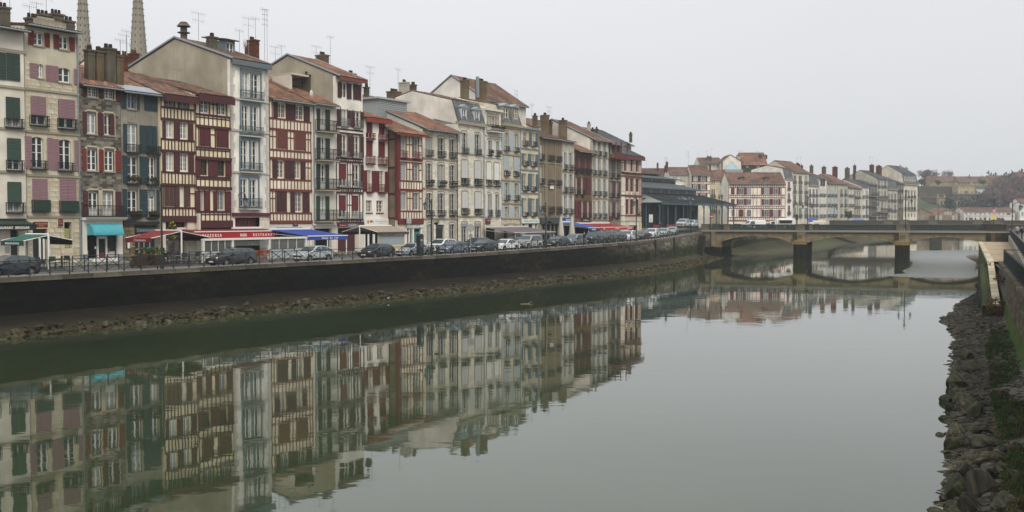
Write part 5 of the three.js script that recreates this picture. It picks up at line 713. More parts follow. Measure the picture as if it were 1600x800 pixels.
// ---------- market hall ----------
{
  const MK = frame(35, -86.5), s0 = MK.loc(1032, 316).s, base = 4.15, g = thing('market_hall', 'long dark green iron market hall with stepped roofs and open columns', 'market hall', MK.pos(s0, base), MK.turn), X = (px) => MK.loc(px, 330).s - s0;
  const e1 = MK.loc(1032, 316).y - base, Lr = X(1147), body = X(1120), rf = M('#3f484a', 0.75, { map: T.grime, metalness: 0.2 }), rfL = M('#7d8785', 0.6, { map: T.grime }), wd = M('#121618', 0.8), glz = M('#3a4548', 0.2), iron = M('#33505a', 0.6);
  const e2 = e1 + 1.9, t2 = e2 + 1.15, e3 = t2 + 1.75, t3 = e3 + 0.8, rg = t3 + 1.3;
  box('floor', -8, -0.25, -40, Lr + 3, -0.02, 1.5, M('#6a675f', 0.95, { map: T.asphalt }), g);
  mesh('roof', quad([-0.4, e1, 0.6], [Lr, e1, 0.6], [Lr, e2, -7], [5.5, e2, -7], 0.12), rf, g); mesh('roof_hip', quad([-0.4, e1, -38], [-0.4, e1, 0.6], [5.5, e2, -7], [5.5, e2, -32], 0.12), rfL, g);
  const q = []; for (let i = 1; i < 46; i++) { const x = lerp(-0.4, Lr, i / 46), x2 = lerp(5.5, Lr, i / 46); q.push(bar([x2 > 0 ? lerp(x, Math.max(x, 5.5), 1) : x, e2 + 0.03, -7], [x, e1 + 0.03, 0.6], 0.035, 4)); } mesh('roof_seam', merge(q), rf, g).userData.kind = 'stuff';
  box('eave_beam', -0.4, e1 - 0.42, 0.35, Lr, e1 - 0.13, 0.58, iron, g);
  for (const [za, y0, y1, ye, zb, n, x1] of [[-7, e2, t2, e3, -13, 30, body + 5], [-14, e3, t3, rg, -20, 26, body + 9.5]]) {
    box('tier_wall', 0, y0 - 0.4, za - 0.3, x1, y1, za, wd, g); for (let i = 0; i < n; i++) { const a = lerp(0.4, x1, i / n); box('tier_window', a, y0 + 0.15, za + 0.003, a + x1 / n - 0.3, y1 - 0.25, za + 0.05, i % 4 === 1 ? M('#5b686b', 0.2) : glz, g); }
    mesh('tier_roof', quad([-1, y1, za + 0.9], [x1 + 1, y1, za + 0.9], [x1 + 1, ye, zb - 1], [-1, ye, zb - 1], 0.14), rf, g); mesh('tier_roof', quad([x1 + 1, y1, -39 - za - 0.9], [-1, y1, -39 - za - 0.9], [-1, ye, -38 - zb], [x1 + 1, ye, -38 - zb], 0.14), rf, g); box('tier_fascia', -1, y1 - 0.22, za + 0.9, x1 + 1, y1 - 0.02, za + 1.0, iron, g);
    box('tier_gable', x1 - 0.3, y0 - 0.4, -39 - za, x1, y1, za - 0.3, wd, g);
  }
  seed(66); for (let i = 0; i < 15; i++) { const t = i / 15, x = lerp(7, 17, t) + rr(-0.3, 0.3), z = -2.5 - rr(0, 2.2), y = lerp(e1, e2, (0.6 - z) / 7.6) + 0.02, m = box('pale_patch', -0.5, -0.01, -0.5, 0.5, 0.01, 0.5, M('#a9b0ac', 0.8), g); m.scale.set(rr(0.4, 1.0), 0.02, rr(0.3, 0.8)); m.position.set(x + 6, y, z); m.rotation.x = Math.atan2(1.5, 7.6); }
  const cols = [1030, 1043.5, 1055.6, 1067.5, 1079, 1090, 1100, 1110, 1119.5, 1128.5, 1137.5, 1146.5];
  for (const px of cols) { const x = X(px) + (px === 1030 ? 0.2 : 0), c = mesh('column', merge([bar([x, 0, 0], [x, e1 - 0.4, 0], 0.13, 10), bx(x - 0.22, 0, -0.22, x + 0.22, 0.5, 0.22)]), iron, g); const cu = new THREE.QuadraticBezierCurve3(new THREE.Vector3(x, e1 - 1.8, 0.02), new THREE.Vector3(x - 0.1, e1 - 0.6, 0.02), new THREE.Vector3(x - 1.1, e1 - 0.45, 0.02)); mesh('column_bracket', new THREE.TubeGeometry(cu, 8, 0.06, 5), iron, c); }
  for (let i = 0; i < 6; i++) { const z = -3 - i * 5; mesh('column', bar([0.1, 0, z], [0.1, e1 - 0.3, z], 0.13, 8), iron, g); }
  for (let i = 0; i < 13; i++) { const a = lerp(1.0, body, i / 13), b = lerp(1.0, body, (i + 1) / 13); box('hall_panel', a + 0.05, 0, -4.3, b - 0.05, e1 + 0.9, -4.2, i % 3 === 1 ? M('#1a1f22', 0.4) : wd, g); box('hall_mullion', a - 0.06, 0, -4.19, a + 0.06, e1 + 0.9, -4.08, M('#24343a', 0.6), g); }
  box('hall_end_wall', body - 0.2, 0, -30, body, e1 + 0.9, -4.31, wd, g); box('hall_back_wall', 0, 0, -32, body, e1, -31.8, wd, g);
  for (const [a, b] of [[1003, 1016], [1024, 1042], [1047, 1056]]) { const w = X(b) - X(a); const t = thing('red_terrace_screen', 'low red terrace screen under the market roof' + (a === 1003 ? ' beside the last house' : a === 1024 ? ' by the first column' : ', the short rightmost one'), 'screen', MK.pos(s0 + X(a), base, 2.2), MK.turn, 'red screens under the market roof'); for (let i = 0; i < 3; i++) box('screen_panel', i * w / 3 + 0.04, 0.1, 0, (i + 1) * w / 3 - 0.04, 1.0, 0.06, M('#a1242c', 0.6), t); for (let i = 0; i < 4; i++) box('post', i * w / 3 - 0.04, 0, 0, i * w / 3 + 0.04, 1.05, 0.06, mIron, t); }
  // railings of the roof terrace behind
}
// ---------- houses behind the market and beyond the bridge ----------
const FRN = (d) => frame(90, -d), FR = frame(45, -141);
const wBeige = M('#cdc2a8', 0.92, { map: T.stucco }), wHT = M('#ece6d8', 0.92, { map: T.stucco });
house({ label: 'cream house with two closed windows behind the market roof', x: [1045, 1079], eave: 272.5, fr: FRN(275), base: 3.5, wall: wCream, sh: M('#8f9696', 0.7), rise: 2.0, pal: 'rust', D: 9, far: 1, ov: 0.4, rows: [{ y: [275, 283], w: [[1050.5, 1058.5], [1063, 1071, 'B']] }, { y: [289, 299], w: [[1050.5, 1058.5], [1063, 1071]] }], blind: M('#a5a59e', 0.7), ch: [[1040, 1044, 252, 3, mChimBrick, 2, 0.7]], ant: [[1041, 247, 4, 1], [1076, 236, 4, 2]] });
house({ label: 'half timbered house with maroon shutters rising behind the market roof', x: [1079.5, 1109], eave: 273, fr: FRN(272), base: 3.5, wall: wHT, sh: cMaroon, rise: 2.6, pal: 'rust', D: 9, far: 1, ov: 0.4, frame: fCreamW, rows: [{ y: [275, 283], w: [[1084, 1089.5], [1095.5, 1101.5]], s: [[1080.5, 1083.5], [1090, 1095], [1102, 1105]] }, { y: [289, 296.5], w: [[1084, 1089.5], [1095.5, 1101.5]], s: [[1080.5, 1083.5], [1090, 1095], [1102, 1105]] }, { y: [303, 310], w: [[1084, 1089.5], [1095.5, 1101.5]], s: [[1080.5, 1083.5], [1090, 1095], [1102, 1105]] }], t: { m: tMaroon, beams: [[284, 0.15], [288, 0.15], [298, 0.15], [302, 0.15]], studs: [[284, 288, 12], [298, 302, 12]], jambs: false }, ch: [[1108, 1111, 256, 3, mChim, 2, 0.7]] });
house({ label: 'grey cream house with pale shutters between the two half timbered houses', x: [1109.5, 1137.5], eave: 280.5, fr: FRN(275), base: 3.5, wall: wBeige, sh: cGreySh, rise: 2.6, pal: 'rust', D: 9, far: 1, ov: 0.4, rows: [{ y: [283, 287.5], w: [[1111, 1117.5, 'd'], [1124, 1131.5, 'd']] }, { y: [295, 308], w: [[1111, 1117.5], [1123.5, 1131.5]], b: [304, 308.5] }, { y: [318, 332], w: [[1111, 1117.5], [1123.5, 1131.5]], b: [328, 332] }] });
house({ label: 'wide half timbered house with maroon shutters facing the end of the bridge', x: [1138, 1227], eave: 287, fr: FRN(258), base: 3.4, wall: wHT, sh: M('#7c2028', 0.75), rise: 2.9, pal: 'rust', D: 10, far: 1, ov: 0.4, frame: fGrey, st: 'grid', nosill: 1,
  rows: [{ y: [294, 303.5], w: [[1154.5, 1161.5], [1167, 1173.5], [1194, 1201.5], [1208, 1215.5]], s: [[1142, 1147.5], [1151, 1154.2], [1162, 1166.5], [1190, 1193.5], [1202, 1207.5], [1216, 1219.5]] }, { y: [311, 320], w: [[1154.5, 1161.5], [1167, 1173.5], [1194, 1201.5], [1208, 1215.5]], s: [[1142, 1147.5], [1151, 1154.2], [1162, 1166.5], [1190, 1193.5], [1202, 1207.5], [1216, 1219.5]] }, { y: [327.5, 338], w: [[1143, 1148], [1167, 1173.5], [1194, 1201.5], [1208, 1215.5]], s: [[1154, 1162], [1190, 1193.5], [1202, 1207.5], [1216, 1219.5]] }],
  t: { m: M('#7a262b', 0.8), beams: [[288.5, 0.16], [293, 0.17], [305, 0.17], [309, 0.18], [322, 0.17], [325.5, 0.18], [339.5, 0.17], [345, 0.32]], studs: [[288.5, 293, 26, 0.12], [293, 305, 14, 0.12], [305, 309, 26, 0.12], [309, 322, 14, 0.12], [322, 325.5, 26, 0.12], [325.5, 339.5, 14, 0.12], [339.5, 345, 26, 0.12]], jambs: false } });
{ // dormers with little hoods, by hand on the roof of the wide house
  const H = { g: scene.children[scene.children.length - 1], Lz: null }; const fr = FRN(258), s0 = fr.loc(1138, 342).s + 0.004; H.Lz = (px, py, back) => { const q = fr.shift(-back).loc(px, py); return [q.s - s0, q.y - 3.4]; };
  dormer(H, 1155, 1163, 278, 285, 1.4, { ped: 1, m: tMaroon, rm: M('#6b4133', 0.9), d: 2 }); dormer(H, 1193, 1201.5, 278, 285, 1.4, { ped: 1, m: tMaroon, rm: M('#6b4133', 0.9), d: 2 }); const sk = H.Lz(1173, 279, 2.6); box('skylight', sk[0] - 0.45, sk[1] - 0.1, -2.6, sk[0] + 0.45, sk[1] + 0.1, -1.9, mZinc, H.g);
}
// roofs and gables that rise behind those
house({ n: 'rear_house', label: 'rear house with a hipped rust roof and brick chimneys above the wide half timbered house', x: [1158, 1198], eave: 256, fr: FRN(320), base: 3.5, wall: M('#5f5348', 0.95, { map: T.grime }), rise: 3.6, pal: 'orange', D: 9, far: 1, ov: 0.6, frame: mWhite, rows: [{ y: [257.5, 261.5], w: [[1166, 1169.5], [1182, 1187]] }], ch: [[1150, 1157, 242, 2, mChimWhite, 3, 1], [1185, 1191, 241, 2, mChimBrick, 3, 1], [1191, 1199, 241, 3, mChim, 2, 1]], ant: [[1154, 236, 3, 1], [1157, 235, 3.4, 0], [1184, 236, 3, 1]] });
house({ n: 'rear_house', label: 'rear house with a tall cream gable facing the river', x: [1127, 1159], eave: 253, fr: FRN(312), base: 3.5, wall: wCream, roof: 'front', apex: 0.42, rise: 2.2, pal: 'rust', D: 8, far: 1 });
house({ n: 'rear_house', label: 'rear house with a wide eave and a chimney above the cream gabled one', x: [1092, 1127], eave: 254, fr: FRN(316), base: 3.5, wall: wCream, rise: 1.6, pal: 'rust', D: 8, far: 1, ov: 0.8, frame: mWhite, rows: [{ y: [257, 262], w: [[1114, 1117, 'd'], [1119, 1123, 'd']] }], ch: [[1104, 1112, 243, 1, mChimGrey, 2, 1.2]], ant: [[1105, 236, 3, 1], [1112, 233, 3, 1]] });
house({ n: 'rear_house', label: 'rear house with a low pale gable right of the zinc lantern', x: [1190, 1223], eave: 275, fr: FRN(300), base: 3.5, wall: M('#d9c8b4', 0.92, { map: T.stucco }), roof: 'front', rise: 2.0, pal: 'rust', D: 8, far: 1 });
house({ n: 'rear_house', label: 'rear house with a plain rust roof behind the left end of the market', x: [1003, 1046], eave: 277, fr: FRN(290), base: 3.5, wall: wBeige, rise: 2.6, pal: 'brown', D: 9, far: 1, ch: [[1026, 1029, 254, 3, mChimBrick, 1, 0.7], [1038, 1043, 258, 2, mChimBrick, 2, 0.8]], ant: [[1010, 250, 3, 1], [1041, 245, 3.2, 2]] });
{ // glazed lantern
  const fr = FRN(305), a = fr.loc(1131, 270), b = fr.loc(1161, 270), w = b.s - a.s, t = fr.loc(1146, 256).y, y0 = a.y, g = thing('zinc_lantern', 'zinc clad rooflight with a glazed pyramid top behind the half timbered house', 'rooflight', fr.pos(a.s, 3), fr.turn);
  box('drum', 0, 0, -5, w, y0 - 3 + 1.0, 0, mZinc, g); const c = new THREE.CylinderGeometry(0.05, w * 0.5, t - y0, 4); c.rotateY(Math.PI / 4); mesh('glazed_top', c, M('#8fa0a4', 0.25), g, [w / 2, y0 - 3 + 1.0 + (t - y0) / 2, -2.5]);
}
// the far row that faces the river beyond the bridge
const far = (o) => house({ fr: FR, base: 3.5, far: 1, D: 11, ov: 0.35, frame: fGrey, sh: cPaleW, nosill: 1, bm: M('#474b4c', 0.6), rise: 2.4, ...o });
const rowsOf = (cols, ys, k, bal = 1) => ys.map(([a, b]) => ({ y: [a, b], w: cols.map(([p, q, kk]) => [p, q, kk || k]), ...(bal ? { b: [b - (b - a) * 0.3, b + 0.4] } : {}) }));
far({ label: 'white house with pink shutters, leftmost of the far river row', x: [1226, 1238], eave: 281, wall: wWhite, sh: cPink, roof: 'mansard', mh: 2.6, ins: 0.8, rise: 1, pal: 'rust', rows: rowsOf([[1230.7, 1234.4]], [[284, 297], [302, 315], [321, 335]], 'c'), ch: [[1227, 1230, 259, 4, mChim, 1, 0.8]] });
far({ label: 'cream yellow house with an orange roof in the far river row', x: [1238.3, 1263], eave: 269.5, wall: M('#d6d0c0', 0.92, { map: T.stucco }), bm: M('#5d6060', 0.6), sh: cGreySh, pal: 'rust', rise: 3.2, rows: [...rowsOf([[1239.5, 1243.5], [1248, 1252.5], [1257, 1261.5]], [[274, 286], [289, 301], [304, 319]]), ...rowsOf([[1239.5, 1243.5], [1248, 1252.5], [1257, 1261.5]], [[324.5, 339]], 'c')], ch: [[1242, 1250, 254, 5, mChimBrick, 3, 1], [1250, 1255, 257, 5.5, mChim, 1, 1]], ant: [[1245, 246, 4, 1], [1251, 245, 4, 1]] });
far({ label: 'white house with a slate mansard and green balcony flowers in the far river row', x: [1263.5, 1278.5], eave: 291, wall: wCream, roof: 'mansard', mh: 2.8, ins: 0.8, rise: 1, pal: 'slate', sh: cGreySh, rows: rowsOf([[1264.2, 1267], [1269.4, 1272.4], [1274.8, 1277.4]], [[295, 307], [310, 322], [326, 340]]), ch: [[1265, 1271, 257, 5, mChim, 1, 1.2]] });
far({ label: 'white house with an orange roof and a dark open loft in the far river row', x: [1279, 1291], eave: 279.5, wall: wCream, pal: 'rust', rise: 2.0, rows: [{ y: [279, 291], w: [[1281.5, 1289, 'd']] }, ...rowsOf([[1280.5, 1284], [1285.8, 1289.5]], [[295, 306], [310, 322], [326, 339]], 'c')], ch: [[1284, 1291, 259, 7, mChim, 2, 1.2]] });
far({ label: 'grey house with three columns of blue grey shutters in the far river row', x: [1291.5, 1308], eave: 286.5, wall: wStoneG, sh: cPale, pal: 'brown', rows: [{ y: [288, 291.5], w: [[1294, 1296], [1299, 1301], [1304, 1306]] }, ...rowsOf([[1293, 1296.3], [1298.2, 1301.5], [1303.5, 1306.8]], [[296, 306], [310, 321.5], [326, 338]], 'c')], ch: [[1300.5, 1309, 259, 6, mChimBrick, 2, 1.4]] });
far({ label: 'pale house with two dark window columns and an orange roof in the far river row', x: [1308.5, 1324], eave: 287.5, wall: wStoneG, pal: 'rust', rise: 2.8, rows: rowsOf([[1313, 1316], [1319.5, 1322.5]], [[295, 306], [310, 322], [326, 338]]), ch: [[1320, 1328, 261, 8, mChim, 2, 1.2]] });
far({ label: 'pale house with closed shutters left of the yellow house in the far river row', x: [1324.5, 1334.5], eave: 293, wall: wStoneG, pal: 'rust', rise: 2, rows: rowsOf([[1326, 1328.8], [1330.4, 1333]], [[297, 306.5], [311, 322], [327, 338]], 'c'), ch: [[1333, 1338, 257, 7, mChimBrick, 1, 1]], ant: [[1335, 250, 6, 1]] });
far({ label: 'yellowish narrow house with four window columns in the far river row', x: [1335, 1346], eave: 294.5, wall: M('#cfc7b0', 0.92, { map: T.stucco }), pal: 'rust', rise: 2, rows: rowsOf([[1335.3, 1337.2], [1338.4, 1340.6], [1341.8, 1343.8]], [[298, 310], [313, 325], [328, 339]]) });
far({ label: 'narrow white house with shutters and a slate gable behind in the far river row', x: [1346.5, 1357], eave: 292, wall: wCream, pal: 'slate', rise: 2.2, rows: [...rowsOf([[1347.5, 1350, 'c'], [1352.6, 1355.4]], [[297, 309], [312, 325], [328, 339]])], ch: [[1358.5, 1366, 256, 3.5, mChimBrick, 1, 1.6]] });
far({ label: 'narrow grey house with a dark balcony on every floor in the far river row', x: [1357.5, 1369.5], eave: 289, wall: M('#8f8d88', 0.95, { map: T.grime }), pal: 'slate', rise: 1.6, rows: [{ y: [285, 289], w: [[1358.5, 1361], [1362, 1364.4], [1365.6, 1368]] }, ...[[292, 305], [309, 320], [324, 336]].map(([a, b]) => ({ y: [a, b], w: [[1359.5, 1362.5], [1364.4, 1367.5]], lb: [1357.6, 1369.4, b - 4.5, b + 1.5], bd: 0.9 }))], ch: [[1368.5, 1378, 258, 6, mChimBrick, 3, 1.2]], ant: [[1359, 245, 5, 1], [1364, 246, 5.5, 1], [1370, 250, 5, 1]] });
far({ label: 'tall stone house with long balconies and a turquoise tarpaulin in the far river row', x: [1370, 1386], eave: 279.5, wall: wStoneG, pal: 'slate', rise: 2.6, rows: [...rowsOf([[1371.7, 1374.2], [1376.8, 1379.3], [1381.5, 1384.2]], [[282, 293]]), { y: [298, 309], w: [[1371.7, 1374.2], [1376.8, 1379.3], [1381.5, 1384.2]], lb: [1370, 1386, 306, 311], bd: 0.4 }, { y: [314, 328], w: [[1371.7, 1374.2], [1376.8, 1379.3], [1381.5, 1384.2]], lb: [1370, 1388, 325, 331], bd: 1.2, slab: 1 }, ...rowsOf([[1372, 1375], [1377, 1380], [1382, 1385]], [[333, 341]])] });
far({ label: 'stone house with a slate mansard full of dormers in the far river row', x: [1386.5, 1402], eave: 297, wall: wStoneG, roof: 'mansard', mh: 2.6, ins: 0.9, rise: 1.8, pal: 'slate', rows: [...rowsOf([[1387.6, 1390], [1392.2, 1394.8], [1397, 1399.8]], [[302, 315], [319, 331]]), ...rowsOf([[1387.6, 1389.6], [1392.4, 1394.4], [1397.4, 1399.4]], [[336, 341]], 'd', 0)], ch: [[1391, 1399.5, 266, 4, mChim, 2, 1.4]] });
far({ label: 'narrow shaded house squeezed left of the tall white corner house', x: [1402.5, 1411], eave: 287, wall: M('#85806f', 0.95, { map: T.grime }), pal: 'slate', rise: 2, rows: rowsOf([[1403.6, 1406], [1408, 1410]], [[289, 298], [303, 314], [318, 327]]) });
{
  const H = far({ label: 'tall white corner house with a slate mansard at the far right end of the row', x: [1411.5, 1433], eave: 289.5, wall: M('#ddd7c6', 0.92, { map: T.stucco }), roof: 'mansard', mh: 3.2, ins: 0.7, rise: 2.8, pal: 'slate', arch: 1, rows: [...rowsOf([[1413.5, 1415.7], [1418.4, 1420.8], [1423.2, 1425.6], [1427.8, 1430.2]], [[296.5, 309], [313, 328]]), ...rowsOf([[1413.5, 1415.5], [1418.4, 1420.4], [1423.2, 1425.2], [1427.8, 1429.8]], [[332.5, 339]], 'w', 0)], str: [312, 330], ch: [[1404, 1409.5, 258, 4, mChimWhite, 2, 1.2], [1412, 1419, 260.5, 4, mChimWhite, 3, 1.2]] });
  for (const [a, b] of [[1413.2, 1416.4], [1418, 1421.2], [1422.8, 1426], [1427.5, 1430.6]]) dormer(H, a, b, 278, 288, -0.04, { ped: 1, m: M('#d0cbbb', 0.8), d: 1.2 });
}
// ---------- hill, fort and buildings across the far water ----------
function clump(n, sd, up = 0.6, sz = [0.16, 0.34]) {   // an airy ball of leaf or twig sized faces
  seed(sd); const P = []; for (let i = 0; i < n; i++) { let x, y, z; do { x = rr(-1, 1); y = rr(-1, 1); z = rr(-1, 1); } while (x * x + y * y + z * z > 1); const s = rr(...sz), q = [new THREE.Vector3(rr(-s, s), rr(-s, s) + s * up, rr(-s, s)), new THREE.Vector3(rr(-s, s), rr(-s, s), rr(-s, s)), new THREE.Vector3(rr(-s, s), rr(-s, s), rr(-s, s))]; for (const v of q) P.push(v.x + x, v.y + y, v.z + z); }
  const g = new THREE.BufferGeometry(); g.setAttribute('position', new THREE.Float32BufferAttribute(P, 3)); g.computeVertexNormals(); return g;
}
function hillH(X, d) { const k = 1 - 0.3 * smooth(140, 60, X), e = smooth(235, 300, X); return 2.9 + k * (15 * smooth(430, 552, d) + lerp(6.3 * smooth(555, 562, d), 8 * smooth(500, 590, d), e)) + 1.6 * (fbm(X * 0.02, d * 0.02, 4096, 4096, 401, 4) - 0.5) * smooth(432, 480, d); }
{
  const rows = [], cols = []; for (let d = 428; d <= 900; d += 8) { const r = [], c = []; for (let X = -260; X <= 900; X += 9) { const n = fbm(X * 0.035, d * 0.05, 4096, 4096, 411, 5); r.push([X, hillH(X, Math.min(d, 640)) - 0.05, -d]); const k = smooth(0.4, 0.62, n); c.push([lerp(0.042, 0.066, k), lerp(0.055, 0.07, k), lerp(0.026, 0.042, k)]); } rows.push(r); cols.push(c); }
  const hill = struct('hill', gridGeo(rows, cols), VC(0.95, { side: THREE.DoubleSide }));
  seed(421); const wood = [], dark = []; for (let i = 0; i < 2600; i++) { const X = rr(120, 420), d = rr(440, 640), n = fbm(X * 0.03, d * 0.03, 4096, 4096, 431, 3); const r = X / d; if (n < lerp(0.58, 0.36, smooth(0.44, 0.48, r))) continue; if (r < 0.462 && d > 515 && d < 566) continue; if (r < 0.46 && d > 562 && d < 615) continue; const s = rr(1.6, 3.6) * (r > 0.46 ? 1.25 : 0.9), y = hillH(X, d) + s * 0.55; (rnd() < 0.22 ? dark : wood).push({ p: [X, y, -d], s: [s, s * rr(0.9, 1.3), s], r: [0, rr(0, 6), 0], c: rnd() < 0.5 ? [0.092, 0.084, 0.08] : [0.078, 0.082, 0.066] }); }
  tag(scatter('hillside_wood', null, wood, clump(170, 5, 1.4, [0.10, 0.3]), M('#ffffff', 0.9, { side: THREE.DoubleSide })), 'bare brown scrub and trees covering the slope of the far hill', 'wood', null, 'stuff');
  tag(scatter('evergreen_scrub', null, dark, clump(200, 6, 0.6), M('#39452c', 0.9, { side: THREE.DoubleSide })), 'dark evergreen bushes dotted over the slope of the far hill', 'bushes', null, 'stuff');
}
const farB = (o) => house({ far: 1, D: 9, ov: 0.4, frame: fGrey, sh: cGreySh, nosill: 1, rise: 2, pal: 'rust', ...o });
const yAt = (px, py, d) => at(px, py, d).y;
farB({ n: 'barracks', cat: 'building', label: 'long ochre barracks on the hilltop, the left one', x: [1452, 1496], eave: 283.5, fr: FRN(590), base: yAt(1474, 291, 590), wall: M('#bda58c', 0.95, { map: T.grime }), rise: 3, rows: [{ y: [285, 288], w: [[1457, 1458.5], [1464, 1465.5], [1471, 1472.5], [1479, 1480.5], [1487, 1488.5]] }] });
farB({ n: 'barracks', cat: 'building', label: 'hilltop barracks with the reddest roof, above the cream fort building', x: [1496.5, 1545], eave: 284.5, fr: FRN(585), base: yAt(1520, 292, 585), wall: M('#a8957d', 0.95, { map: T.grime }), rise: 3.2, pal: 'rust', rows: [{ y: [286, 288.5], w: [[1525, 1526.5], [1532, 1533.5], [1539, 1540.5]] }], ch: [[1514, 1515.5, 272.5, 3, mChim, 1, 1]] });
farB({ n: 'barracks', cat: 'building', label: 'hilltop barracks at the right, half hidden by bare trees', x: [1546, 1589], eave: 281, fr: FRN(590), base: yAt(1567, 289, 590), wall: M('#b5a489', 0.95, { map: T.grime }), rise: 2.6 });
farB({ n: 'barracks', cat: 'building', label: 'hilltop building at the right edge of the picture', x: [1589.5, 1625], eave: 276, fr: FRN(570), base: yAt(1600, 290, 570), wall: M('#9a7f6d', 0.95, { map: T.grime }), rise: 2.6 });
{
  const H = farB({ n: 'fort_block', cat: 'building', label: 'cream flat topped fort building with a dark doorway on the hill', x: [1496.5, 1522.5], eave: 290, fr: FRN(548), base: yAt(1510, 303, 548), wall: M('#c9bf9f', 0.95, { map: T.grime }), roof: 'flat', rows: [{ y: [298, 303], w: [[1507, 1512, 'd']] }, { y: [299, 301.5], w: [[1516, 1518.5, 'd']] }] });
  farB({ n: 'shed', cat: 'shed', label: 'low zinc roofed shed right of the cream fort building', x: [1528, 1546], eave: 301, fr: FRN(546), base: yAt(1536, 304, 546), wall: wBeige, rise: 1.6, pal: 'zinc', D: 7 });
  farB({ n: 'gatehouse', cat: 'gate', label: 'small cream gatehouse with a dark arch on the hillside path', x: [1466, 1477], eave: 309.5, fr: FRN(505), base: yAt(1470, 320, 505), wall: M('#bdb294', 0.95, { map: T.grime }), roof: 'flat', D: 3, arch: 1, rows: [{ y: [313, 320], w: [[1469, 1473.5, 'd']] }] });
  const ram = (label, pts, d, th) => { const g = thing('rampart', label, 'rampart', [0, 0, 0]), m = M('#615c50', 0.97, { map: T.grime }); for (let i = 0; i < pts.length - 1; i++) { const [ax, at_, ab] = pts[i], [bx_, bt, bb] = pts[i + 1], A = at(ax, at_, d), B = at(bx_, bt, d), C = at(bx_, bb, d), E = at(ax, ab, d); mesh('wall_section', quad([E.x, E.y, E.z], [C.x, C.y, C.z], [B.x, B.y, B.z], [A.x, A.y, A.z], th), m, g); } };
  ram('long dark rampart wall below the hilltop barracks', [[1425, 291.5, 308], [1450, 291.5, 308], [1474, 292, 307], [1496, 292.5, 308]], 556, 3); ram('lower rampart wall under the cream fort building', [[1490, 303, 309], [1525, 303.5, 310], [1560, 304, 312]], 545, 3); ram('short wall beside the hillside gatehouse', [[1440, 308, 312], [1466, 309, 320]], 508, 1.5);
  farB({ n: 'warehouse', cat: 'warehouse', label: 'beige gabled warehouse right behind the white corner house', x: [1432, 1459], eave: 335, fr: FRN(440), base: 2.9, wall: M('#a3957c', 0.95, { map: T.grime }), roof: 'front', apex: 0.3, rise: 2.6, D: 16, pal: 'rust', rows: [{ y: [337, 343], w: [[1437, 1439.5, 'd'], [1442, 1444.5]] }] });
  farB({ n: 'warehouse', cat: 'warehouse', label: 'gabled warehouse with arched windows beside the long white building', x: [1459.5, 1504], eave: 336.5, fr: FRN(436), base: 2.9, wall: M('#a3967f', 0.95, { map: T.grime }), roof: 'front', apex: 0.5, rise: 2.9, D: 16, pal: 'orange', frame: mWhite, rows: [{ y: [331, 335], w: [[1476, 1478.5], [1480, 1483], [1484.5, 1487]] }, { y: [337, 343], w: [[1461.5, 1464.5], [1468, 1471], [1488, 1491], [1493, 1496]] }] });
  farB({ n: 'long_building', cat: 'building', label: 'long white two storey building with a red roof at the hill foot', x: [1506, 1586], eave: 330.5, fr: FRN(432), base: 2.9, wall: M('#dedad0', 0.92, { map: T.stucco }), rise: 1.6, pal: 'rust', D: 10, frame: M('#5b6266', 0.4), str: [337.5], rows: [{ y: [333, 335.5], w: [[1509, 1511], [1516, 1518], [1523, 1525], [1531, 1533], [1538, 1540], [1545, 1547], [1560, 1562], [1567, 1569], [1573, 1579]] }, { y: [340, 344], w: [[1509, 1511.4], [1514, 1520], [1523, 1525.4], [1531, 1533.4], [1537, 1541], [1545, 1547.4], [1557, 1563]] }] });
  farB({ n: 'town_house', label: 'white house cut by the right edge of the picture across the water', x: [1593.5, 1620], eave: 318, fr: FRN(430), base: 2.9, wall: wWhite, rise: 2, rows: [{ y: [321, 326], w: [[1596, 1599]] }, { y: [331, 337], w: [[1596, 1599]] }] });
}
// trees on the hill
function tree(label, px, py, d, h, w, kind, name) {
  const b = at(px, py, d), g = thing(name || (kind === 'bare' ? 'bare_tree' : 'evergreen_tree'), label, 'tree', b), sd = Math.round(px * 3); seed(sd); const limbs = [bar([0, -0.5, 0], [0, h * 0.5, 0], w * 0.045, 7, w * 0.028)];
  for (let i = 0; i < 14; i++) { const a = rr(0, 6.28), y = rr(0.25, 0.6) * h, r = rr(0.3, 0.5) * w; limbs.push(bar([0, y * 0.8, 0], [Math.cos(a) * r, y + h * rr(0.15, 0.4), Math.sin(a) * r], w * 0.02, 4, w * 0.006)); } mesh('trunk', merge(limbs), M('#4b4038', 0.95), g);
  const c = []; for (let i = 0; i < 16; i++) { const q = clump(kind === 'bare' ? 110 : 160, sd + i, kind === 'bare' ? 2 : 0.5, kind === 'bare' ? [0.03, 0.22] : [0.1, 0.26]); const a = rr(0, 6.28), r = Math.sqrt(rnd()) * 0.42 * w, k = rr(0.14, 0.26) * w; q.scale(k, k * 0.9, k); q.translate(Math.cos(a) * r, h * rr(0.42, 0.9), Math.sin(a) * r); c.push(q); }
  mesh('crown', merge(c), kind === 'bare' ? M('#6a5c56', 0.95, { side: THREE.DoubleSide }) : M('#33422a', 0.95, { side: THREE.DoubleSide }), g).userData.kind = 'stuff'; return g;
}
tree('leftmost bare tree on the hilltop skyline', 1444, 283, 610, 6.5, 8, 'bare'); tree('bare tree on the hilltop just left of the barracks', 1455, 283, 612, 6.5, 9, 'bare'); tree('small bare tree showing above the roof of the left barracks', 1480, 282, 620, 5.5, 7, 'bare');
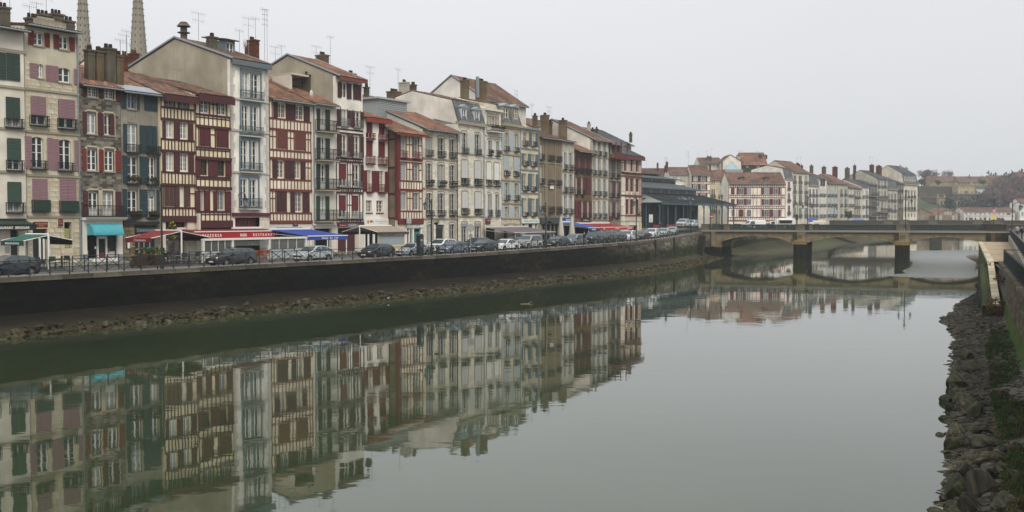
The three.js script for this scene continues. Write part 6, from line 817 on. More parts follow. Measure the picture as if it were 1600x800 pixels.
tree('dark evergreen hedge tree at the left end of the hilltop', 1440, 291, 600, 4, 8, 'ever'); tree('dark evergreen beside the left end of the ochre barracks', 1448, 291, 598, 4, 7, 'ever'); tree('small dark evergreen in front of the ochre barracks', 1465.5, 291, 580, 3, 4, 'ever'); tree('small dark evergreen between two hilltop barracks', 1536, 290, 575, 3.4, 4.4, 'ever');
for (const [px, py, d, h, w, l] of [[1560, 306, 520, 9, 12, 'bare tree on the slope left of the tallest one'], [1578, 312, 500, 11, 13, 'tallest bare tree on the slope at the right'], [1594, 316, 480, 12, 13, 'bare tree on the slope at the right edge of the picture'], [1548, 322, 480, 7, 10, 'bare tree above the middle of the long white building'], [1568, 325, 470, 8, 11, 'bare tree above the right end of the long white building'], [1586, 330, 455, 9, 11, 'bare tree low on the slope beside the white house']]) tree(l, px, py, d, h, w, 'bare');
tree('round clipped evergreen in front of the far river row', 1325, 346, 290, 3.0, 2.4, 'ever', 'clipped_tree');

// ---------- right bank ----------
const RL = (d, L, y) => [L + 0.445 * d, y, -d], RTURN = Math.PI / 2 - Math.atan(0.445);   // turn: local x runs away from the camera along the bank
const stoneM = ['#7b7362', '#6a6456', '#8a826f', '#5c584c', '#746a55', '#676048'].map((h) => M(h, 0.95, { map: T.grime }));
{
  struct('towpath', merge([gridGeo([[RL(149, 1.9, 2.9), RL(149, 9, 2.9)], [RL(100, 1.9, 2.9), RL(100, 7, 2.9)], [RL(79, 1.9, 2.9), RL(79, 5, 2.9)]]), gridGeo([[RL(79, 3.1, 2.9), RL(79, 5, 2.9)], [RL(45, 3.1, 2.9), RL(45, 5, 2.9)], [RL(12, 3.1, 2.9), RL(12, 4.2, 2.9)]])]), M('#b9a68a', 0.95, { map: T.asphalt, side: THREE.DoubleSide }));
  const w = thing('river_wall', 'mossy stone river wall on the right bank below the towpath', 'river wall'); seed(501);
  const face = (d0, d1, La, Lb, y0, y1, n, mossTop) => { const rows = [], cols = []; for (let i = 0; i <= n; i++) { const d = lerp(d0, d1, i / n), r = [], c = []; for (let j = 0; j <= 10; j++) { const t = j / 10, y = lerp(y0, y1, t), q = fbm(d * 0.7, y * 2, 4096, 4096, 511, 4); r.push(RL(d, lerp(La, Lb, t) + 0.06 * (q - 0.5), y)); const k = smooth(mossTop + 0.25, mossTop - 0.25, y + 0.5 * (q - 0.5)), g = 0.55 + 0.9 * q; c.push([lerp(0.085, 0.050, k) * g, lerp(0.078, 0.078, k) * g, lerp(0.062, 0.012, k) * g]); } rows.push(r); cols.push(c); } return gridGeo(rows, cols); };
  const wf = VC(0.95, { side: THREE.DoubleSide, bumpMap: T.rock, bumpScale: 0.04 });
  mesh('wall_face', face(149, 79.5, 1.62, 1.6, -0.4, 2.72, 60, 2.4), wf, w); mesh('wall_face', face(80, 10, 2.12, 2.5, 0.1, 2.75, 70, 1.55), wf, w); mesh('wall_end', quad(RL(79.5, 1.6, 0), RL(79.5, 2.6, 0), RL(79.5, 2.6, 2.7), RL(79.5, 1.6, 2.7), 0.3), stoneM[0], w);
  const cg = bx(-0.73, -0.2, -0.24, 0.73, 0, 0.24), cm = ['#c2b79c', '#b3a88d', '#cdc3aa'].map((h) => M(h, 0.92, { map: T.stucco }));
  for (let d = 148; d > 80; d -= 1.37) { const m = mesh('coping_stone', cg, pick(cm), w, RL(d, 1.82, 2.93)); m.rotation.y = RTURN; m.position.y += rr(-0.012, 0.012); }
  // the low wing wall that slopes down to the stones
  const wing = []; for (const [a, b] of [[80, 61]]) { const p = (d, L, y) => RL(d, L, y); wing.push(quad(p(b, 1.55, -0.3), p(a, 1.55, -0.3), p(a, 1.55, 2.7), p(b, 1.55, 1.0), 0.55)); wing.push(quad(p(b, 1.5, -0.3), p(b, 1.55, 1.0), p(b, 2.1, 1.0), p(b, 2.1, -0.3), 0.2)); } mesh('wing_wall', merge(wing), M('#3f4a22', 0.95, { map: T.rock }), w);
  for (let i = 0; i < 13; i++) { const d = lerp(79.3, 61.8, i / 12), m = mesh('coping_stone', bx(-0.74, -0.14, -0.22, 0.74, 0, 0.22), pick(cm), w, RL(d, 1.8, lerp(2.88, 1.16, i / 12))); m.rotation.order = 'YXZ'; m.rotation.y = RTURN; m.rotation.z = Math.atan2(1.72, 17.5 * 1.094); }
  // stones of the upper wall
  const st = []; for (let r = 0; r < 6; r++) { const y = 1.42 + r * 0.225; for (let d = 26; d < 79; ) { const l = rr(0.3, 0.62); st.push([d + l / 2, y, l]); d += l * 0.92; } }
  st.sort((a, b) => a[0] - b[0]); const vis = st.filter((q) => q[0] > 38); vis.slice(0, 296).forEach(([d, y, l]) => { const m = mesh('stone', UNIT, pick(stoneM), w, RL(d, lerp(2.12, 2.5, (y - 0.1) / 2.65), y + 0.1)); m.scale.set(l - 0.04, 0.19, 0.1 + rr(0, 0.05)); m.rotation.y = RTURN; });
  const rest = [...vis.slice(296), ...st.filter((q) => q[0] <= 38)]; scatter('wall_stones', w, rest.map(([d, y, l]) => { const k = rr(0.12, 0.22); return { p: RL(d, lerp(2.12, 2.5, (y - 0.1) / 2.65), y + 0.1), s: [l - 0.04, 0.19, 0.12], r: [0, RTURN, 0], c: [k, k * 0.93, k * 0.78] }; }), UNIT, M('#ffffff', 0.95, { map: T.grime }));
  for (let d = 79; d > 12; d -= 1.5) { const m = mesh('coping_stone', bx(-0.73, -0.16, -0.35, 0.73, 0, 0.3), pick(stoneM), w, RL(d, 2.78, 2.93)); m.rotation.y = RTURN; }
  // road wall, right hand road
  const rw = thing('road_wall', 'low pale wall with a black railing along the right hand road', 'wall'), RX = (d) => 1.5 + 0.476 * d, a = [RX(150), -150], b = [RX(28), -28], ang = Math.atan2(150 - 28, RX(150) - RX(28));
  const sec = 26; for (let i = 0; i < sec; i++) { const d0 = lerp(150, 28, i / sec), d1 = lerp(150, 28, (i + 1) / sec), dm = (d0 + d1) / 2, l = Math.hypot(d0 - d1, RX(d0) - RX(d1)), m = box('wall_block', -0.5, -0.5, -0.5, 0.5, 0.5, 0.5, M(i % 2 ? '#b5b1a4' : '#aba79a', 0.93, { map: T.grime }), rw); m.scale.set(l - 0.03, 1.15, 0.4); m.position.set(RX(dm), 3.28, -dm); m.rotation.y = ang;
    const q = [bx(-l / 2, 0.86, -0.05, l / 2, 0.96, 0.05), bx(-l / 2, 0.1, -0.03, l / 2, 0.15, 0.03), bx(-l / 2, 0, -0.05, -l / 2 + 0.08, 0.96, 0.05)]; const nb = Math.round(l / 0.16); for (let k = 1; k < nb; k++) { const x = lerp(-l / 2, l / 2, k / nb); q.push(bx(x - 0.02, 0.15, -0.015, x + 0.02, 0.86, 0.015)); } const r = mesh('railing', merge(q), M('#15181b', 0.5), rw, [RX(dm), 3.86, -dm]); r.rotation.y = ang; }
  struct('right_road', gridGeo([[[RX(152) + 0.2, 3.75, -150], [140, 3.75, -150]], [[RX(28) + 0.2, 3.75, -28], [70, 3.75, -28]]]), M('#8b877d', 0.95, { map: T.asphalt, side: THREE.DoubleSide }));
  struct('right_road', gridGeo([[[188, 3.7, -330], [300, 3.7, -330]], [[73, 3.7, -151], [160, 3.7, -151]]]), M('#8b877d', 0.95, { map: T.asphalt, side: THREE.DoubleSide }));
  // towpath railing with pickets, its short end panel crossed
  const f = thing('towpath_railing', 'dark green picket railing along the edge of the towpath', 'railing'), n = 30; let k = 0;
  for (let d = 76; d > 24; d -= 1.8) { const A = RL(d, 2.72, 2.93), B = RL(d - 1.8, 2.72, 2.93), l = Math.hypot(B[0] - A[0], B[2] - A[2]); const q = [bx(-l / 2, 0.93, -0.025, l / 2, 0.98, 0.025), bx(-l / 2, 0.12, -0.02, l / 2, 0.16, 0.02)]; const rail = mesh('rail', merge(q.slice(0, 1)), mIronGreen, f, [(A[0] + B[0]) / 2, 2.93, (A[2] + B[2]) / 2]); rail.rotation.y = RTURN; const r2 = mesh('rail', q[1], mIronGreen, f, [(A[0] + B[0]) / 2, 2.93, (A[2] + B[2]) / 2]); r2.rotation.y = RTURN; const p = box('post', -0.035, 0, -0.035, 0.035, 1.02, 0.035, mIronGreen, f); p.position.set(A[0], 3.44, A[2]); p.rotation.y = RTURN; for (let i = 1; i < 9; i++) { const t = i / 9, m = mesh('picket', UNIT, mIronGreen, f, [lerp(A[0], B[0], t), 3.46, lerp(A[2], B[2], t)]); m.scale.set(0.022, 0.78, 0.03); m.rotation.y = RTURN; if (++k > 290) break; } }
  const e0 = RL(76, 2.72, 2.93); for (let i = 0; i < 2; i++) { const x0 = e0[0] + i * 1.3, x1 = x0 + 1.3; mesh('rail', bx(x0, 3.86, -76.03, x1, 3.92, -75.97), mIronGreen, f); mesh('rail', bx(x0, 3.03, -76.02, x1, 3.07, -75.98), mIronGreen, f); mesh('brace', bar([x0, 3.06, -76], [x1, 3.87, -76], 0.014, 5), mIronGreen, f); mesh('brace', bar([x0, 3.87, -76.03], [x1, 3.06, -76.03], 0.014, 5), mIronGreen, f); mesh('post', bx(x1 - 0.03, 2.93, -76.03, x1 + 0.03, 3.95, -75.97), mIronGreen, f); }
}
// stones and mud at the foot of the right wall
const shoreL = (d) => (d < 52 ? -0.45 : d < 63 ? lerp(-0.45, -1.35, smooth(52, 62, d)) : d < 70 ? lerp(-1.35, -0.9, smooth(63, 70, d)) : d < 90 ? lerp(-0.9, 1.0, smooth(70, 88, d)) : 1.15) + 0.35 * (fbm(d * 0.22, 3, 4096, 4096, 521, 4) - 0.5) * 2;
{
  const rows = [], cols = []; for (let d = 100; d >= 14; d -= 0.5) { const r = [], c = []; for (let j = 0; j <= 14; j++) { const t = j / 14, L = lerp(shoreL(d) - 0.5, d > 79 ? 1.7 : 2.2, t), n = fbm(d * 0.9, L * 1.1, 4096, 4096, 531, 4), q = fbm(d * 0.16, L * 0.4, 4096, 4096, 535, 3); r.push(RL(d, L, lerp(-0.42, 0.52, Math.pow(t, 0.62)) + 0.14 * (n - 0.5))); const g = smooth(0.45, 0.6, q) * smooth(0.3, 0.7, t), w = 0.5 + n; c.push([lerp(0.075, 0.035, g) * w, lerp(0.07, 0.06, g) * w, lerp(0.052, 0.016, g) * w]); } rows.push(r); cols.push(c); }
  const bed = struct('stony_bank', gridGeo(rows, cols), VC(0.93, { side: THREE.DoubleSide, bumpMap: T.rock, bumpScale: 0.04 })); seed(541);
  const put = (geo, mat, d, L, y, sx, sy, sz) => { const m = mesh('rock', geo, mat, bed, RL(d, L, y)); m.scale.set(sx, sy, sz); m.rotation.set(rr(-0.25, 0.25), rr(0, 6), rr(-0.25, 0.25)); return m; };
  const byPx = (px, py, w, h, y = 0) => { const r = ray(px, py), d = (EYE - y) / -r[1], X = r[0] * d, m = mesh('rock', rockGeos[Math.floor(rnd() * 6)], pick(rockMats), bed, [X, y, -d]); m.scale.set(w * d / FOC * 0.75, h * d / FOC * 0.85, w * d / FOC * 0.6); m.rotation.set(rr(-0.15, 0.15), rr(0, 6), rr(-0.15, 0.15)); };
  for (const q of [[1497, 772, 44, 46, 0.15], [1532, 768, 50, 44, 0.25], [1512, 795, 46, 34, 0.1], [1575, 790, 40, 26, 0.3], [1492, 607, 20, 14], [1478, 628, 18, 14], [1485, 641, 16, 14], [1479, 655, 20, 9], [1471, 680, 14, 5], [1477, 707, 14, 5], [1493, 697, 26, 26, 0.1], [1509, 742, 28, 26, 0.15], [1522, 578, 26, 20, 0.2], [1495, 677, 24, 22, 0.1], [1532, 690, 36, 18, 0.3], [1536, 716, 28, 16, 0.3], [1528, 667, 30, 10, 0.35], [1562, 670, 24, 8, 0.35], [1486, 543, 10, 5], [1520, 642, 26, 18, 0.3], [1504, 630, 26, 24, 0.2], [1560, 615, 24, 10, 0.4], [1545, 735, 24, 18, 0.35], [1583, 745, 26, 18, 0.4], [1500, 600, 30, 22, 0.15], [1512, 560, 18, 16, 0.15], [1478, 500, 12, 8], [1490, 492, 14, 8], [1484, 515, 10, 7]]) byPx(...q);
  let n = 0; const list = [[], [], []];
  const cand = []; for (let i = 0; i < 10500; i++) { const d = 15 + 85 * Math.pow(rnd(), 1.1), t = rnd(); cand.push([d, t]); } cand.sort((a, b) => a[0] - b[0]);
  for (const [d, t] of cand) { const s0 = shoreL(d), L = lerp(s0 - 0.12, d > 79 ? 1.5 : 2.05, Math.pow(t, 1.2)), q = fbm(d * 0.16, L * 0.4, 4096, 4096, 535, 3), y = lerp(-0.08, 0.5, Math.pow(t, 1.0)) - 0.02; if (t > 0.62 && q > 0.55 && rnd() < 0.6) continue; let s = rr(0.06, 0.165) * (1.2 - 0.45 * t); if (rnd() < 0.10) s *= 1.5;
    if (s > 0.125 && n < 268 && d > 21) { n++; put(rockGeos[Math.floor(rnd() * 6)], pick(rockMats), d, L, y, s * rr(1.0, 1.7), s * rr(0.45, 0.8), s * rr(0.8, 1.2)); } else { const k = rr(0.03, 0.125); list[Math.floor(rnd() * 3)].push({ p: RL(d, L, y), s: [s * rr(1, 1.7), s * rr(0.4, 0.8), s], r: [rr(-0.3, 0.3), rr(0, 6), rr(-0.3, 0.3)], c: [k, k * 0.95, k * 0.78] }); } }
  list.forEach((l, i) => scatter('rubble', bed, l, rockGeos[7 + i], M('#ffffff', 0.92, { map: T.rock })));
  const weeds = []; for (let i = 0; i < 2200; i++) { const d = 17 + 62 * Math.pow(rnd(), 1.2), L = rr(0.9, 2.15), q = fbm(d * 0.16, L * 0.4, 4096, 4096, 535, 3); if (q < 0.53 - 0.08 * smooth(1.5, 2.1, L)) continue; const s = rr(0.04, 0.13), k = rr(0.7, 1.3); weeds.push({ p: RL(d, L, 0.42 + rr(-0.06, 0.1)), s: [s, s * rr(0.6, 1.6), s], r: [0, rr(0, 6), 0], c: rnd() < 0.7 ? [0.035 * k, 0.062 * k, 0.016 * k] : [0.08 * k, 0.065 * k, 0.035 * k] }); }
  tag(scatter('weeds', null, weeds, clump(60, 9, 1.5, [0.1, 0.4]), M('#ffffff', 0.9, { side: THREE.DoubleSide })), 'low green weeds growing between the stones at the wall foot', 'weeds', null, 'stuff');
  for (const [d, L, y, s, l, c] of [[77, 2.2, 2.2, 0.8, 'dark shrub growing at the corner where the towpath narrows', '#3a3322'], [70, 2.4, 2.35, 0.6, 'shrub hanging over the wall nearer than the dark corner shrub', '#4a3a2a'], [60, 2.2, 0.9, 0.9, 'brown dry shrub at the end of the sloping wing wall', '#5a452e'], [84, 1.4, 2.0, 0.6, 'dark shrub on the water side of the pale ledge', '#2e331f'], [63, 2.5, 2.5, 0.5, 'small shrub on the wall top below the railing', '#4b3b2e']]) { const g = thing('shrub', l, 'shrub', RL(d, L, y)); seed(Math.round(d)); const q = []; for (let i = 0; i < 6; i++) { const e = clump(130, Math.round(d * 7) + i, 0.8, [0.06, 0.28]); e.scale(s * 0.5, s * 0.5, s * 0.5); e.translate(rr(-s, s) * 0.5, rr(-0.6, 0.5) * s, rr(-s, s) * 0.9); q.push(e); } mesh('foliage', merge(q), M(c, 0.95, { side: THREE.DoubleSide }), g).userData.kind = 'stuff'; mesh('stem', bar([0, -0.3, 0], [0.1, 0.3, 0], 0.03), M('#4a3d30', 0.9), g); }
}
// ---------- railing along the quay ----------
{
  const f = thing('quay_railing', 'long dark railing of crossed bars along the top of the quay wall', 'railing'); const sA = -8, sB = 157, N = Math.round((sB - sA) / 1.24), post = new THREE.CylinderGeometry(0.032, 0.036, 0.92, 6), boss = new THREE.SphereGeometry(0.05, 6, 4);
  const pt = (i) => new THREE.Vector3(...Qat(lerp(sA, sB, i / N), -0.22));
  for (let i = 0; i <= N; i++) { const p = pt(i); mesh('post', post, mIronGreen, f, [p.x, p.y + 0.46, p.z]); if (i === N) break; const q = pt(i + 1), a = Math.atan2(-(q.z - p.z), q.x - p.x), l = p.distanceTo(q), m = p.clone().add(q).multiplyScalar(0.5);
    const b = (name, y0, y1, r) => { const g = mesh(name, UNIT, mIronGreen, f, [m.x, m.y + (y0 + y1) / 2 + 0.0, m.z]); g.rotation.order = 'YXZ'; g.rotation.set(0, a, Math.atan2(y1 - y0, l)); g.scale.set(Math.hypot(l, y1 - y0) - 0.05, r, r); return g; };
    b('rail', 0.87, 0.87, 0.042); b('brace', 0.1, 0.84, 0.026); b('brace', 0.84, 0.1, 0.026); if (i % 1 === 0) mesh('boss', boss, mIronGreen, f, [m.x, m.y + 0.47, m.z]); }
}
function shortRail(label, px0, px1, off, n) { const a = new THREE.Vector3(...Qat(Qfind(px0, off, 410), -off)), b = new THREE.Vector3(...Qat(Qfind(px1, off, 410), -off)), f = thing('street_railing', label, 'railing'), ang = Math.atan2(-(b.z - a.z), b.x - a.x); for (let i = 0; i <= n; i++) { const p = a.clone().lerp(b, i / n); mesh('post', bar([0, -0.12, 0], [0, 0.9, 0], 0.033, 6), mIronGreen, f, p.toArray()); if (i === n) break; const q = a.clone().lerp(b, (i + 1) / n), m = p.clone().add(q).multiplyScalar(0.5), l = p.distanceTo(q); for (const [nm, y0, y1, r] of [['rail', 0.86, 0.86, 0.042], ['brace', 0.1, 0.83, 0.026], ['brace', 0.83, 0.1, 0.026]]) { const g = mesh(nm, UNIT, mIronGreen, f, [m.x, m.y + (y0 + y1) / 2, m.z]); g.rotation.order = 'YXZ'; g.rotation.set(0, ang, Math.atan2(y1 - y0, l)); g.scale.set(Math.hypot(l, y1 - y0) - 0.05, r, r); } } }
shortRail('short inner railing in front of the shop with the turquoise awning', 113, 186, 4.6, 4); shortRail('short inner railing in front of the red restaurant awning', 296, 345, 4.6, 3); shortRail('short inner railing before the glazed terrace beside the silver car', 421, 461, 4.4, 2);

// ---------- cars ----------
const mTyre = M('#141414', 0.85), mRim = M('#9ea2a4', 0.35, { metalness: 0.7 }), mCarGlass = M('#39454a', 0.04), mPlastic = M('#1a1b1c', 0.6), mLampG = M('#c9cfd0', 0.12), mTail = M('#7a1414', 0.2), mPlateM = M('#d0d0c8', 0.5);
const CT = {   // side profiles, front towards -x: [x, y] from the front foot over the roof to the tail; belt line; pillars of the side glass
  hatch: { W: 1.7, r: 0.3, wx: [-1.22, 1.2], p: [[-1.9, 0.26], [-1.97, 0.48], [-1.9, 0.66], [-1.68, 0.8], [-0.98, 0.94], [-0.22, 1.38], [0.2, 1.45], [0.95, 1.42], [1.55, 1.27], [1.86, 0.92], [1.93, 0.7], [1.92, 0.42], [1.86, 0.26]], ws: [4, 5], rw: [8, 9], belt: 0.93, gl: [[-0.82, 0.95], [-0.14, 1.33], [0.25, 1.385], [1.0, 1.36], [1.4, 1.25], [1.58, 0.97]], pil: [0.32, 1.12] },
  sedan: { W: 1.74, r: 0.31, wx: [-1.35, 1.3], p: [[-2.15, 0.26], [-2.22, 0.46], [-2.15, 0.66], [-1.9, 0.78], [-1.0, 0.91], [-0.25, 1.33], [0.15, 1.4], [0.75, 1.38], [1.45, 1.0], [2.05, 0.94], [2.15, 0.7], [2.14, 0.42], [2.06, 0.26]], ws: [4, 5], rw: [7, 8], belt: 0.91, gl: [[-0.85, 0.93], [-0.18, 1.28], [0.18, 1.34], [0.75, 1.32], [1.25, 0.97]], pil: [0.3] },
  suv: { W: 1.82, r: 0.36, wx: [-1.35, 1.3], p: [[-2.05, 0.34], [-2.12, 0.6], [-2.08, 0.9], [-1.85, 1.04], [-0.98, 1.14], [-0.45, 1.66], [-0.1, 1.74], [1.7, 1.74], [1.95, 1.55], [2.08, 1.1], [2.1, 0.8], [2.1, 0.5], [2.02, 0.34]], ws: [4, 5], rw: [8, 9], belt: 1.12, gl: [[-0.82, 1.15], [-0.38, 1.6], [-0.06, 1.66], [1.6, 1.66], [1.84, 1.5], [1.92, 1.17]], pil: [0.28, 1.18] },
  mpv: { W: 1.76, r: 0.31, wx: [-1.28, 1.25], p: [[-1.98, 0.28], [-2.05, 0.5], [-1.98, 0.74], [-1.7, 0.92], [-1.15, 1.04], [-0.35, 1.53], [0.1, 1.6], [1.3, 1.57], [1.8, 1.4], [2.0, 1.0], [2.05, 0.75], [2.04, 0.45], [1.96, 0.28]], ws: [4, 5], rw: [8, 9], belt: 1.03, gl: [[-0.95, 1.05], [-0.28, 1.47], [0.12, 1.53], [1.25, 1.5], [1.62, 1.36], [1.78, 1.07]], pil: [0.25, 1.1] },
  wagon: { W: 1.74, r: 0.31, wx: [-1.35, 1.3], p: [[-2.15, 0.26], [-2.22, 0.48], [-2.15, 0.68], [-1.9, 0.8], [-1.0, 0.93], [-0.25, 1.38], [0.15, 1.44], [1.55, 1.41], [1.85, 1.3], [2.12, 0.95], [2.2, 0.7], [2.18, 0.42], [2.1, 0.26]], ws: [4, 5], rw: [8, 9], belt: 0.93, gl: [[-0.85, 0.95], [-0.18, 1.32], [0.18, 1.38], [1.5, 1.35], [1.76, 1.25], [1.92, 0.97]], pil: [0.3, 1.15] },
  van: { W: 1.95, r: 0.34, wx: [-1.55, 1.45], p: [[-2.4, 0.3], [-2.48, 0.6], [-2.42, 0.95], [-2.2, 1.15], [-1.75, 1.3], [-1.2, 1.98], [-0.9, 2.1], [2.3, 2.1], [2.4, 1.9], [2.44, 1.1], [2.44, 0.7], [2.42, 0.5], [2.36, 0.3]], ws: [4, 5], rw: [8, 9], belt: 1.25, gl: [[-1.6, 1.3], [-1.12, 1.88], [-0.3, 1.88], [-0.3, 1.3]], pil: [] },
};
const carCache = {};
function carGeo(k) {
  if (carCache[k]) return carCache[k]; const t = CT[k], hw = t.W / 2, sh = new THREE.Shape(), r = t.r + 0.06; t.p.forEach((p, i) => (i ? sh.lineTo(p[0], p[1]) : sh.moveTo(p[0], p[1]))); const yb = t.p[0][1];
  for (const wx of [t.wx[1], t.wx[0]]) { const dx = Math.sqrt(Math.max(0.01, r * r - (t.r - yb) * (t.r - yb))); sh.lineTo(wx + dx, yb); for (let i = 0; i <= 8; i++) { const a0 = Math.atan2(yb - t.r, dx), a = lerp(a0, Math.PI - a0, i / 8); sh.lineTo(wx + Math.cos(a) * r, t.r + Math.sin(a) * r); } } sh.closePath();
  const top = Math.max(...t.p.map((p) => p[1])), taper = (y) => 1 - 0.25 * smooth(t.belt - 0.05, top + 0.15, y), narrow = (x) => 1 - 0.13 * Math.pow(Math.abs(x) / 2.2, 4);
  let g = new THREE.ExtrudeGeometry(sh, { depth: t.W - 0.16, bevelEnabled: true, bevelThickness: 0.08, bevelSize: 0.05, bevelOffset: -0.05, bevelSegments: 3, steps: 6 }); g.translate(0, 0, -(t.W - 0.16) / 2);
  const p = g.attributes.position; for (let i = 0; i < p.count; i++) p.setZ(i, p.getZ(i) * taper(p.getY(i)) * narrow(p.getX(i))); g = toCreasedNormals(mergeVertices(g.deleteAttribute('uv').deleteAttribute('normal'), 1e-4), 0.38);
  const zAt = (x, y) => hw * taper(y) * narrow(x), side = (poly, s) => { const P = [], n = poly.length; const cx = poly.reduce((a, q) => a + q[0], 0) / n, cy = poly.reduce((a, q) => a + q[1], 0) / n; for (let i = 0; i < n; i++) { const a = poly[i], b = poly[(i + 1) % n]; const v = [[cx, cy], a, b].map(([x, y]) => [x, y, s * (zAt(x, y) + 0.008)]); if (s > 0) v.reverse(); for (const q of v) P.push(...q); } const e = new THREE.BufferGeometry(); e.setAttribute('position', new THREE.Float32BufferAttribute(P, 3)); e.computeVertexNormals(); return e; };
  const clip = (x0, x1) => { const out = [], gl = t.gl; for (let i = 0; i < gl.length; i++) { const a = gl[i], b = gl[(i + 1) % gl.length]; const inA = a[0] >= x0 && a[0] <= x1; if (inA) out.push(a); const cs = []; for (const X of [x0, x1]) if ((a[0] - X) * (b[0] - X) < 0) cs.push([X, lerp(a[1], b[1], (X - a[0]) / (b[0] - a[0]))]); cs.sort((m, n) => Math.abs(m[0] - a[0]) - Math.abs(n[0] - a[0])); out.push(...cs); } return out; };
  const edges = [-9, ...t.pil, 9], panes = []; for (let i = 0; i < edges.length - 1; i++) { const c = clip(edges[i] + 0.04, edges[i + 1] - 0.04); if (c.length > 2) panes.push(c); }
  const screen = ([i, j]) => { const a = t.p[i], b = t.p[j], d = [b[0] - a[0], b[1] - a[1]], l = Math.hypot(...d), n = [-d[1] / l * 0.012, d[0] / l * 0.012], A = [a[0] + d[0] * 0.08 + n[0], a[1] + d[1] * 0.08 + n[1]], B = [a[0] + d[0] * 0.93 + n[0], a[1] + d[1] * 0.93 + n[1]], za = zAt(...A) - 0.09, zb = zAt(...B) - 0.08; return quad([A[0], A[1], -za], [A[0], A[1], za], [B[0], B[1], zb], [B[0], B[1], -zb], 0.01); };
  const tyre = new THREE.CylinderGeometry(t.r, t.r, 0.19, 20); tyre.rotateX(Math.PI / 2); const rim = new THREE.CylinderGeometry(t.r * 0.66, t.r * 0.66, 0.2, 14); rim.rotateX(Math.PI / 2); const spoke = []; for (let i = 0; i < 5; i++) { const s = bx(-0.03, 0, 0.1, 0.03, t.r * 0.62, 0.112); s.rotateZ(i * 1.2566); spoke.push(s); }
  return (carCache[k] = { body: g, panes: [1, -1].map((s) => panes.map((c) => side(c, s))), ws: screen(t.ws), rw: screen(t.rw), tyre, rim, spokes: merge(spoke), t, zAt });
}
const carRand = () => rnd();
function car(k, label, hex, pos, turn, o = {}) {
  const G = carGeo(k), t = G.t, g = thing('parked_car', label, 'car', pos, turn, o.group); const paint = new THREE.MeshPhysicalMaterial({ color: new THREE.Color(hex), roughness: 0.38, metalness: o.metal ? 0.45 : 0.05, clearcoat: 0.8, clearcoatRoughness: 0.08 });
  mesh('body', G.body, paint, g); mesh('windscreen', G.ws, mCarGlass, g); mesh('rear_window', G.rw, mCarGlass, g); for (const s of G.panes) for (const q of s) mesh('side_window', q, mCarGlass, g);
  for (const x of t.wx) for (const s of [1, -1]) { const w = mesh('wheel', G.tyre, mTyre, g, [x, t.r, s * (t.W / 2 - 0.11)]); mesh('rim', G.rim, M('#3a3c3e', 0.5), w); const sp = mesh('spokes', G.spokes, mRim, w); if (s < 0) sp.rotation.y = Math.PI; }
  const f = t.p[2], e = t.p[t.p.length - 3], zf = G.zAt(f[0], f[1]); for (const s of [1, -1]) { const h = mesh('headlight', new THREE.SphereGeometry(0.16, 10, 6), mLampG, g, [f[0] + 0.12, f[1] - 0.0, s * (zf - 0.2)]); h.scale.set(0.95, 0.55, 1.15); const tl = mesh('tail_light', UNIT, mTail, g, [e[0] - 0.03, e[1] + 0.14, s * (G.zAt(e[0], e[1]) - 0.14)]); tl.scale.set(0.14, 0.24, 0.24); const mr = mesh('mirror', new THREE.SphereGeometry(0.1, 8, 6), o.trim ? mPlastic : paint, g, [t.gl[0][0] + 0.14, t.belt + 0.08, s * (t.W / 2 + 0.06)]); mr.scale.set(0.7, 0.7, 1.2); for (const x of t.pil.slice(0, 1).concat([1.0])) box('door_handle', x - 0.28, t.belt - 0.12, s * (t.W / 2 - 0.03), x - 0.1, t.belt - 0.08, s * (t.W / 2 + 0.015), mPlastic, g); box('side_strip', t.wx[0] + t.r + 0.08, 0.28, s * (t.W / 2 - 0.05), t.wx[1] - t.r - 0.08, 0.36, s * (t.W / 2 + 0.008), mPlastic, g); }
  box('grille', t.p[1][0] - 0.03, t.p[1][1] - 0.02, -0.5, t.p[1][0] + 0.1, t.p[1][1] + 0.12, 0.5, mPlastic, g); box('number_plate', t.p[1][0] - 0.05, t.p[1][1] - 0.14, -0.26, t.p[1][0] - 0.02, t.p[1][1] - 0.03, 0.26, mPlateM, g); box('bumper', t.p[1][0] - 0.02, 0.3, -t.W / 2 + 0.1, t.p[1][0] + 0.25, 0.42, t.W / 2 - 0.1, o.trim ? mPlastic : paint, g); box('number_plate', e[0] + 0.045, e[1] - 0.05, -0.26, e[0] + 0.07, e[1] + 0.06, 0.26, mPlateM, g); box('underbody', t.p[0][0] + 0.1, 0.16, -t.W / 2 + 0.12, -t.p[0][0] - 0.1, 0.4, t.W / 2 - 0.12, mPlastic, g);
  if (o.bars) for (const s of [1, -1]) box('roof_bar', -0.1, t.p[6][1] + 0.02, s * 0.55 - 0.02, 1.4, t.p[6][1] + 0.06, s * 0.55 + 0.02, mPlastic, g);
  g.scale.setScalar(0.86); if (o.spare) { const w = new THREE.CylinderGeometry(0.34, 0.34, 0.2, 18); w.rotateZ(Math.PI / 2); mesh('spare_wheel', w, mPlastic, g, [t.p[9][0] + 0.1, 0.95, 0]); }
  return g;
}
const SMALL = 0.86;   // the street furniture is built life-size and set at the scale of this street
const kerbCar = (k, label, hex, px, off, o) => { const s = Qfind(px, off, 395), q = Q(s), p = Qat(s, -off); return car(k, label, hex, [p[0], p[1] - 0.13, p[2]], Qturn(s) + (o && o.rot || 0), o); };
kerbCar('hatch', 'dark blue hatchback at the left edge of the picture, tail light showing', '#20242f', 12, 2.7, { metal: 1 });
kerbCar('wagon', 'dark grey estate car with roof bars before the red restaurant', '#2b2e30', 363, 2.8, { metal: 1, bars: 1 });
kerbCar('hatch', 'silver hatchback in front of the glazed terrace and blue awning', '#aeb3b6', 489, 2.7, { metal: 1 });
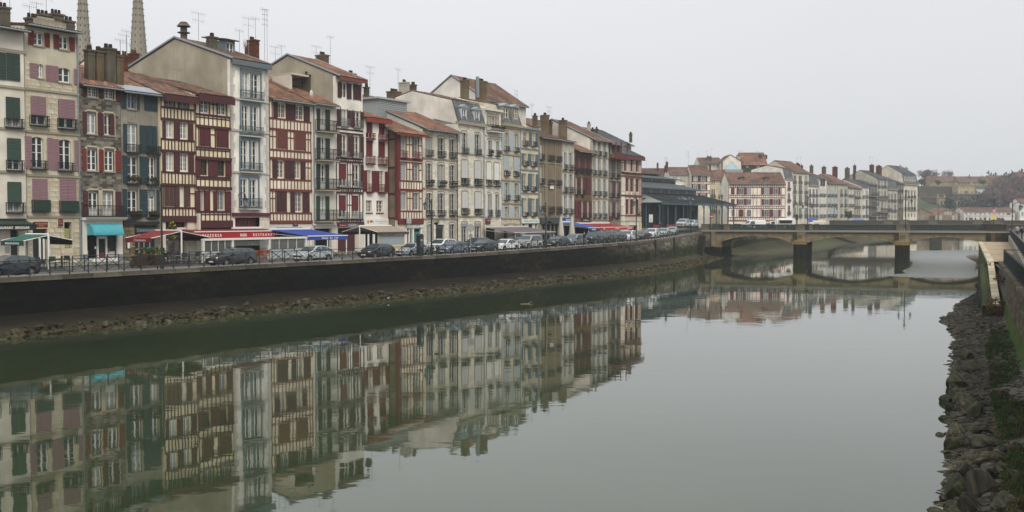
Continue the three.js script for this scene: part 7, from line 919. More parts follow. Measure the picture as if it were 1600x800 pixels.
kerbCar('hatch', 'black hatchback under the beige striped awning', '#191b1c', 588, 2.7, { trim: 1 });
kerbCar('sedan', 'silver saloon behind the parking meter', '#a4a9ac', 646, 2.8, { metal: 1 });
kerbCar('mpv', 'white people carrier behind the street lamp with the flower basket', '#cfd2d0', 690, 5.4);
kerbCar('hatch', 'blue grey hatchback right of the street lamp with the flower basket', '#5d6b7a', 707, 2.7, { metal: 1 });
kerbCar('hatch', 'dark green hatchback between the round sign and the white coupe', '#16251f', 755, 2.7);
kerbCar('mpv', 'dark car parked behind the dark green hatchback', '#1d2223', 744, 5.2);
kerbCar('sedan', 'bright white coupe beside the silver off roader', '#d8dad7', 789, 2.7);
kerbCar('hatch', 'dark car half hidden behind the white coupe', '#23282a', 801, 5.2);
kerbCar('suv', 'silver off roader with dark bumper next to the white coupe', '#a9aaa6', 826, 2.7, { trim: 1, metal: 1 });
kerbCar('hatch', 'black hatchback in front of the two closed parasols', '#15171a', 870, 2.7);
kerbCar('mpv', 'grey people carrier left of the standing person', '#7f878b', 897, 2.7, { metal: 1 });
kerbCar('suv', 'black four wheel drive right of the standing person', '#171c1b', 928, 2.7, { spare: 1 });
kerbCar('suv', 'dark green off roader in front of the red awning', '#1d2a27', 948, 2.7);
kerbCar('mpv', 'dark grey car left of the white people carrier by the corner house', '#2b3033', 963, 2.7, { metal: 1 });
kerbCar('mpv', 'white people carrier in front of the corner house', '#cfd3d4', 982, 2.7);
kerbCar('sedan', 'maroon and grey saloon just right of the corner lamp', '#4d3338', 1003, 2.9, { metal: 1 });
kerbCar('mpv', 'white people carrier in front of the market hall columns', '#c9cecf', 1019, 2.8);
kerbCar('hatch', 'silver grey hatchback, middle of three below the market hall', '#9aa3a6', 1037, 2.8, { metal: 1 });
kerbCar('hatch', 'pale blue green hatchback, rightmost of three below the market hall', '#8fa2a3', 1050, 2.8, { metal: 1 });
kerbCar('suv', 'silver off roader higher on the ramp before the market hall', '#b2b6b7', 1067, 6.2, { metal: 1 }).position.y += 0.55;
kerbCar('mpv', 'pale car at the top of the ramp nearest the bridge', '#a5aeb0', 1081, 5.6, { metal: 1 }).position.y += 0.5;
struct('ramp', gridGeo([[Qat(132, -3.6, 3.58), Qat(132, -10, 3.58)], [Qat(141, -4.0, 4.12), Qat(141, -12, 4.2)], [Qat(166, -3.6, 4.62), Qat(166, -14, 4.62)]]), M('#6d6b67', 0.93, { map: T.asphalt, side: THREE.DoubleSide }));
for (const [px, k, label, hex, d, r] of [[1178, 'van', 'white van passing behind the bridge parapet', '#d6d9d8', 182, 0.3], [1193, 'hatch', 'dark car behind the bridge parapet, right of the white van', '#24282a', 186, 0.4]]) { const p = at(px, 350, d); car(k, label, hex, [p.x, 4.2, p.z], r); }
{ // white market truck with an open side, beyond the bridge
  const p = at(1212, 349, 205), g = thing('market_truck', 'white market truck with a serving hatch beyond the bridge', 'truck', [p.x, 4.1, p.z], -0.1); box('box_body', 0, 0.5, -1.1, 3.6, 2.2, 1.1, mWhite, g); box('serving_hatch', 0.6, 1.2, 1.102, 3.0, 1.75, 1.15, mPane2, g); box('hatch_canopy', 0.5, 1.86, 1.1, 3.1, 1.92, 1.9, mWhite, g); box('cab', -1.3, 0.45, -0.95, -0.01, 1.7, 0.95, mWhite, g); box('cab_window', -1.0, 1.05, 0.951, -0.3, 1.55, 0.97, mCarGlass, g); for (const x of [-0.7, 2.6]) for (const z of [-0.95, 0.95]) { const w = new THREE.CylinderGeometry(0.36, 0.36, 0.24, 16); w.rotateX(Math.PI / 2); mesh('wheel', w, mTyre, g, [x, 0.36, z]); }
}
// ---------- motorbikes ----------
function moto(label, pos, turn, hex) { const g = thing('motorbike', label, 'motorbike', pos, turn), t = (x) => { const w = mesh('wheel', new THREE.TorusGeometry(0.27, 0.06, 8, 20), mTyre, g, [x, 0.32, 0]); mesh('hub', new THREE.CylinderGeometry(0.15, 0.15, 0.06, 12).rotateX(Math.PI / 2), mRim, w); }; t(-0.68); t(0.66); mesh('frame', merge([bar([-0.68, 0.32, 0.1], [-0.42, 0.98, 0.1], 0.03), bar([-0.68, 0.32, -0.1], [-0.42, 0.98, -0.1], 0.03), bar([-0.4, 0.85, 0], [0.66, 0.32, 0], 0.05), bar([0, 0.4, 0.1], [0.7, 0.4, 0.15], 0.05)]), mPlastic, g); const b = new THREE.SphereGeometry(0.3, 12, 8); b.scale(1.2, 0.6, 0.55); mesh('fuel_tank', b, M(hex, 0.25), g, [-0.15, 0.82, 0]); const e = new THREE.SphereGeometry(0.28, 10, 8); e.scale(1, 0.8, 0.6); mesh('engine', e, M('#4a4b4c', 0.4, { metalness: 0.6 }), g, [-0.02, 0.45, 0]); const s = new THREE.SphereGeometry(0.3, 12, 8); s.scale(1.3, 0.35, 0.5); mesh('saddle', s, mPlastic, g, [0.42, 0.83, 0]); mesh('fairing', new THREE.SphereGeometry(0.22, 10, 8).scale(0.7, 1.1, 0.9), M(hex, 0.25), g, [-0.5, 0.9, 0]); mesh('handlebar', bar([-0.38, 1.04, -0.36], [-0.38, 1.04, 0.36], 0.02), mPlastic, g); mesh('headlight', new THREE.SphereGeometry(0.09, 8, 6), mLampG, g, [-0.66, 0.93, 0]); mesh('stand', bar([0.05, 0.3, 0.1], [0.1, 0, 0.28], 0.015), mPlastic, g); g.scale.setScalar(0.86); return g; }
{ const put = (px, off, l, hex, rot = 0) => { const s = Qfind(px, off, 400), p = Qat(s, -off); moto(l, [p[0], p[1] - 0.13, p[2]], Qturn(s) + rot, hex); };
  put(212, 6.2, 'black motorbike with a shiny headlamp left of the dark restaurant front', '#17191c', 3.6); put(684, 2.2, 'dark motorbike under the street lamp with the flower basket', '#232629', 0.5); put(676, 2.0, 'motorbike nearest the parking meter', '#30343a', 0.6); put(850, 2.4, 'dark motorbike at the foot of the lamp by the grey awning', '#1d1f22', 0.4); put(914, 2.2, 'motorbike beside the person standing between the cars', '#26292c', 0.5); }
// ---------- lamps, signs, meter ----------
function lantern(parent, x, y, z, k = 1) { const g = new THREE.CylinderGeometry(0.2 * k, 0.12 * k, 0.42 * k, 6); const l = mesh('lantern', merge([new THREE.ConeGeometry(0.27 * k, 0.22 * k, 6).translate(0, 0.32 * k, 0), new THREE.CylinderGeometry(0.13 * k, 0.1 * k, 0.07 * k, 6).translate(0, -0.24 * k, 0), new THREE.SphereGeometry(0.05 * k, 6, 4).translate(0, 0.46 * k, 0), bar([0, 0.4 * k, 0], [0, 0.62 * k, 0], 0.025)]), mIronGreen, parent, [x, y, z]); mesh('lantern_glass', g, M('#7d8488', 0.15), l); return l; }
function lamp(label, pos, h, arms, turn, o = {}) {
  const g = thing('street_lamp', label, 'street lamp', pos, turn); mesh('post', merge([bar([0, 0, 0], [0, 0.9, 0], 0.13, 10, 0.1), bar([0, 0.9, 0], [0, h, 0], 0.075, 8, 0.05), new THREE.TorusGeometry(0.1, 0.03, 6, 10).rotateX(Math.PI / 2).translate(0, 0.9, 0), new THREE.SphereGeometry(0.08, 8, 6).translate(0, h + 0.04, 0)]), o.m || mIronGreen, g);
  for (const [dx, dy, kind] of arms) { const y = h + dy; if (kind === 'top') { lantern(g, 0, h + 0.4, 0, 1.1); continue; } const c = new THREE.CubicBezierCurve3(new THREE.Vector3(0, y - 0.7, 0), new THREE.Vector3(0, y + 0.25, 0), new THREE.Vector3(dx, y + 0.35, 0), new THREE.Vector3(dx, y, 0)); const a = mesh('arm', new THREE.TubeGeometry(c, 14, 0.035, 5), o.m || mIronGreen, g); if (kind === 'basket') { mesh('basket', new THREE.SphereGeometry(0.22, 10, 6, 0, 6.3, 1.57, 1.57), mPlastic, a, [dx, y - 0.45, 0]); const f = clump(150, 77, 0.4, [0.1, 0.25]); f.scale(0.34, 0.3, 0.34); const m = mesh('flowers', f, M('#4d5a34', 0.9, { side: THREE.DoubleSide }), a, [dx, y - 0.35, 0]); m.userData.kind = 'stuff'; } else lantern(a, dx, y - 0.55, 0, o.k || 1); }
  return g;
}
{
  const put = (px, off, pt, label, arms, o) => { const s = Qfind(px, off, 400), p = Qat(s, -off), d = -p[2], h = at(px, pt, d).y - p[1]; lamp(label, p, h, arms, Qturn(s), o); };
  put(252.5, 0.7, 290, 'tall dark street lamp in front of the narrow half timbered house', [[-0.75, 0, 'lantern']]); put(674, 0.7, 313, 'street lamp with a hanging flower basket before the stone house', [[-0.9, 0, 'lantern'], [0.7, -1.5, 'basket']]); put(853, 0.7, 318, 'street lamp with a flower basket beside the grey awning', [[-0.8, -0.4, 'lantern'], [0.8, -1.4, 'basket']]); put(994, 0.7, 308, 'street lamp in front of the red half timbered corner house', [[-0.8, -0.3, 'lantern'], [0.8, -1.6, 'basket']]); put(1079.5, 0.9, 309, 'street lamp in front of the market hall columns', [[-0.8, -0.3, 'lantern'], [0.8, -1.5, 'basket']]);
  const free = (px, pyTop, d, y, label, arms, o) => { const p = at(px, 350, d); lamp(label, [p.x, y, p.z], at(px, pyTop, d).y - y, arms, 0, o); };
  free(1127.5, 312, 170, 4.4, 'street lamp with two lanterns at the left end of the bridge', [[-0.8, -0.4, 'lantern'], [0.8, -0.4, 'lantern'], [0, 0, 'top']]); free(1261.5, 315, 175, 4.4, 'street lamp with two lanterns over the first bridge pier', [[-0.8, -0.4, 'lantern'], [0.8, -0.4, 'lantern'], [0, 0, 'top']]); free(1415, 305, 160, 4.4, 'street lamp with two lanterns over the second bridge pier', [[-0.9, -0.5, 'lantern'], [0.9, -0.5, 'lantern'], [0, 0, 'top']]); free(1552.5, 312, 150, 4.4, 'three lantern street lamp with a pink and yellow notice at the bridge end', [[-0.7, -0.2, 'lantern'], [0.7, -0.2, 'lantern'], [0, 0, 'top']]);
  free(1581.5, 316, 128, 3.9, 'plain dark lamp post beside the right hand road', [[1.0, -0.2, 'lantern']], { m: mDark }); free(1465.5, 318, 262, 4.8, 'dark lamp post on the far bridge left of the pale mast', [[0.9, 0, 'lantern']], {}); free(1495, 316, 264, 4.8, 'pale mast with two lamp heads on the far bridge', [[0.8, 0.3, 'lantern'], [-0.8, 0, 'lantern']], { m: M('#b4b4ae', 0.6) }); free(1245.5, 318, 186, 4.3, 'slim lamp post beyond the bridge in front of the yellow house', [[-0.6, 0, 'lantern']], {}); free(1303, 322, 225, 4.0, 'slim lamp post in front of the grey house of the far row', [[0.6, 0, 'lantern']], {});
  const p = at(1552.5, 350, 150), nt = thing('notice_board', 'pink notice above a yellow one on the bridge end lamp post', 'notice', [p.x, 6.4, p.z + 0.1]); box('board', -0.22, 0.35, 0, 0.22, 1.2, 0.04, M('#c98a90', 0.7), nt); box('board', -0.22, -0.25, 0, 0.22, 0.34, 0.04, M('#cfc23a', 0.7), nt);
  // parking meter
  const ms = Qfind(656, 0.9, 390), mp = Qat(ms, -0.9), mt = thing('parking_meter', 'black parking meter on the quay edge before the silver saloon', 'parking meter', mp, Qturn(ms)); const fr = new THREE.Shape([[-0.29, 0], [0.29, 0], [0.3, 1.75], [0.2, 1.88], [-0.2, 1.88], [-0.3, 1.75]].map((q) => new THREE.Vector2(...q))), mg = new THREE.ExtrudeGeometry(fr, { depth: 0.3, bevelSize: 0.02, bevelThickness: 0.02 }); mesh('body', mg, M('#181b1d', 0.5), mt, [0, 0, -0.15]); box('screen', -0.15, 1.25, 0.165, 0.15, 1.45, 0.185, M('#8e969b', 0.3), mt); box('panel', -0.18, 0.75, 0.165, 0.18, 1.15, 0.182, M('#4a5258', 0.5), mt);
  // road signs
  const sg = (px, off, pt, label, make) => { const s = Qfind(px, off, 395), q = Qat(s, -off), h = at(px, pt, -q[2]).y - q[1], g = thing('road_sign', label, 'road sign', q, Qturn(s) - 0.75); mesh('post', bar([0, -0.13, 0], [0, h + 0.4, 0], 0.035, 7), mGalv, g); make(g, h); };
  const discG = (r) => new THREE.CylinderGeometry(r, r, 0.03, 24).rotateX(Math.PI / 2);
  sg(735, 1.2, 356, 'grey back of a round road sign on a dark post by the dark green hatchback', (g, h) => { mesh('sign_disc', discG(0.36), M('#8d9292', 0.5), g, [0, h, 0.05]); mesh('sign_disc', discG(0.2), M('#7c8080', 0.5), g, [0, h - 0.75, 0.05]); });
  { const p2 = at(1112, 338, 180), g = thing('road_sign', 'red no entry sign in front of the market hall', 'road sign', [p2.x, 4.2, p2.z]), h = p2.y - 4.2; mesh('post', bar([0, 0, 0], [0, h + 0.4, 0], 0.035, 7), mGalv, g); mesh('sign_disc', discG(0.36), M('#b01c20', 0.5), g, [0, h, 0.04]); box('sign_bar', -0.24, h - 0.06, 0.056, 0.24, h + 0.06, 0.066, mWhite, g); box('plate', -0.25, h + 0.55, 0.02, 0.25, h + 0.8, 0.04, M('#5d6669', 0.6), g); }
  { const p2 = at(1017, 354, 150), g = thing('display_panel', 'white display panel on a dark post in front of the market hall', 'panel', [p2.x, 3.9, p2.z]), y = at(1017, 341, 150).y - 3.9; mesh('post', bar([0, 0, 0], [0, y, 0], 0.06, 8), mDark, g); box('panel', -0.28, y - 0.6, -0.05, 0.28, y + 0.55, 0.05, M('#c9ccc8', 0.5), g); box('frame', -0.32, y - 0.65, -0.06, 0.32, y - 0.602, 0.06, mDark, g); }
  { const p2 = at(1546, 345, 150); const p3 = at(1566, 344, 165), g = thing('road_sign', 'round blue and red no stopping sign at the far end of the right hand road', 'road sign', [p3.x, 4.2, p3.z]), h = p3.y - 4.2; mesh('post', bar([0, 0, 0], [0, h + 0.3, 0], 0.04, 7), mGalv, g); mesh('sign_disc', discG(0.36), M('#8f2a30', 0.5), g, [0, h, 0.04]); mesh('sign_disc', discG(0.27), M('#2a3a7a', 0.5), g, [0, h, 0.052]); const br_ = mesh('sign_bar', UNIT, M('#8f2a30', 0.5), g, [0, h, 0.068]); br_.scale.set(0.52, 0.07, 0.008); br_.rotation.z = -0.78; }
  { const p3 = at(1244.5, 340, 184), g = thing('traffic_light', 'dark traffic light beyond the bridge in front of the yellow house', 'traffic light', [p3.x, 4.2, p3.z]), h = p3.y - 4.2; mesh('post', bar([0, 0, 0], [0, h + 0.6, 0], 0.05, 8), mDark, g); box('head', -0.18, h - 0.5, 0.05, 0.18, h + 0.5, 0.35, mDark, g); for (let i = 0; i < 3; i++) mesh('lens', new THREE.CylinderGeometry(0.1, 0.1, 0.04, 12).rotateX(Math.PI / 2), M(['#3a1412', '#3a2c10', '#12301c'][i], 0.3), g, [0, h + 0.3 - i * 0.3, 0.36]); }
}
for (const [px, py, H_, l] of [[372, 317, 0, 'wall lantern on a curled bracket at the corner of the tall white house']]) { const F = FAC, q = F.loc(px, py), g = thing('wall_lantern', l, 'wall lantern', F.pos(q.s, q.y, 0.9), F.turn); lantern(g, 0, 0, 0, 1.2); mesh('bracket', new THREE.TubeGeometry(new THREE.QuadraticBezierCurve3(new THREE.Vector3(0, 0.7, 0), new THREE.Vector3(0, 1.1, -0.5), new THREE.Vector3(0, 0.6, -0.88)), 8, 0.03, 5), mIron, g); }

// ---------- awnings and terraces ----------
function awning(o) {   // front edge given in pixels at `out` metres before the fronts
  const F = FAC.shift(o.out), a = F.loc(o.x[0], o.yf), b = F.loc(o.x[1], o.yf), w = b.s - a.s, base = hStreet(a.s), yf = (a.y + b.y) / 2 - base, dep = o.dep || o.out - 0.1, B = FAC.shift(o.out - dep), yb = B.loc((o.x[0] + o.x[1]) / 2 - 8, o.yb).y - base, val = o.val || 0.28;
  const g = thing('awning', o.label, 'awning', F.pos(a.s, base), F.turn), m = M(o.hex, 0.85, { map: T.cloth, side: THREE.DoubleSide }), vm = M(o.vhex || o.hex, 0.85, { map: T.cloth, side: THREE.DoubleSide });
  if (o.stripes) { const n = Math.round(w / 0.3); for (let i = 0; i < n; i++) { const x0 = i * w / n, x1 = (i + 1) * w / n; mesh('canopy', quad([x0, yf, 0], [x1, yf, 0], [x1, yb, -dep], [x0, yb, -dep], 0.015), i % 2 ? M(o.stripes, 0.85, { map: T.cloth }) : m, g); } } else mesh('canopy', quad([0, yf, 0], [w, yf, 0], [w, yb, -dep], [0, yb, -dep], 0.015), m, g);
  box('valance', 0, yf - val, -0.015, w, yf - 0.002, 0.005, vm, g); if (o.text) { const t = o.text; printOn(g, w * 0.98, val * 0.92, textPanel(w * 0.98, val * 0.92, t, o.fg || '#e8e4da', o.vhex || o.hex, o.font), [w / 2, yf - val / 2, 0.01]); }
  box('front_rail', 0, yf - 0.03, 0.006, w, yf + 0.05, 0.06, o.rail || mWhite, g); box('cassette', 0, yb - 0.05, -dep - 0.12, w, yb + 0.16, -dep + 0.02, o.rail || mWhite, g);
  for (const x of [0.12, w - 0.12]) mesh('arm', bar([x, yf - 0.06, -0.05], [x, yb - 0.35, -dep], 0.025), mWhite, g);
  if (o.sides) for (const x of [0, w]) mesh('side_cloth', prism([[0, yf - val], [0, yf], [-dep, yb], [-dep, yf - val]], 0.01).rotateY(-Math.PI / 2).translate(x, 0, 0), m, g);
  if (o.posts) for (const x of o.posts) mesh('post', bar([x * w, 0, -0.05], [x * w, yf - 0.03, -0.05], 0.05, 8), mWhite, g);
  return { g, w, yf, yb, dep, base, s: a.s, F };
}
awning({ label: 'dark green fixed awning of the bar at the left edge of the picture', x: [-28, 57], yf: 351.5, yb: 345, out: 1.3, hex: '#1d3a2d', vhex: '#15281f', val: 0.36, text: [['RESTAURANT  BRIGUAR', 0.52, 0.52, 'bold 0.72px sans-serif']], font: 'bold 0.7px sans-serif', rail: mDark, sides: 1 });
awning({ label: 'long red awning lettered for the pizzeria restaurant', x: [303, 436], yf: 361.5, yb: 357.5, out: 2.2, hex: '#a21e24', val: 0.62, text: [['P I Z Z E R I A', 0.19, 0.5], ['KAIA', 0.56, 0.5], ['R E S T A U R A N T', 0.83, 0.5]], font: 'bold 0.58px sans-serif', vhex: '#a3161d' });
awning({ label: 'bright blue sloping awning right of the glazed terrace', x: [480, 543], yf: 368.5, yb: 358, out: 6.4, dep: 4.4, hex: '#29459a', val: 0.34, text: [['Bodega - Bar   Cafe', 0.55, 0.5, 'italic bold 0.72px serif']], posts: [0.03, 0.5, 0.98] });
awning({ label: 'grey awning in front of the stone houses with the dormers', x: [803, 868], yf: 363, yb: 354.5, out: 4.6, dep: 4.0, hex: '#6b666b', val: 0.3, vhex: '#4a4a4d', text: [['Le Chistera', 0.2, 0.5, 'italic 0.8px serif']], rail: M('#c9c4b6', 0.6), posts: [0.04, 0.96], sides: 0 });
awning({ label: 'blue awning with a dark valance left of the red one', x: [919, 937], yf: 356, yb: 347, out: 4.4, dep: 4.0, hex: '#3558a8', val: 0.42, vhex: '#1f2c4e', text: [['BRASSERIE', 0.5, 0.5, 'bold 0.6px sans-serif']], posts: [0.05, 0.95] });
awning({ label: 'bright red awning in front of the last houses of the row', x: [938, 990], yf: 355, yb: 349, out: 4.4, dep: 3.8, hex: '#b3202a', val: 0.36, text: [['Le Bar', 0.1, 0.5], ['du MARCHE', 0.5, 0.5], ['RESTAURANT', 0.88, 0.5]], font: 'bold 0.7px sans-serif', posts: [0.03, 0.35, 0.7, 0.97] });
{ // rounded turquoise hood
  const F = FAC.shift(1.0), a = FAC.loc(133.5, 360), b = F.loc(194, 366), w = b.s - a.s, base = hStreet(a.s), yb = F.loc(165, 367).y - base, yt = FAC.loc(160, 349.5).y - base, g = thing('awning', 'turquoise rounded awning over the white shop front', 'awning', FAC.pos(a.s, base), F.turn), m = M('#4aa6b1', 0.7, { map: T.cloth }), prof = []; for (let i = 0; i <= 7; i++) { const t = i / 7 * Math.PI / 2; prof.push([0.2 + Math.sin(t) * 0.8, yb + Math.cos(t) * (yt - yb)]); }
  const sh = [[0.05, yb], [0.05, yt], ...prof, [1.0, yb]], q = prism(sh, w); q.rotateY(-Math.PI / 2); q.translate(w, 0, 0); mesh('hood', q, m, g); for (let i = 0; i <= 4; i++) { const x = lerp(0.01, w - 0.01, i / 4), r = []; for (let k = 0; k < prof.length - 1; k++) r.push(bar([x, prof[k][1] + 0.006, prof[k][0] + 0.006], [x, prof[k + 1][1] + 0.006, prof[k + 1][0] + 0.006], 0.014, 4)); mesh('hood_rib', merge(r), M('#55a9b2', 0.7), g); } box('hood_trim', -0.01, yb - 0.04, 0.98, w + 0.01, yb + 0.02, 1.03, M('#1f7a86', 0.7), g);
}
function doubleAwning(o) {   // free standing awning with two wings on a ridge; along = ridge runs along the street
  const base = o.base, g = thing('double_awning', o.label, 'awning', o.pos, o.turn), m = M(o.hex, 0.85, { map: T.cloth, side: THREE.DoubleSide }), d = M(o.vhex || o.hex, 0.85, { map: T.cloth, side: THREE.DoubleSide }), { len, wing, y1, y0, val } = o;   // local: ridge along z from 0 back to -len, wings to -x and +x
  for (const s of [-1, 1]) { const A = [s * wing, y0, 0], B = [s * wing, y0, -len], C = [0, y1, -len], D = [0, y1, 0]; mesh('canopy', s > 0 ? quad(A, B, C, D, 0.012) : quad(B, A, D, C, 0.012), m, g); const e = mesh('valance', bx(s * wing - 0.008, y0 - val, -len, s * wing + 0.008, y0, 0), d, g); if (o.text && s === o.side) printOn(g, len * 0.96, val * 0.9, textPanel(len * 0.96, val * 0.9, o.text, o.fg || '#e6e2d8', o.vhex || o.hex, o.font), [s * (wing + 0.014), y0 - val / 2, -len / 2], [0, s * Math.PI / 2, 0]); mesh('arm', bar([0, y1 - 0.05, -0.02], [s * wing, y0, -0.02], 0.03), mWhite, g); mesh('arm', bar([0, y1 - 0.05, -len + 0.02], [s * wing, y0, -len + 0.02], 0.03), mWhite, g); }
  mesh('ridge_bar', bar([0, y1 + 0.02, 0], [0, y1 + 0.02, -len], 0.05), mWhite, g); for (const z of [0, -len]) mesh('post', bar([0, 0, z], [0, y1, z], 0.06, 8), mWhite, g); return g;
}
{
  const mk = (px, off, label, hex, len, wing, o) => { const s = Qfind(px, off, 400), p = Qat(s, -off); return doubleAwning({ label, hex, pos: p, turn: Qturn(s), len, wing, y1: 2.2, y0: 1.82, val: 0.3, ...o }); };
  mk(76, 6.6, 'dark green two winged awning on a white post beside the bar', '#1d5a4c', 2.4, 1.7, { vhex: '#12302a', side: -1, text: [['BRIGUAR OSTATUA', 0.5, 0.5]], font: 'bold 0.62px sans-serif' });
  mk(284.5, 6.2, 'red two winged awning on white posts left of the glazed terrace', '#a02026', 2.8, 2.6, { vhex: '#5f1a1e', side: -1, text: [['L’Estaminadre', 0.55, 0.5]], font: 'italic 0.7px serif', y1: 2.35, y0: 1.85 });
  const s = Qfind(600, 6.6, 395), p = Qat(s, -6.6), q = doubleAwning({ label: 'beige striped two winged awning before the fish restaurant', hex: '#b3a593', vhex: '#4a443d', pos: Qat(Qfind(612, 8.4, 385), -8.4), turn: Qturn(s) + Math.PI / 2, len: 4.6, wing: 2.1, y1: 2.55, y0: 2.0, val: 0.26 });
  // striped cloth laid over the river side wing
  for (let i = 0; i < 15; i++) { const z0 = -i * 4.6 / 15 - 0.02, z1 = z0 - 0.14; mesh('stripe', quad([-2.1, 2.012, z1], [-2.1, 2.012, z0], [0, 2.562, z0], [0, 2.562, z1], 0.006), M('#8d7f70', 0.85), q); }
  box('windbreak', -1.9, 0.8, -4.2, -1.86, 1.72, -0.5, M('#98a0a2', 0.15), q); for (const z of [-4.25, -0.45]) box('windbreak_frame', -1.92, 0, z - 0.04, -1.84, 1.8, z + 0.04, M('#c9b58c', 0.6), q); box('windbreak_foot', -1.92, 0.3, -4.2, -1.84, 0.8, -0.5, M('#c9b58c', 0.6), q);
}
{ // glazed terrace of the restaurants
  const off = 6.0, sA = Qfind(317, off, 400), sB = Qfind(529, off, 395), L = sB - sA, p = Qat(sA, -off), g = thing('glazed_terrace', 'white framed terrace with clear plastic screens before the pizzeria', 'terrace', p, Qturn(sA)), fr = M('#d6d4cc', 0.5), cl = M('#8f9594', 0.1), scr = M('#7c8482', 0.18), solid = M('#a3a9a9', 0.6), n = 5, T_ = [0, 0.235, 0.49, 0.53, 1].map((t) => t * L);
  const pxs = [317, 363, 421, 478], X = pxs.map((q) => Qfind(q, off, 395) - sA); for (const x of X) box('post', x - 0.07, 0, -0.1, x + 0.07, 1.72, 0.1, fr, g); box('top_rail', X[0] - 0.1, 1.6, -0.12, X[3] + 0.1, 1.72, 0.13, fr, g); box('fascia', X[0], 1.722, -0.12, X[3], 1.75, 0.1, fr, g);
  const gl = new THREE.MeshPhysicalMaterial({ color: 0xdfe3e2, roughness: 0.06, transmission: 0.92, thickness: 0 });
  for (let i = 0; i < 3; i++) { const a = X[i] + 0.09, b = X[i + 1] - 0.09; if (i === 1) { box('screen', a, 1.15, -0.02, b, 1.59, 0.02, gl, g); continue; } box('screen', a, 0.82, -0.02, b, 1.59, 0.02, gl, g); box('low_panel', a, 0.06, -0.04, b, 0.81, 0.04, solid, g); for (let k = 1; k < 4; k++) box('mullion', lerp(a, b, k / 4) - 0.02, 0.82, 0.022, lerp(a, b, k / 4) + 0.02, 1.59, 0.05, fr, g); }
  box('side_screen', X[0] - 0.02, 0.06, -4, X[0] + 0.02, 1.6, -0.12, gl, g); box('end_screen', X[3] - 0.02, 0.06, -4, X[3] + 0.02, 1.6, -0.12, gl, g);
  const oc = 'orange chairs in the glazed terrace'; let first; for (let i = 0; i < 4; i++) { const q = Qat(Qfind(388 + i * 9, 4.9, 400), -4.9); const t = i === 0 ? (first = chair('orange plastic chair in front of the glazed terrace', '#c0481c', q, Qturn(sA) + 2.8, oc)) : first.clone(); if (i) { t.name = numbered('terrace_chair'); scene.add(t); t.position.set(...q); t.rotation.y = Qturn(sA) + 2.8 + rr(-0.4, 0.4); } t.userData.label = ['leftmost orange chair at the glazed terrace', 'second orange chair from the left at the glazed terrace', 'third orange chair from the left at the glazed terrace', 'rightmost of the orange chairs at the glazed terrace'][i]; }
}
function chair(label, hex, pos, turn, group) { const g = thing('terrace_chair', label, 'chair', pos, turn, group), m = M(hex, 0.5); box('seat', -0.24, 0.43, -0.24, 0.24, 0.47, 0.24, m, g); box('backrest', -0.23, 0.6, -0.27, 0.23, 0.95, -0.23, m, g); for (const x of [-0.21, 0.21]) { mesh('leg', bar([x, 0, 0.21], [x, 0.43, 0.2], 0.02), m, g); mesh('leg', bar([x, 0, -0.26], [x, 0.9, -0.25], 0.02), m, g); mesh('armrest', bar([x * 1.1, 0.66, -0.25], [x * 1.1, 0.66, 0.2], 0.018), m, g); } g.scale.setScalar(0.86); return g; }
function table(label, pos, turn, hex, group) { const g = thing('terrace_table', label, 'table', pos, turn, group); box('table_top', -0.4, 0.71, -0.4, 0.4, 0.745, 0.4, M(hex, 0.5), g); mesh('pedestal', bar([0, 0, 0], [0, 0.71, 0], 0.04, 8), mDark, g); mesh('foot', new THREE.CylinderGeometry(0.25, 0.28, 0.04, 14), mDark, g, [0, 0.02, 0]); g.scale.setScalar(0.86); return g; }
{
  const spots = [[60, 7.2, 'leftmost dark green chair beside the bar door'], [66, 6.2, 'dark green chair left of the white awning post'], [82, 6.4, 'dark green chair right of the white awning post'], [92, 6.8, 'dark green chair second from the right at the bar'], [102, 6.8, 'rightmost dark green chair at the bar, under the narrow window']]; let c0; spots.forEach(([px, off, l], i) => { const q = Qat(Qfind(px, off, 415), -off); if (!i) c0 = chair(l, '#163026', q, 1.2, 'dark green chairs of the bar'); else { const c = c0.clone(); c.name = numbered('terrace_chair'); c.position.set(...q); c.rotation.y = 1 + i * 1.3; c.userData.label = l; scene.add(c); } });
  table('small dark table among the green chairs left of the white post', Qat(Qfind(63, 6.8, 415), -6.8), 0.3, '#1c2a24', 'bar tables'); table('small dark table among the green chairs under the narrow window', Qat(Qfind(97, 6.3, 415), -6.3), 0.2, '#1c2a24', 'bar tables');
  [[262, 6.0, 'dark table left under the red two winged awning'], [276, 5.2, 'dark table in the middle under the red two winged awning'], [297, 5.6, 'dark table right under the red two winged awning']].forEach(([px, off, l]) => table(l, Qat(Qfind(px, off, 410), -off), 0.4, '#8c8a84', 'tables under the red awning'));
  [[257, 5.4, 'leftmost dark chair under the red two winged awning'], [268, 6.3, 'second dark chair from the left under the red awning'], [283, 5.9, 'middle dark chair by the red awning post'], [290, 4.9, 'dark chair just right of the red awning post'], [305, 5.3, 'rightmost dark chair under the red two winged awning']].forEach(([px, off, l], i) => chair(l, '#1b1d1f', Qat(Qfind(px, off, 410), -off), i * 1.1, 'dark chairs under the red awning'));
  // planters before the dark restaurant front
  for (const [px, l] of [[222, 'left long wooden planter with red flowers before the dark restaurant'], [238, 'right long wooden planter with red flowers before the dark restaurant']]) { const q = Qat(Qfind(px, 5.6, 405), -5.6), g = thing('planter', l, 'planter', q, Qturn(50)), [a, lf] = flowerBox(1.5, px); a.scale(1, 4.4, 2); mesh('trough', a, M('#3a2a1e', 0.9), g); lf.scale(1, 1.4, 2); lf.translate(0, 0.72, 0); mesh('flowers', lf, mLeafVC, g).userData.kind = 'stuff'; }
}
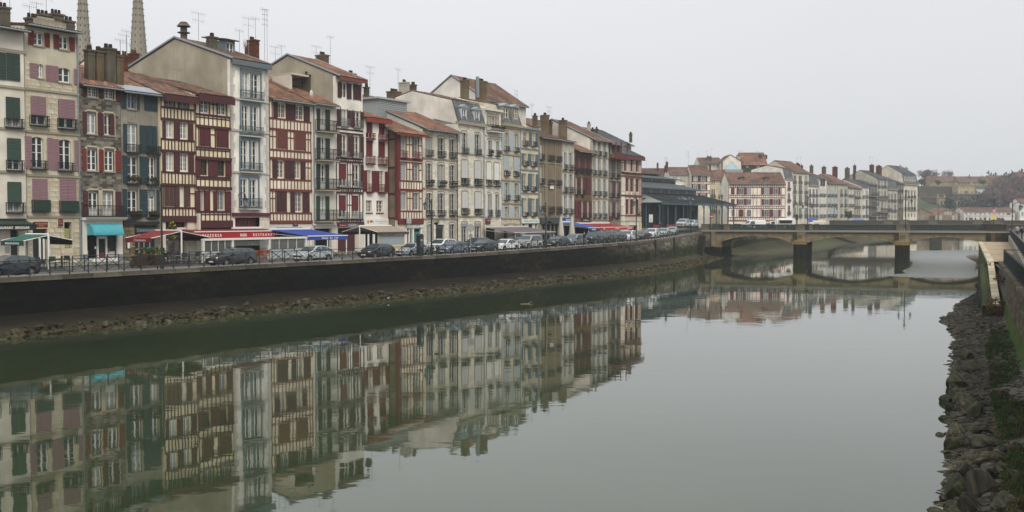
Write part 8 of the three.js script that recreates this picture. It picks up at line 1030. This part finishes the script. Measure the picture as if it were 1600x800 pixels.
// closed parasols
for (const [px, l] of [[876.5, 'left one of two closed beige parasols'], [893.5, 'right one of two closed beige parasols']]) { const F = FAC.shift(5.2), q = F.loc(px, 369), y1 = F.loc(px, 338).y, b = hStreet(q.s), g = thing('closed_parasol', l, 'parasol', F.pos(q.s, b), F.turn, 'closed parasols'), h = y1 - b; const pr = [[0.05, 0], [0.05, 0.45], [0.34, 0.55], [0.36, 1.0], [0.3, 1.6], [0.22, 2.3], [0.1, h - 0.1], [0.02, h]].map((v) => new THREE.Vector2(...v)); const c = new THREE.LatheGeometry(pr, 16), pp = c.attributes.position; for (let i = 0; i < pp.count; i++) { const a = Math.atan2(pp.getZ(i), pp.getX(i)), k = 1 + 0.14 * Math.cos(a * 8); pp.setX(i, pp.getX(i) * k); pp.setZ(i, pp.getZ(i) * k); } c.computeVertexNormals(); mesh('cloth', c, M('#b5b2a6', 0.9), g); mesh('pole', bar([0, 0, 0], [0, h + 0.12, 0], 0.03), mWhite, g); mesh('foot', new THREE.CylinderGeometry(0.4, 0.42, 0.08, 16), mDark, g, [0, 0.04, 0]); }
// market stalls beyond the bridge
for (const [px0, px1, pt, pb, d, hex, l] of [[1263, 1281, 341, 345, 200, '#26408a', 'blue awning of a stall beyond the bridge'], [1272, 1290, 344.5, 347.5, 196, '#b5ad92', 'beige canopy stall right of the blue one'], [1334, 1352, 341.5, 344, 262, '#4b6fa0', 'small pale blue awning at the foot of the far river row']]) { const a = at(px0, pb, d), b = at(px1, pt, d), w = b.x - a.x, base = 4.0, g = thing('market_stall', l, 'stall', [a.x, base, a.z]), yf = a.y - base, yb = b.y - base; mesh('canopy', quad([0, yf, 0], [w, yf, 0], [w - 0.2, yb, -2], [0.2, yb, -2], 0.03), M(hex, 0.85), g); box('valance', 0, yf - 0.2, 0, w, yf, 0.02, M(hex, 0.85), g); for (const x of [0.1, w - 0.1]) mesh('post', bar([x, -0.3, -0.1], [x, yf, -0.1], 0.04), mGalv, g); box('counter', 0.2, -0.3, -1, w - 0.2, 0.8, -0.4, M('#7d776a', 0.8), g); }

// ---------- people ----------
function person(label, pos, turn, o) {
  const N = 96, S = 1.06, mc = new MarchingCubes(N, new THREE.MeshStandardMaterial(), false, false, 200000), F = mc.field, bones = [];   // cube of +-S metres about the hip
  const J = { pel: [0, 0.95, 0], che: [0, 1.28, 0.01], nek: [0, 1.5, 0.0], hl: [-0.1, 0.92, 0], hr: [0.1, 0.92, 0], kl: [-0.11, 0.5, o.step * 0.16 + 0.03], kr: [0.11, 0.5, -o.step * 0.12 + 0.03], fl: [-0.11, 0.08, o.step * 0.22 - 0.02], fr: [0.11, 0.08, -o.step * 0.26 - 0.02], tl: [-0.12, 0.05, o.step * 0.22 + 0.15], tr: [0.12, 0.05, -o.step * 0.26 + 0.15], sl: [-0.19, 1.42, 0], sr: [0.19, 1.42, 0], el: [-0.25, 1.14, -0.02 - o.step * 0.1], er: [0.25, 1.14, -0.02 + o.step * 0.1], wl: [-0.22, 0.9, 0.08 - o.step * 0.12], wr: [0.22, 0.9, 0.08 + o.step * 0.12] };
  const B = (a, b, r1, r2) => bones.push([J[a], J[b], r1, r2]); B('pel', 'che', 0.145, 0.165); B('che', 'nek', 0.15, 0.06); B('sl', 'sr', 0.075, 0.075); B('hl', 'kl', 0.09, 0.062); B('hr', 'kr', 0.09, 0.062); B('kl', 'fl', 0.062, 0.042); B('kr', 'fr', 0.062, 0.042); B('fl', 'tl', 0.045, 0.035); B('fr', 'tr', 0.045, 0.035); B('sl', 'el', 0.06, 0.045); B('sr', 'er', 0.06, 0.045); B('el', 'wl', 0.045, 0.032); B('er', 'wr', 0.045, 0.032);
  const head = [0, 1.645, 0.02]; let idx = 0; const v = [0, 0, 0]; for (let k = 0; k < N; k++) for (let j = 0; j < N; j++) for (let i = 0; i < N; i++) { v[0] = (i / N * 2 - 1) * S; v[1] = (j / N * 2 - 1) * S + 0.9; v[2] = (k / N * 2 - 1) * S; if (Math.abs(v[0]) > 0.42 || Math.abs(v[2]) > 0.6) { F[idx++] = -1; continue; } let s = 0; for (const [a, b, r1, r2] of bones) { const ax = b[0] - a[0], ay = b[1] - a[1], az = b[2] - a[2], l2 = ax * ax + ay * ay + az * az, t = clamp(((v[0] - a[0]) * ax + (v[1] - a[1]) * ay + (v[2] - a[2]) * az) / l2, 0, 1), d = Math.hypot(v[0] - a[0] - ax * t, v[1] - a[1] - ay * t, v[2] - a[2] - az * t) - lerp(r1, r2, t); s += Math.exp(-d * 34); } const hd = (Math.hypot((v[0] - head[0]) / 0.078, (v[1] - head[1]) / 0.115, (v[2] - head[2]) / 0.095) - 1) * 0.09; s += Math.exp(-hd * 34); F[idx++] = Math.log(s + 1e-9) / 34; }
  mc.isolation = 0; mc.update(); const n = mc.count, P = new Float32Array(mc.positionArray.slice(0, n * 3)), Nn = new Float32Array(mc.normalArray.slice(0, n * 3)), C = []; for (let i = 0; i < n; i++) { P[i * 3] *= S; P[i * 3 + 1] = P[i * 3 + 1] * S + 0.9; P[i * 3 + 2] *= S; const y = P[i * 3 + 1], c = y > 1.49 ? [0.42, 0.27, 0.2] : y < 0.11 ? [0.03, 0.025, 0.02] : y < 0.9 && Math.abs(P[i * 3]) > 0.185 && y < 0.93 ? [0.42, 0.27, 0.2] : y < 0.93 ? o.legs : o.top; C.push(...c); }
  const g = new THREE.BufferGeometry(); g.setAttribute('position', new THREE.BufferAttribute(P, 3)); g.setAttribute('normal', new THREE.BufferAttribute(Nn, 3)); g.setAttribute('color', new THREE.Float32BufferAttribute(C, 3));
  const t = thing('person', label, 'person', pos, turn); mesh('body', g, VC(0.85), t); const hg = new THREE.SphereGeometry(0.105, 14, 10, 0, 6.3, 0, 1.75); hg.scale(0.86, 1.15, 1.02); mesh('hair', hg, M(o.hair, 0.8), t, [0, 1.665, 0.0]).rotation.x = -0.35; const nose = new THREE.ConeGeometry(0.018, 0.05, 5); nose.rotateX(1.2); mesh('nose', nose, M('#b08a74', 0.7), t, [0, 1.64, 0.115]); for (const s of [-1, 1]) { mesh('eye', new THREE.SphereGeometry(0.012, 6, 5), mDark, t, [s * 0.032, 1.665, 0.1]); mesh('ear', new THREE.SphereGeometry(0.024, 6, 5).scale(0.4, 1, 0.7), M('#b08a74', 0.7), t, [s * 0.08, 1.645, 0.01]);
    const hand = [new THREE.SphereGeometry(0.045, 8, 6).scale(0.5, 1, 0.8)]; for (let f = 0; f < 4; f++) { const z = -0.027 + f * 0.018, l = [0.062, 0.075, 0.07, 0.055][f]; hand.push(bar([0, -0.03, z], [-s * 0.008, -0.03 - l * 0.6, z + 0.004], 0.009, 5, 0.008), bar([-s * 0.008, -0.03 - l * 0.6, z + 0.004], [-s * 0.024, -0.03 - l, z + 0.01], 0.008, 5, 0.006)); } hand.push(bar([-s * 0.01, 0.0, 0.03], [-s * 0.022, -0.05, 0.055], 0.01, 5, 0.008)); const w = s < 0 ? J.wl : J.wr; mesh('hand', merge(hand), M('#b08a74', 0.7), t, [w[0], w[1] - 0.05, w[2] + 0.01]); }
  t.scale.setScalar(0.9); return t;
}
{
  const s = Qfind(913, 1.6, 375), p = Qat(s, -1.6); person('person in a dark jacket standing between the grey and black cars', [p[0], p[1] - 0.13, p[2]], Qturn(s) + 0.5, { step: 0.2, top: [0.02, 0.02, 0.025], legs: [0.03, 0.03, 0.04], hair: '#5a3422' });
  person('person in a pale top walking on the right hand road', at(1589, 367, 140).setY(3.75), 2.9, { step: 1, top: [0.3, 0.29, 0.27], legs: [0.04, 0.045, 0.06], hair: '#3a2a20' });
  person('person in black walking on the right hand road at the picture edge', at(1596.5, 368, 122).setY(3.75), 0.4, { step: 0.8, top: [0.015, 0.015, 0.018], legs: [0.015, 0.015, 0.02], hair: '#1f1a18' });
  const q = at(1031, 352, 171); person('person in dark clothes at the first market hall column', [q.x, 4.12, q.z], 0.6, { step: 0.3, top: [0.05, 0.04, 0.05], legs: [0.03, 0.03, 0.04], hair: '#3d3029' });
}
// ---------- things afloat and washed up ----------
{
  const w = (px, py, y = 0) => { const r = ray(px, py), d = (EYE - y) / -r[1]; return [r[0] * d, y, -d]; };
  const b = thing('floating_branch', 'thin pale branch floating in mid river before the row of houses', 'branch', w(823, 475)); mesh('stem', merge([bar([-0.45, 0.01, 0.1], [0.05, 0.015, 0], 0.022, 6), bar([0.05, 0.015, 0], [0.45, 0.01, 0.35], 0.02, 6, 0.01)]), M('#8d8262', 0.9), b); mesh('twig', bar([0.1, 0.02, 0], [0.4, 0.2, -0.3], 0.018, 5, 0.008), M('#8d8262', 0.9), b);
  for (const [px, py, l, s] of [[993, 413.5, 'white scrap of litter on the mud below the market hall', 0.15], [607, 466, 'white scrap of litter at the water edge below the beige awning', 0.08]]) { const g = thing('litter', l, 'litter', w(px, py, 0.25)); const q = new THREE.IcosahedronGeometry(s, 1), p = q.attributes.position; seed(px); for (let i = 0; i < p.count; i++) p.setY(i, p.getY(i) * 0.5 + 0.03 * hash2(i, px, 1)); mesh('scrap', q, M('#d5d5d0', 0.7), g); }
}
renderer.render(scene, camera);
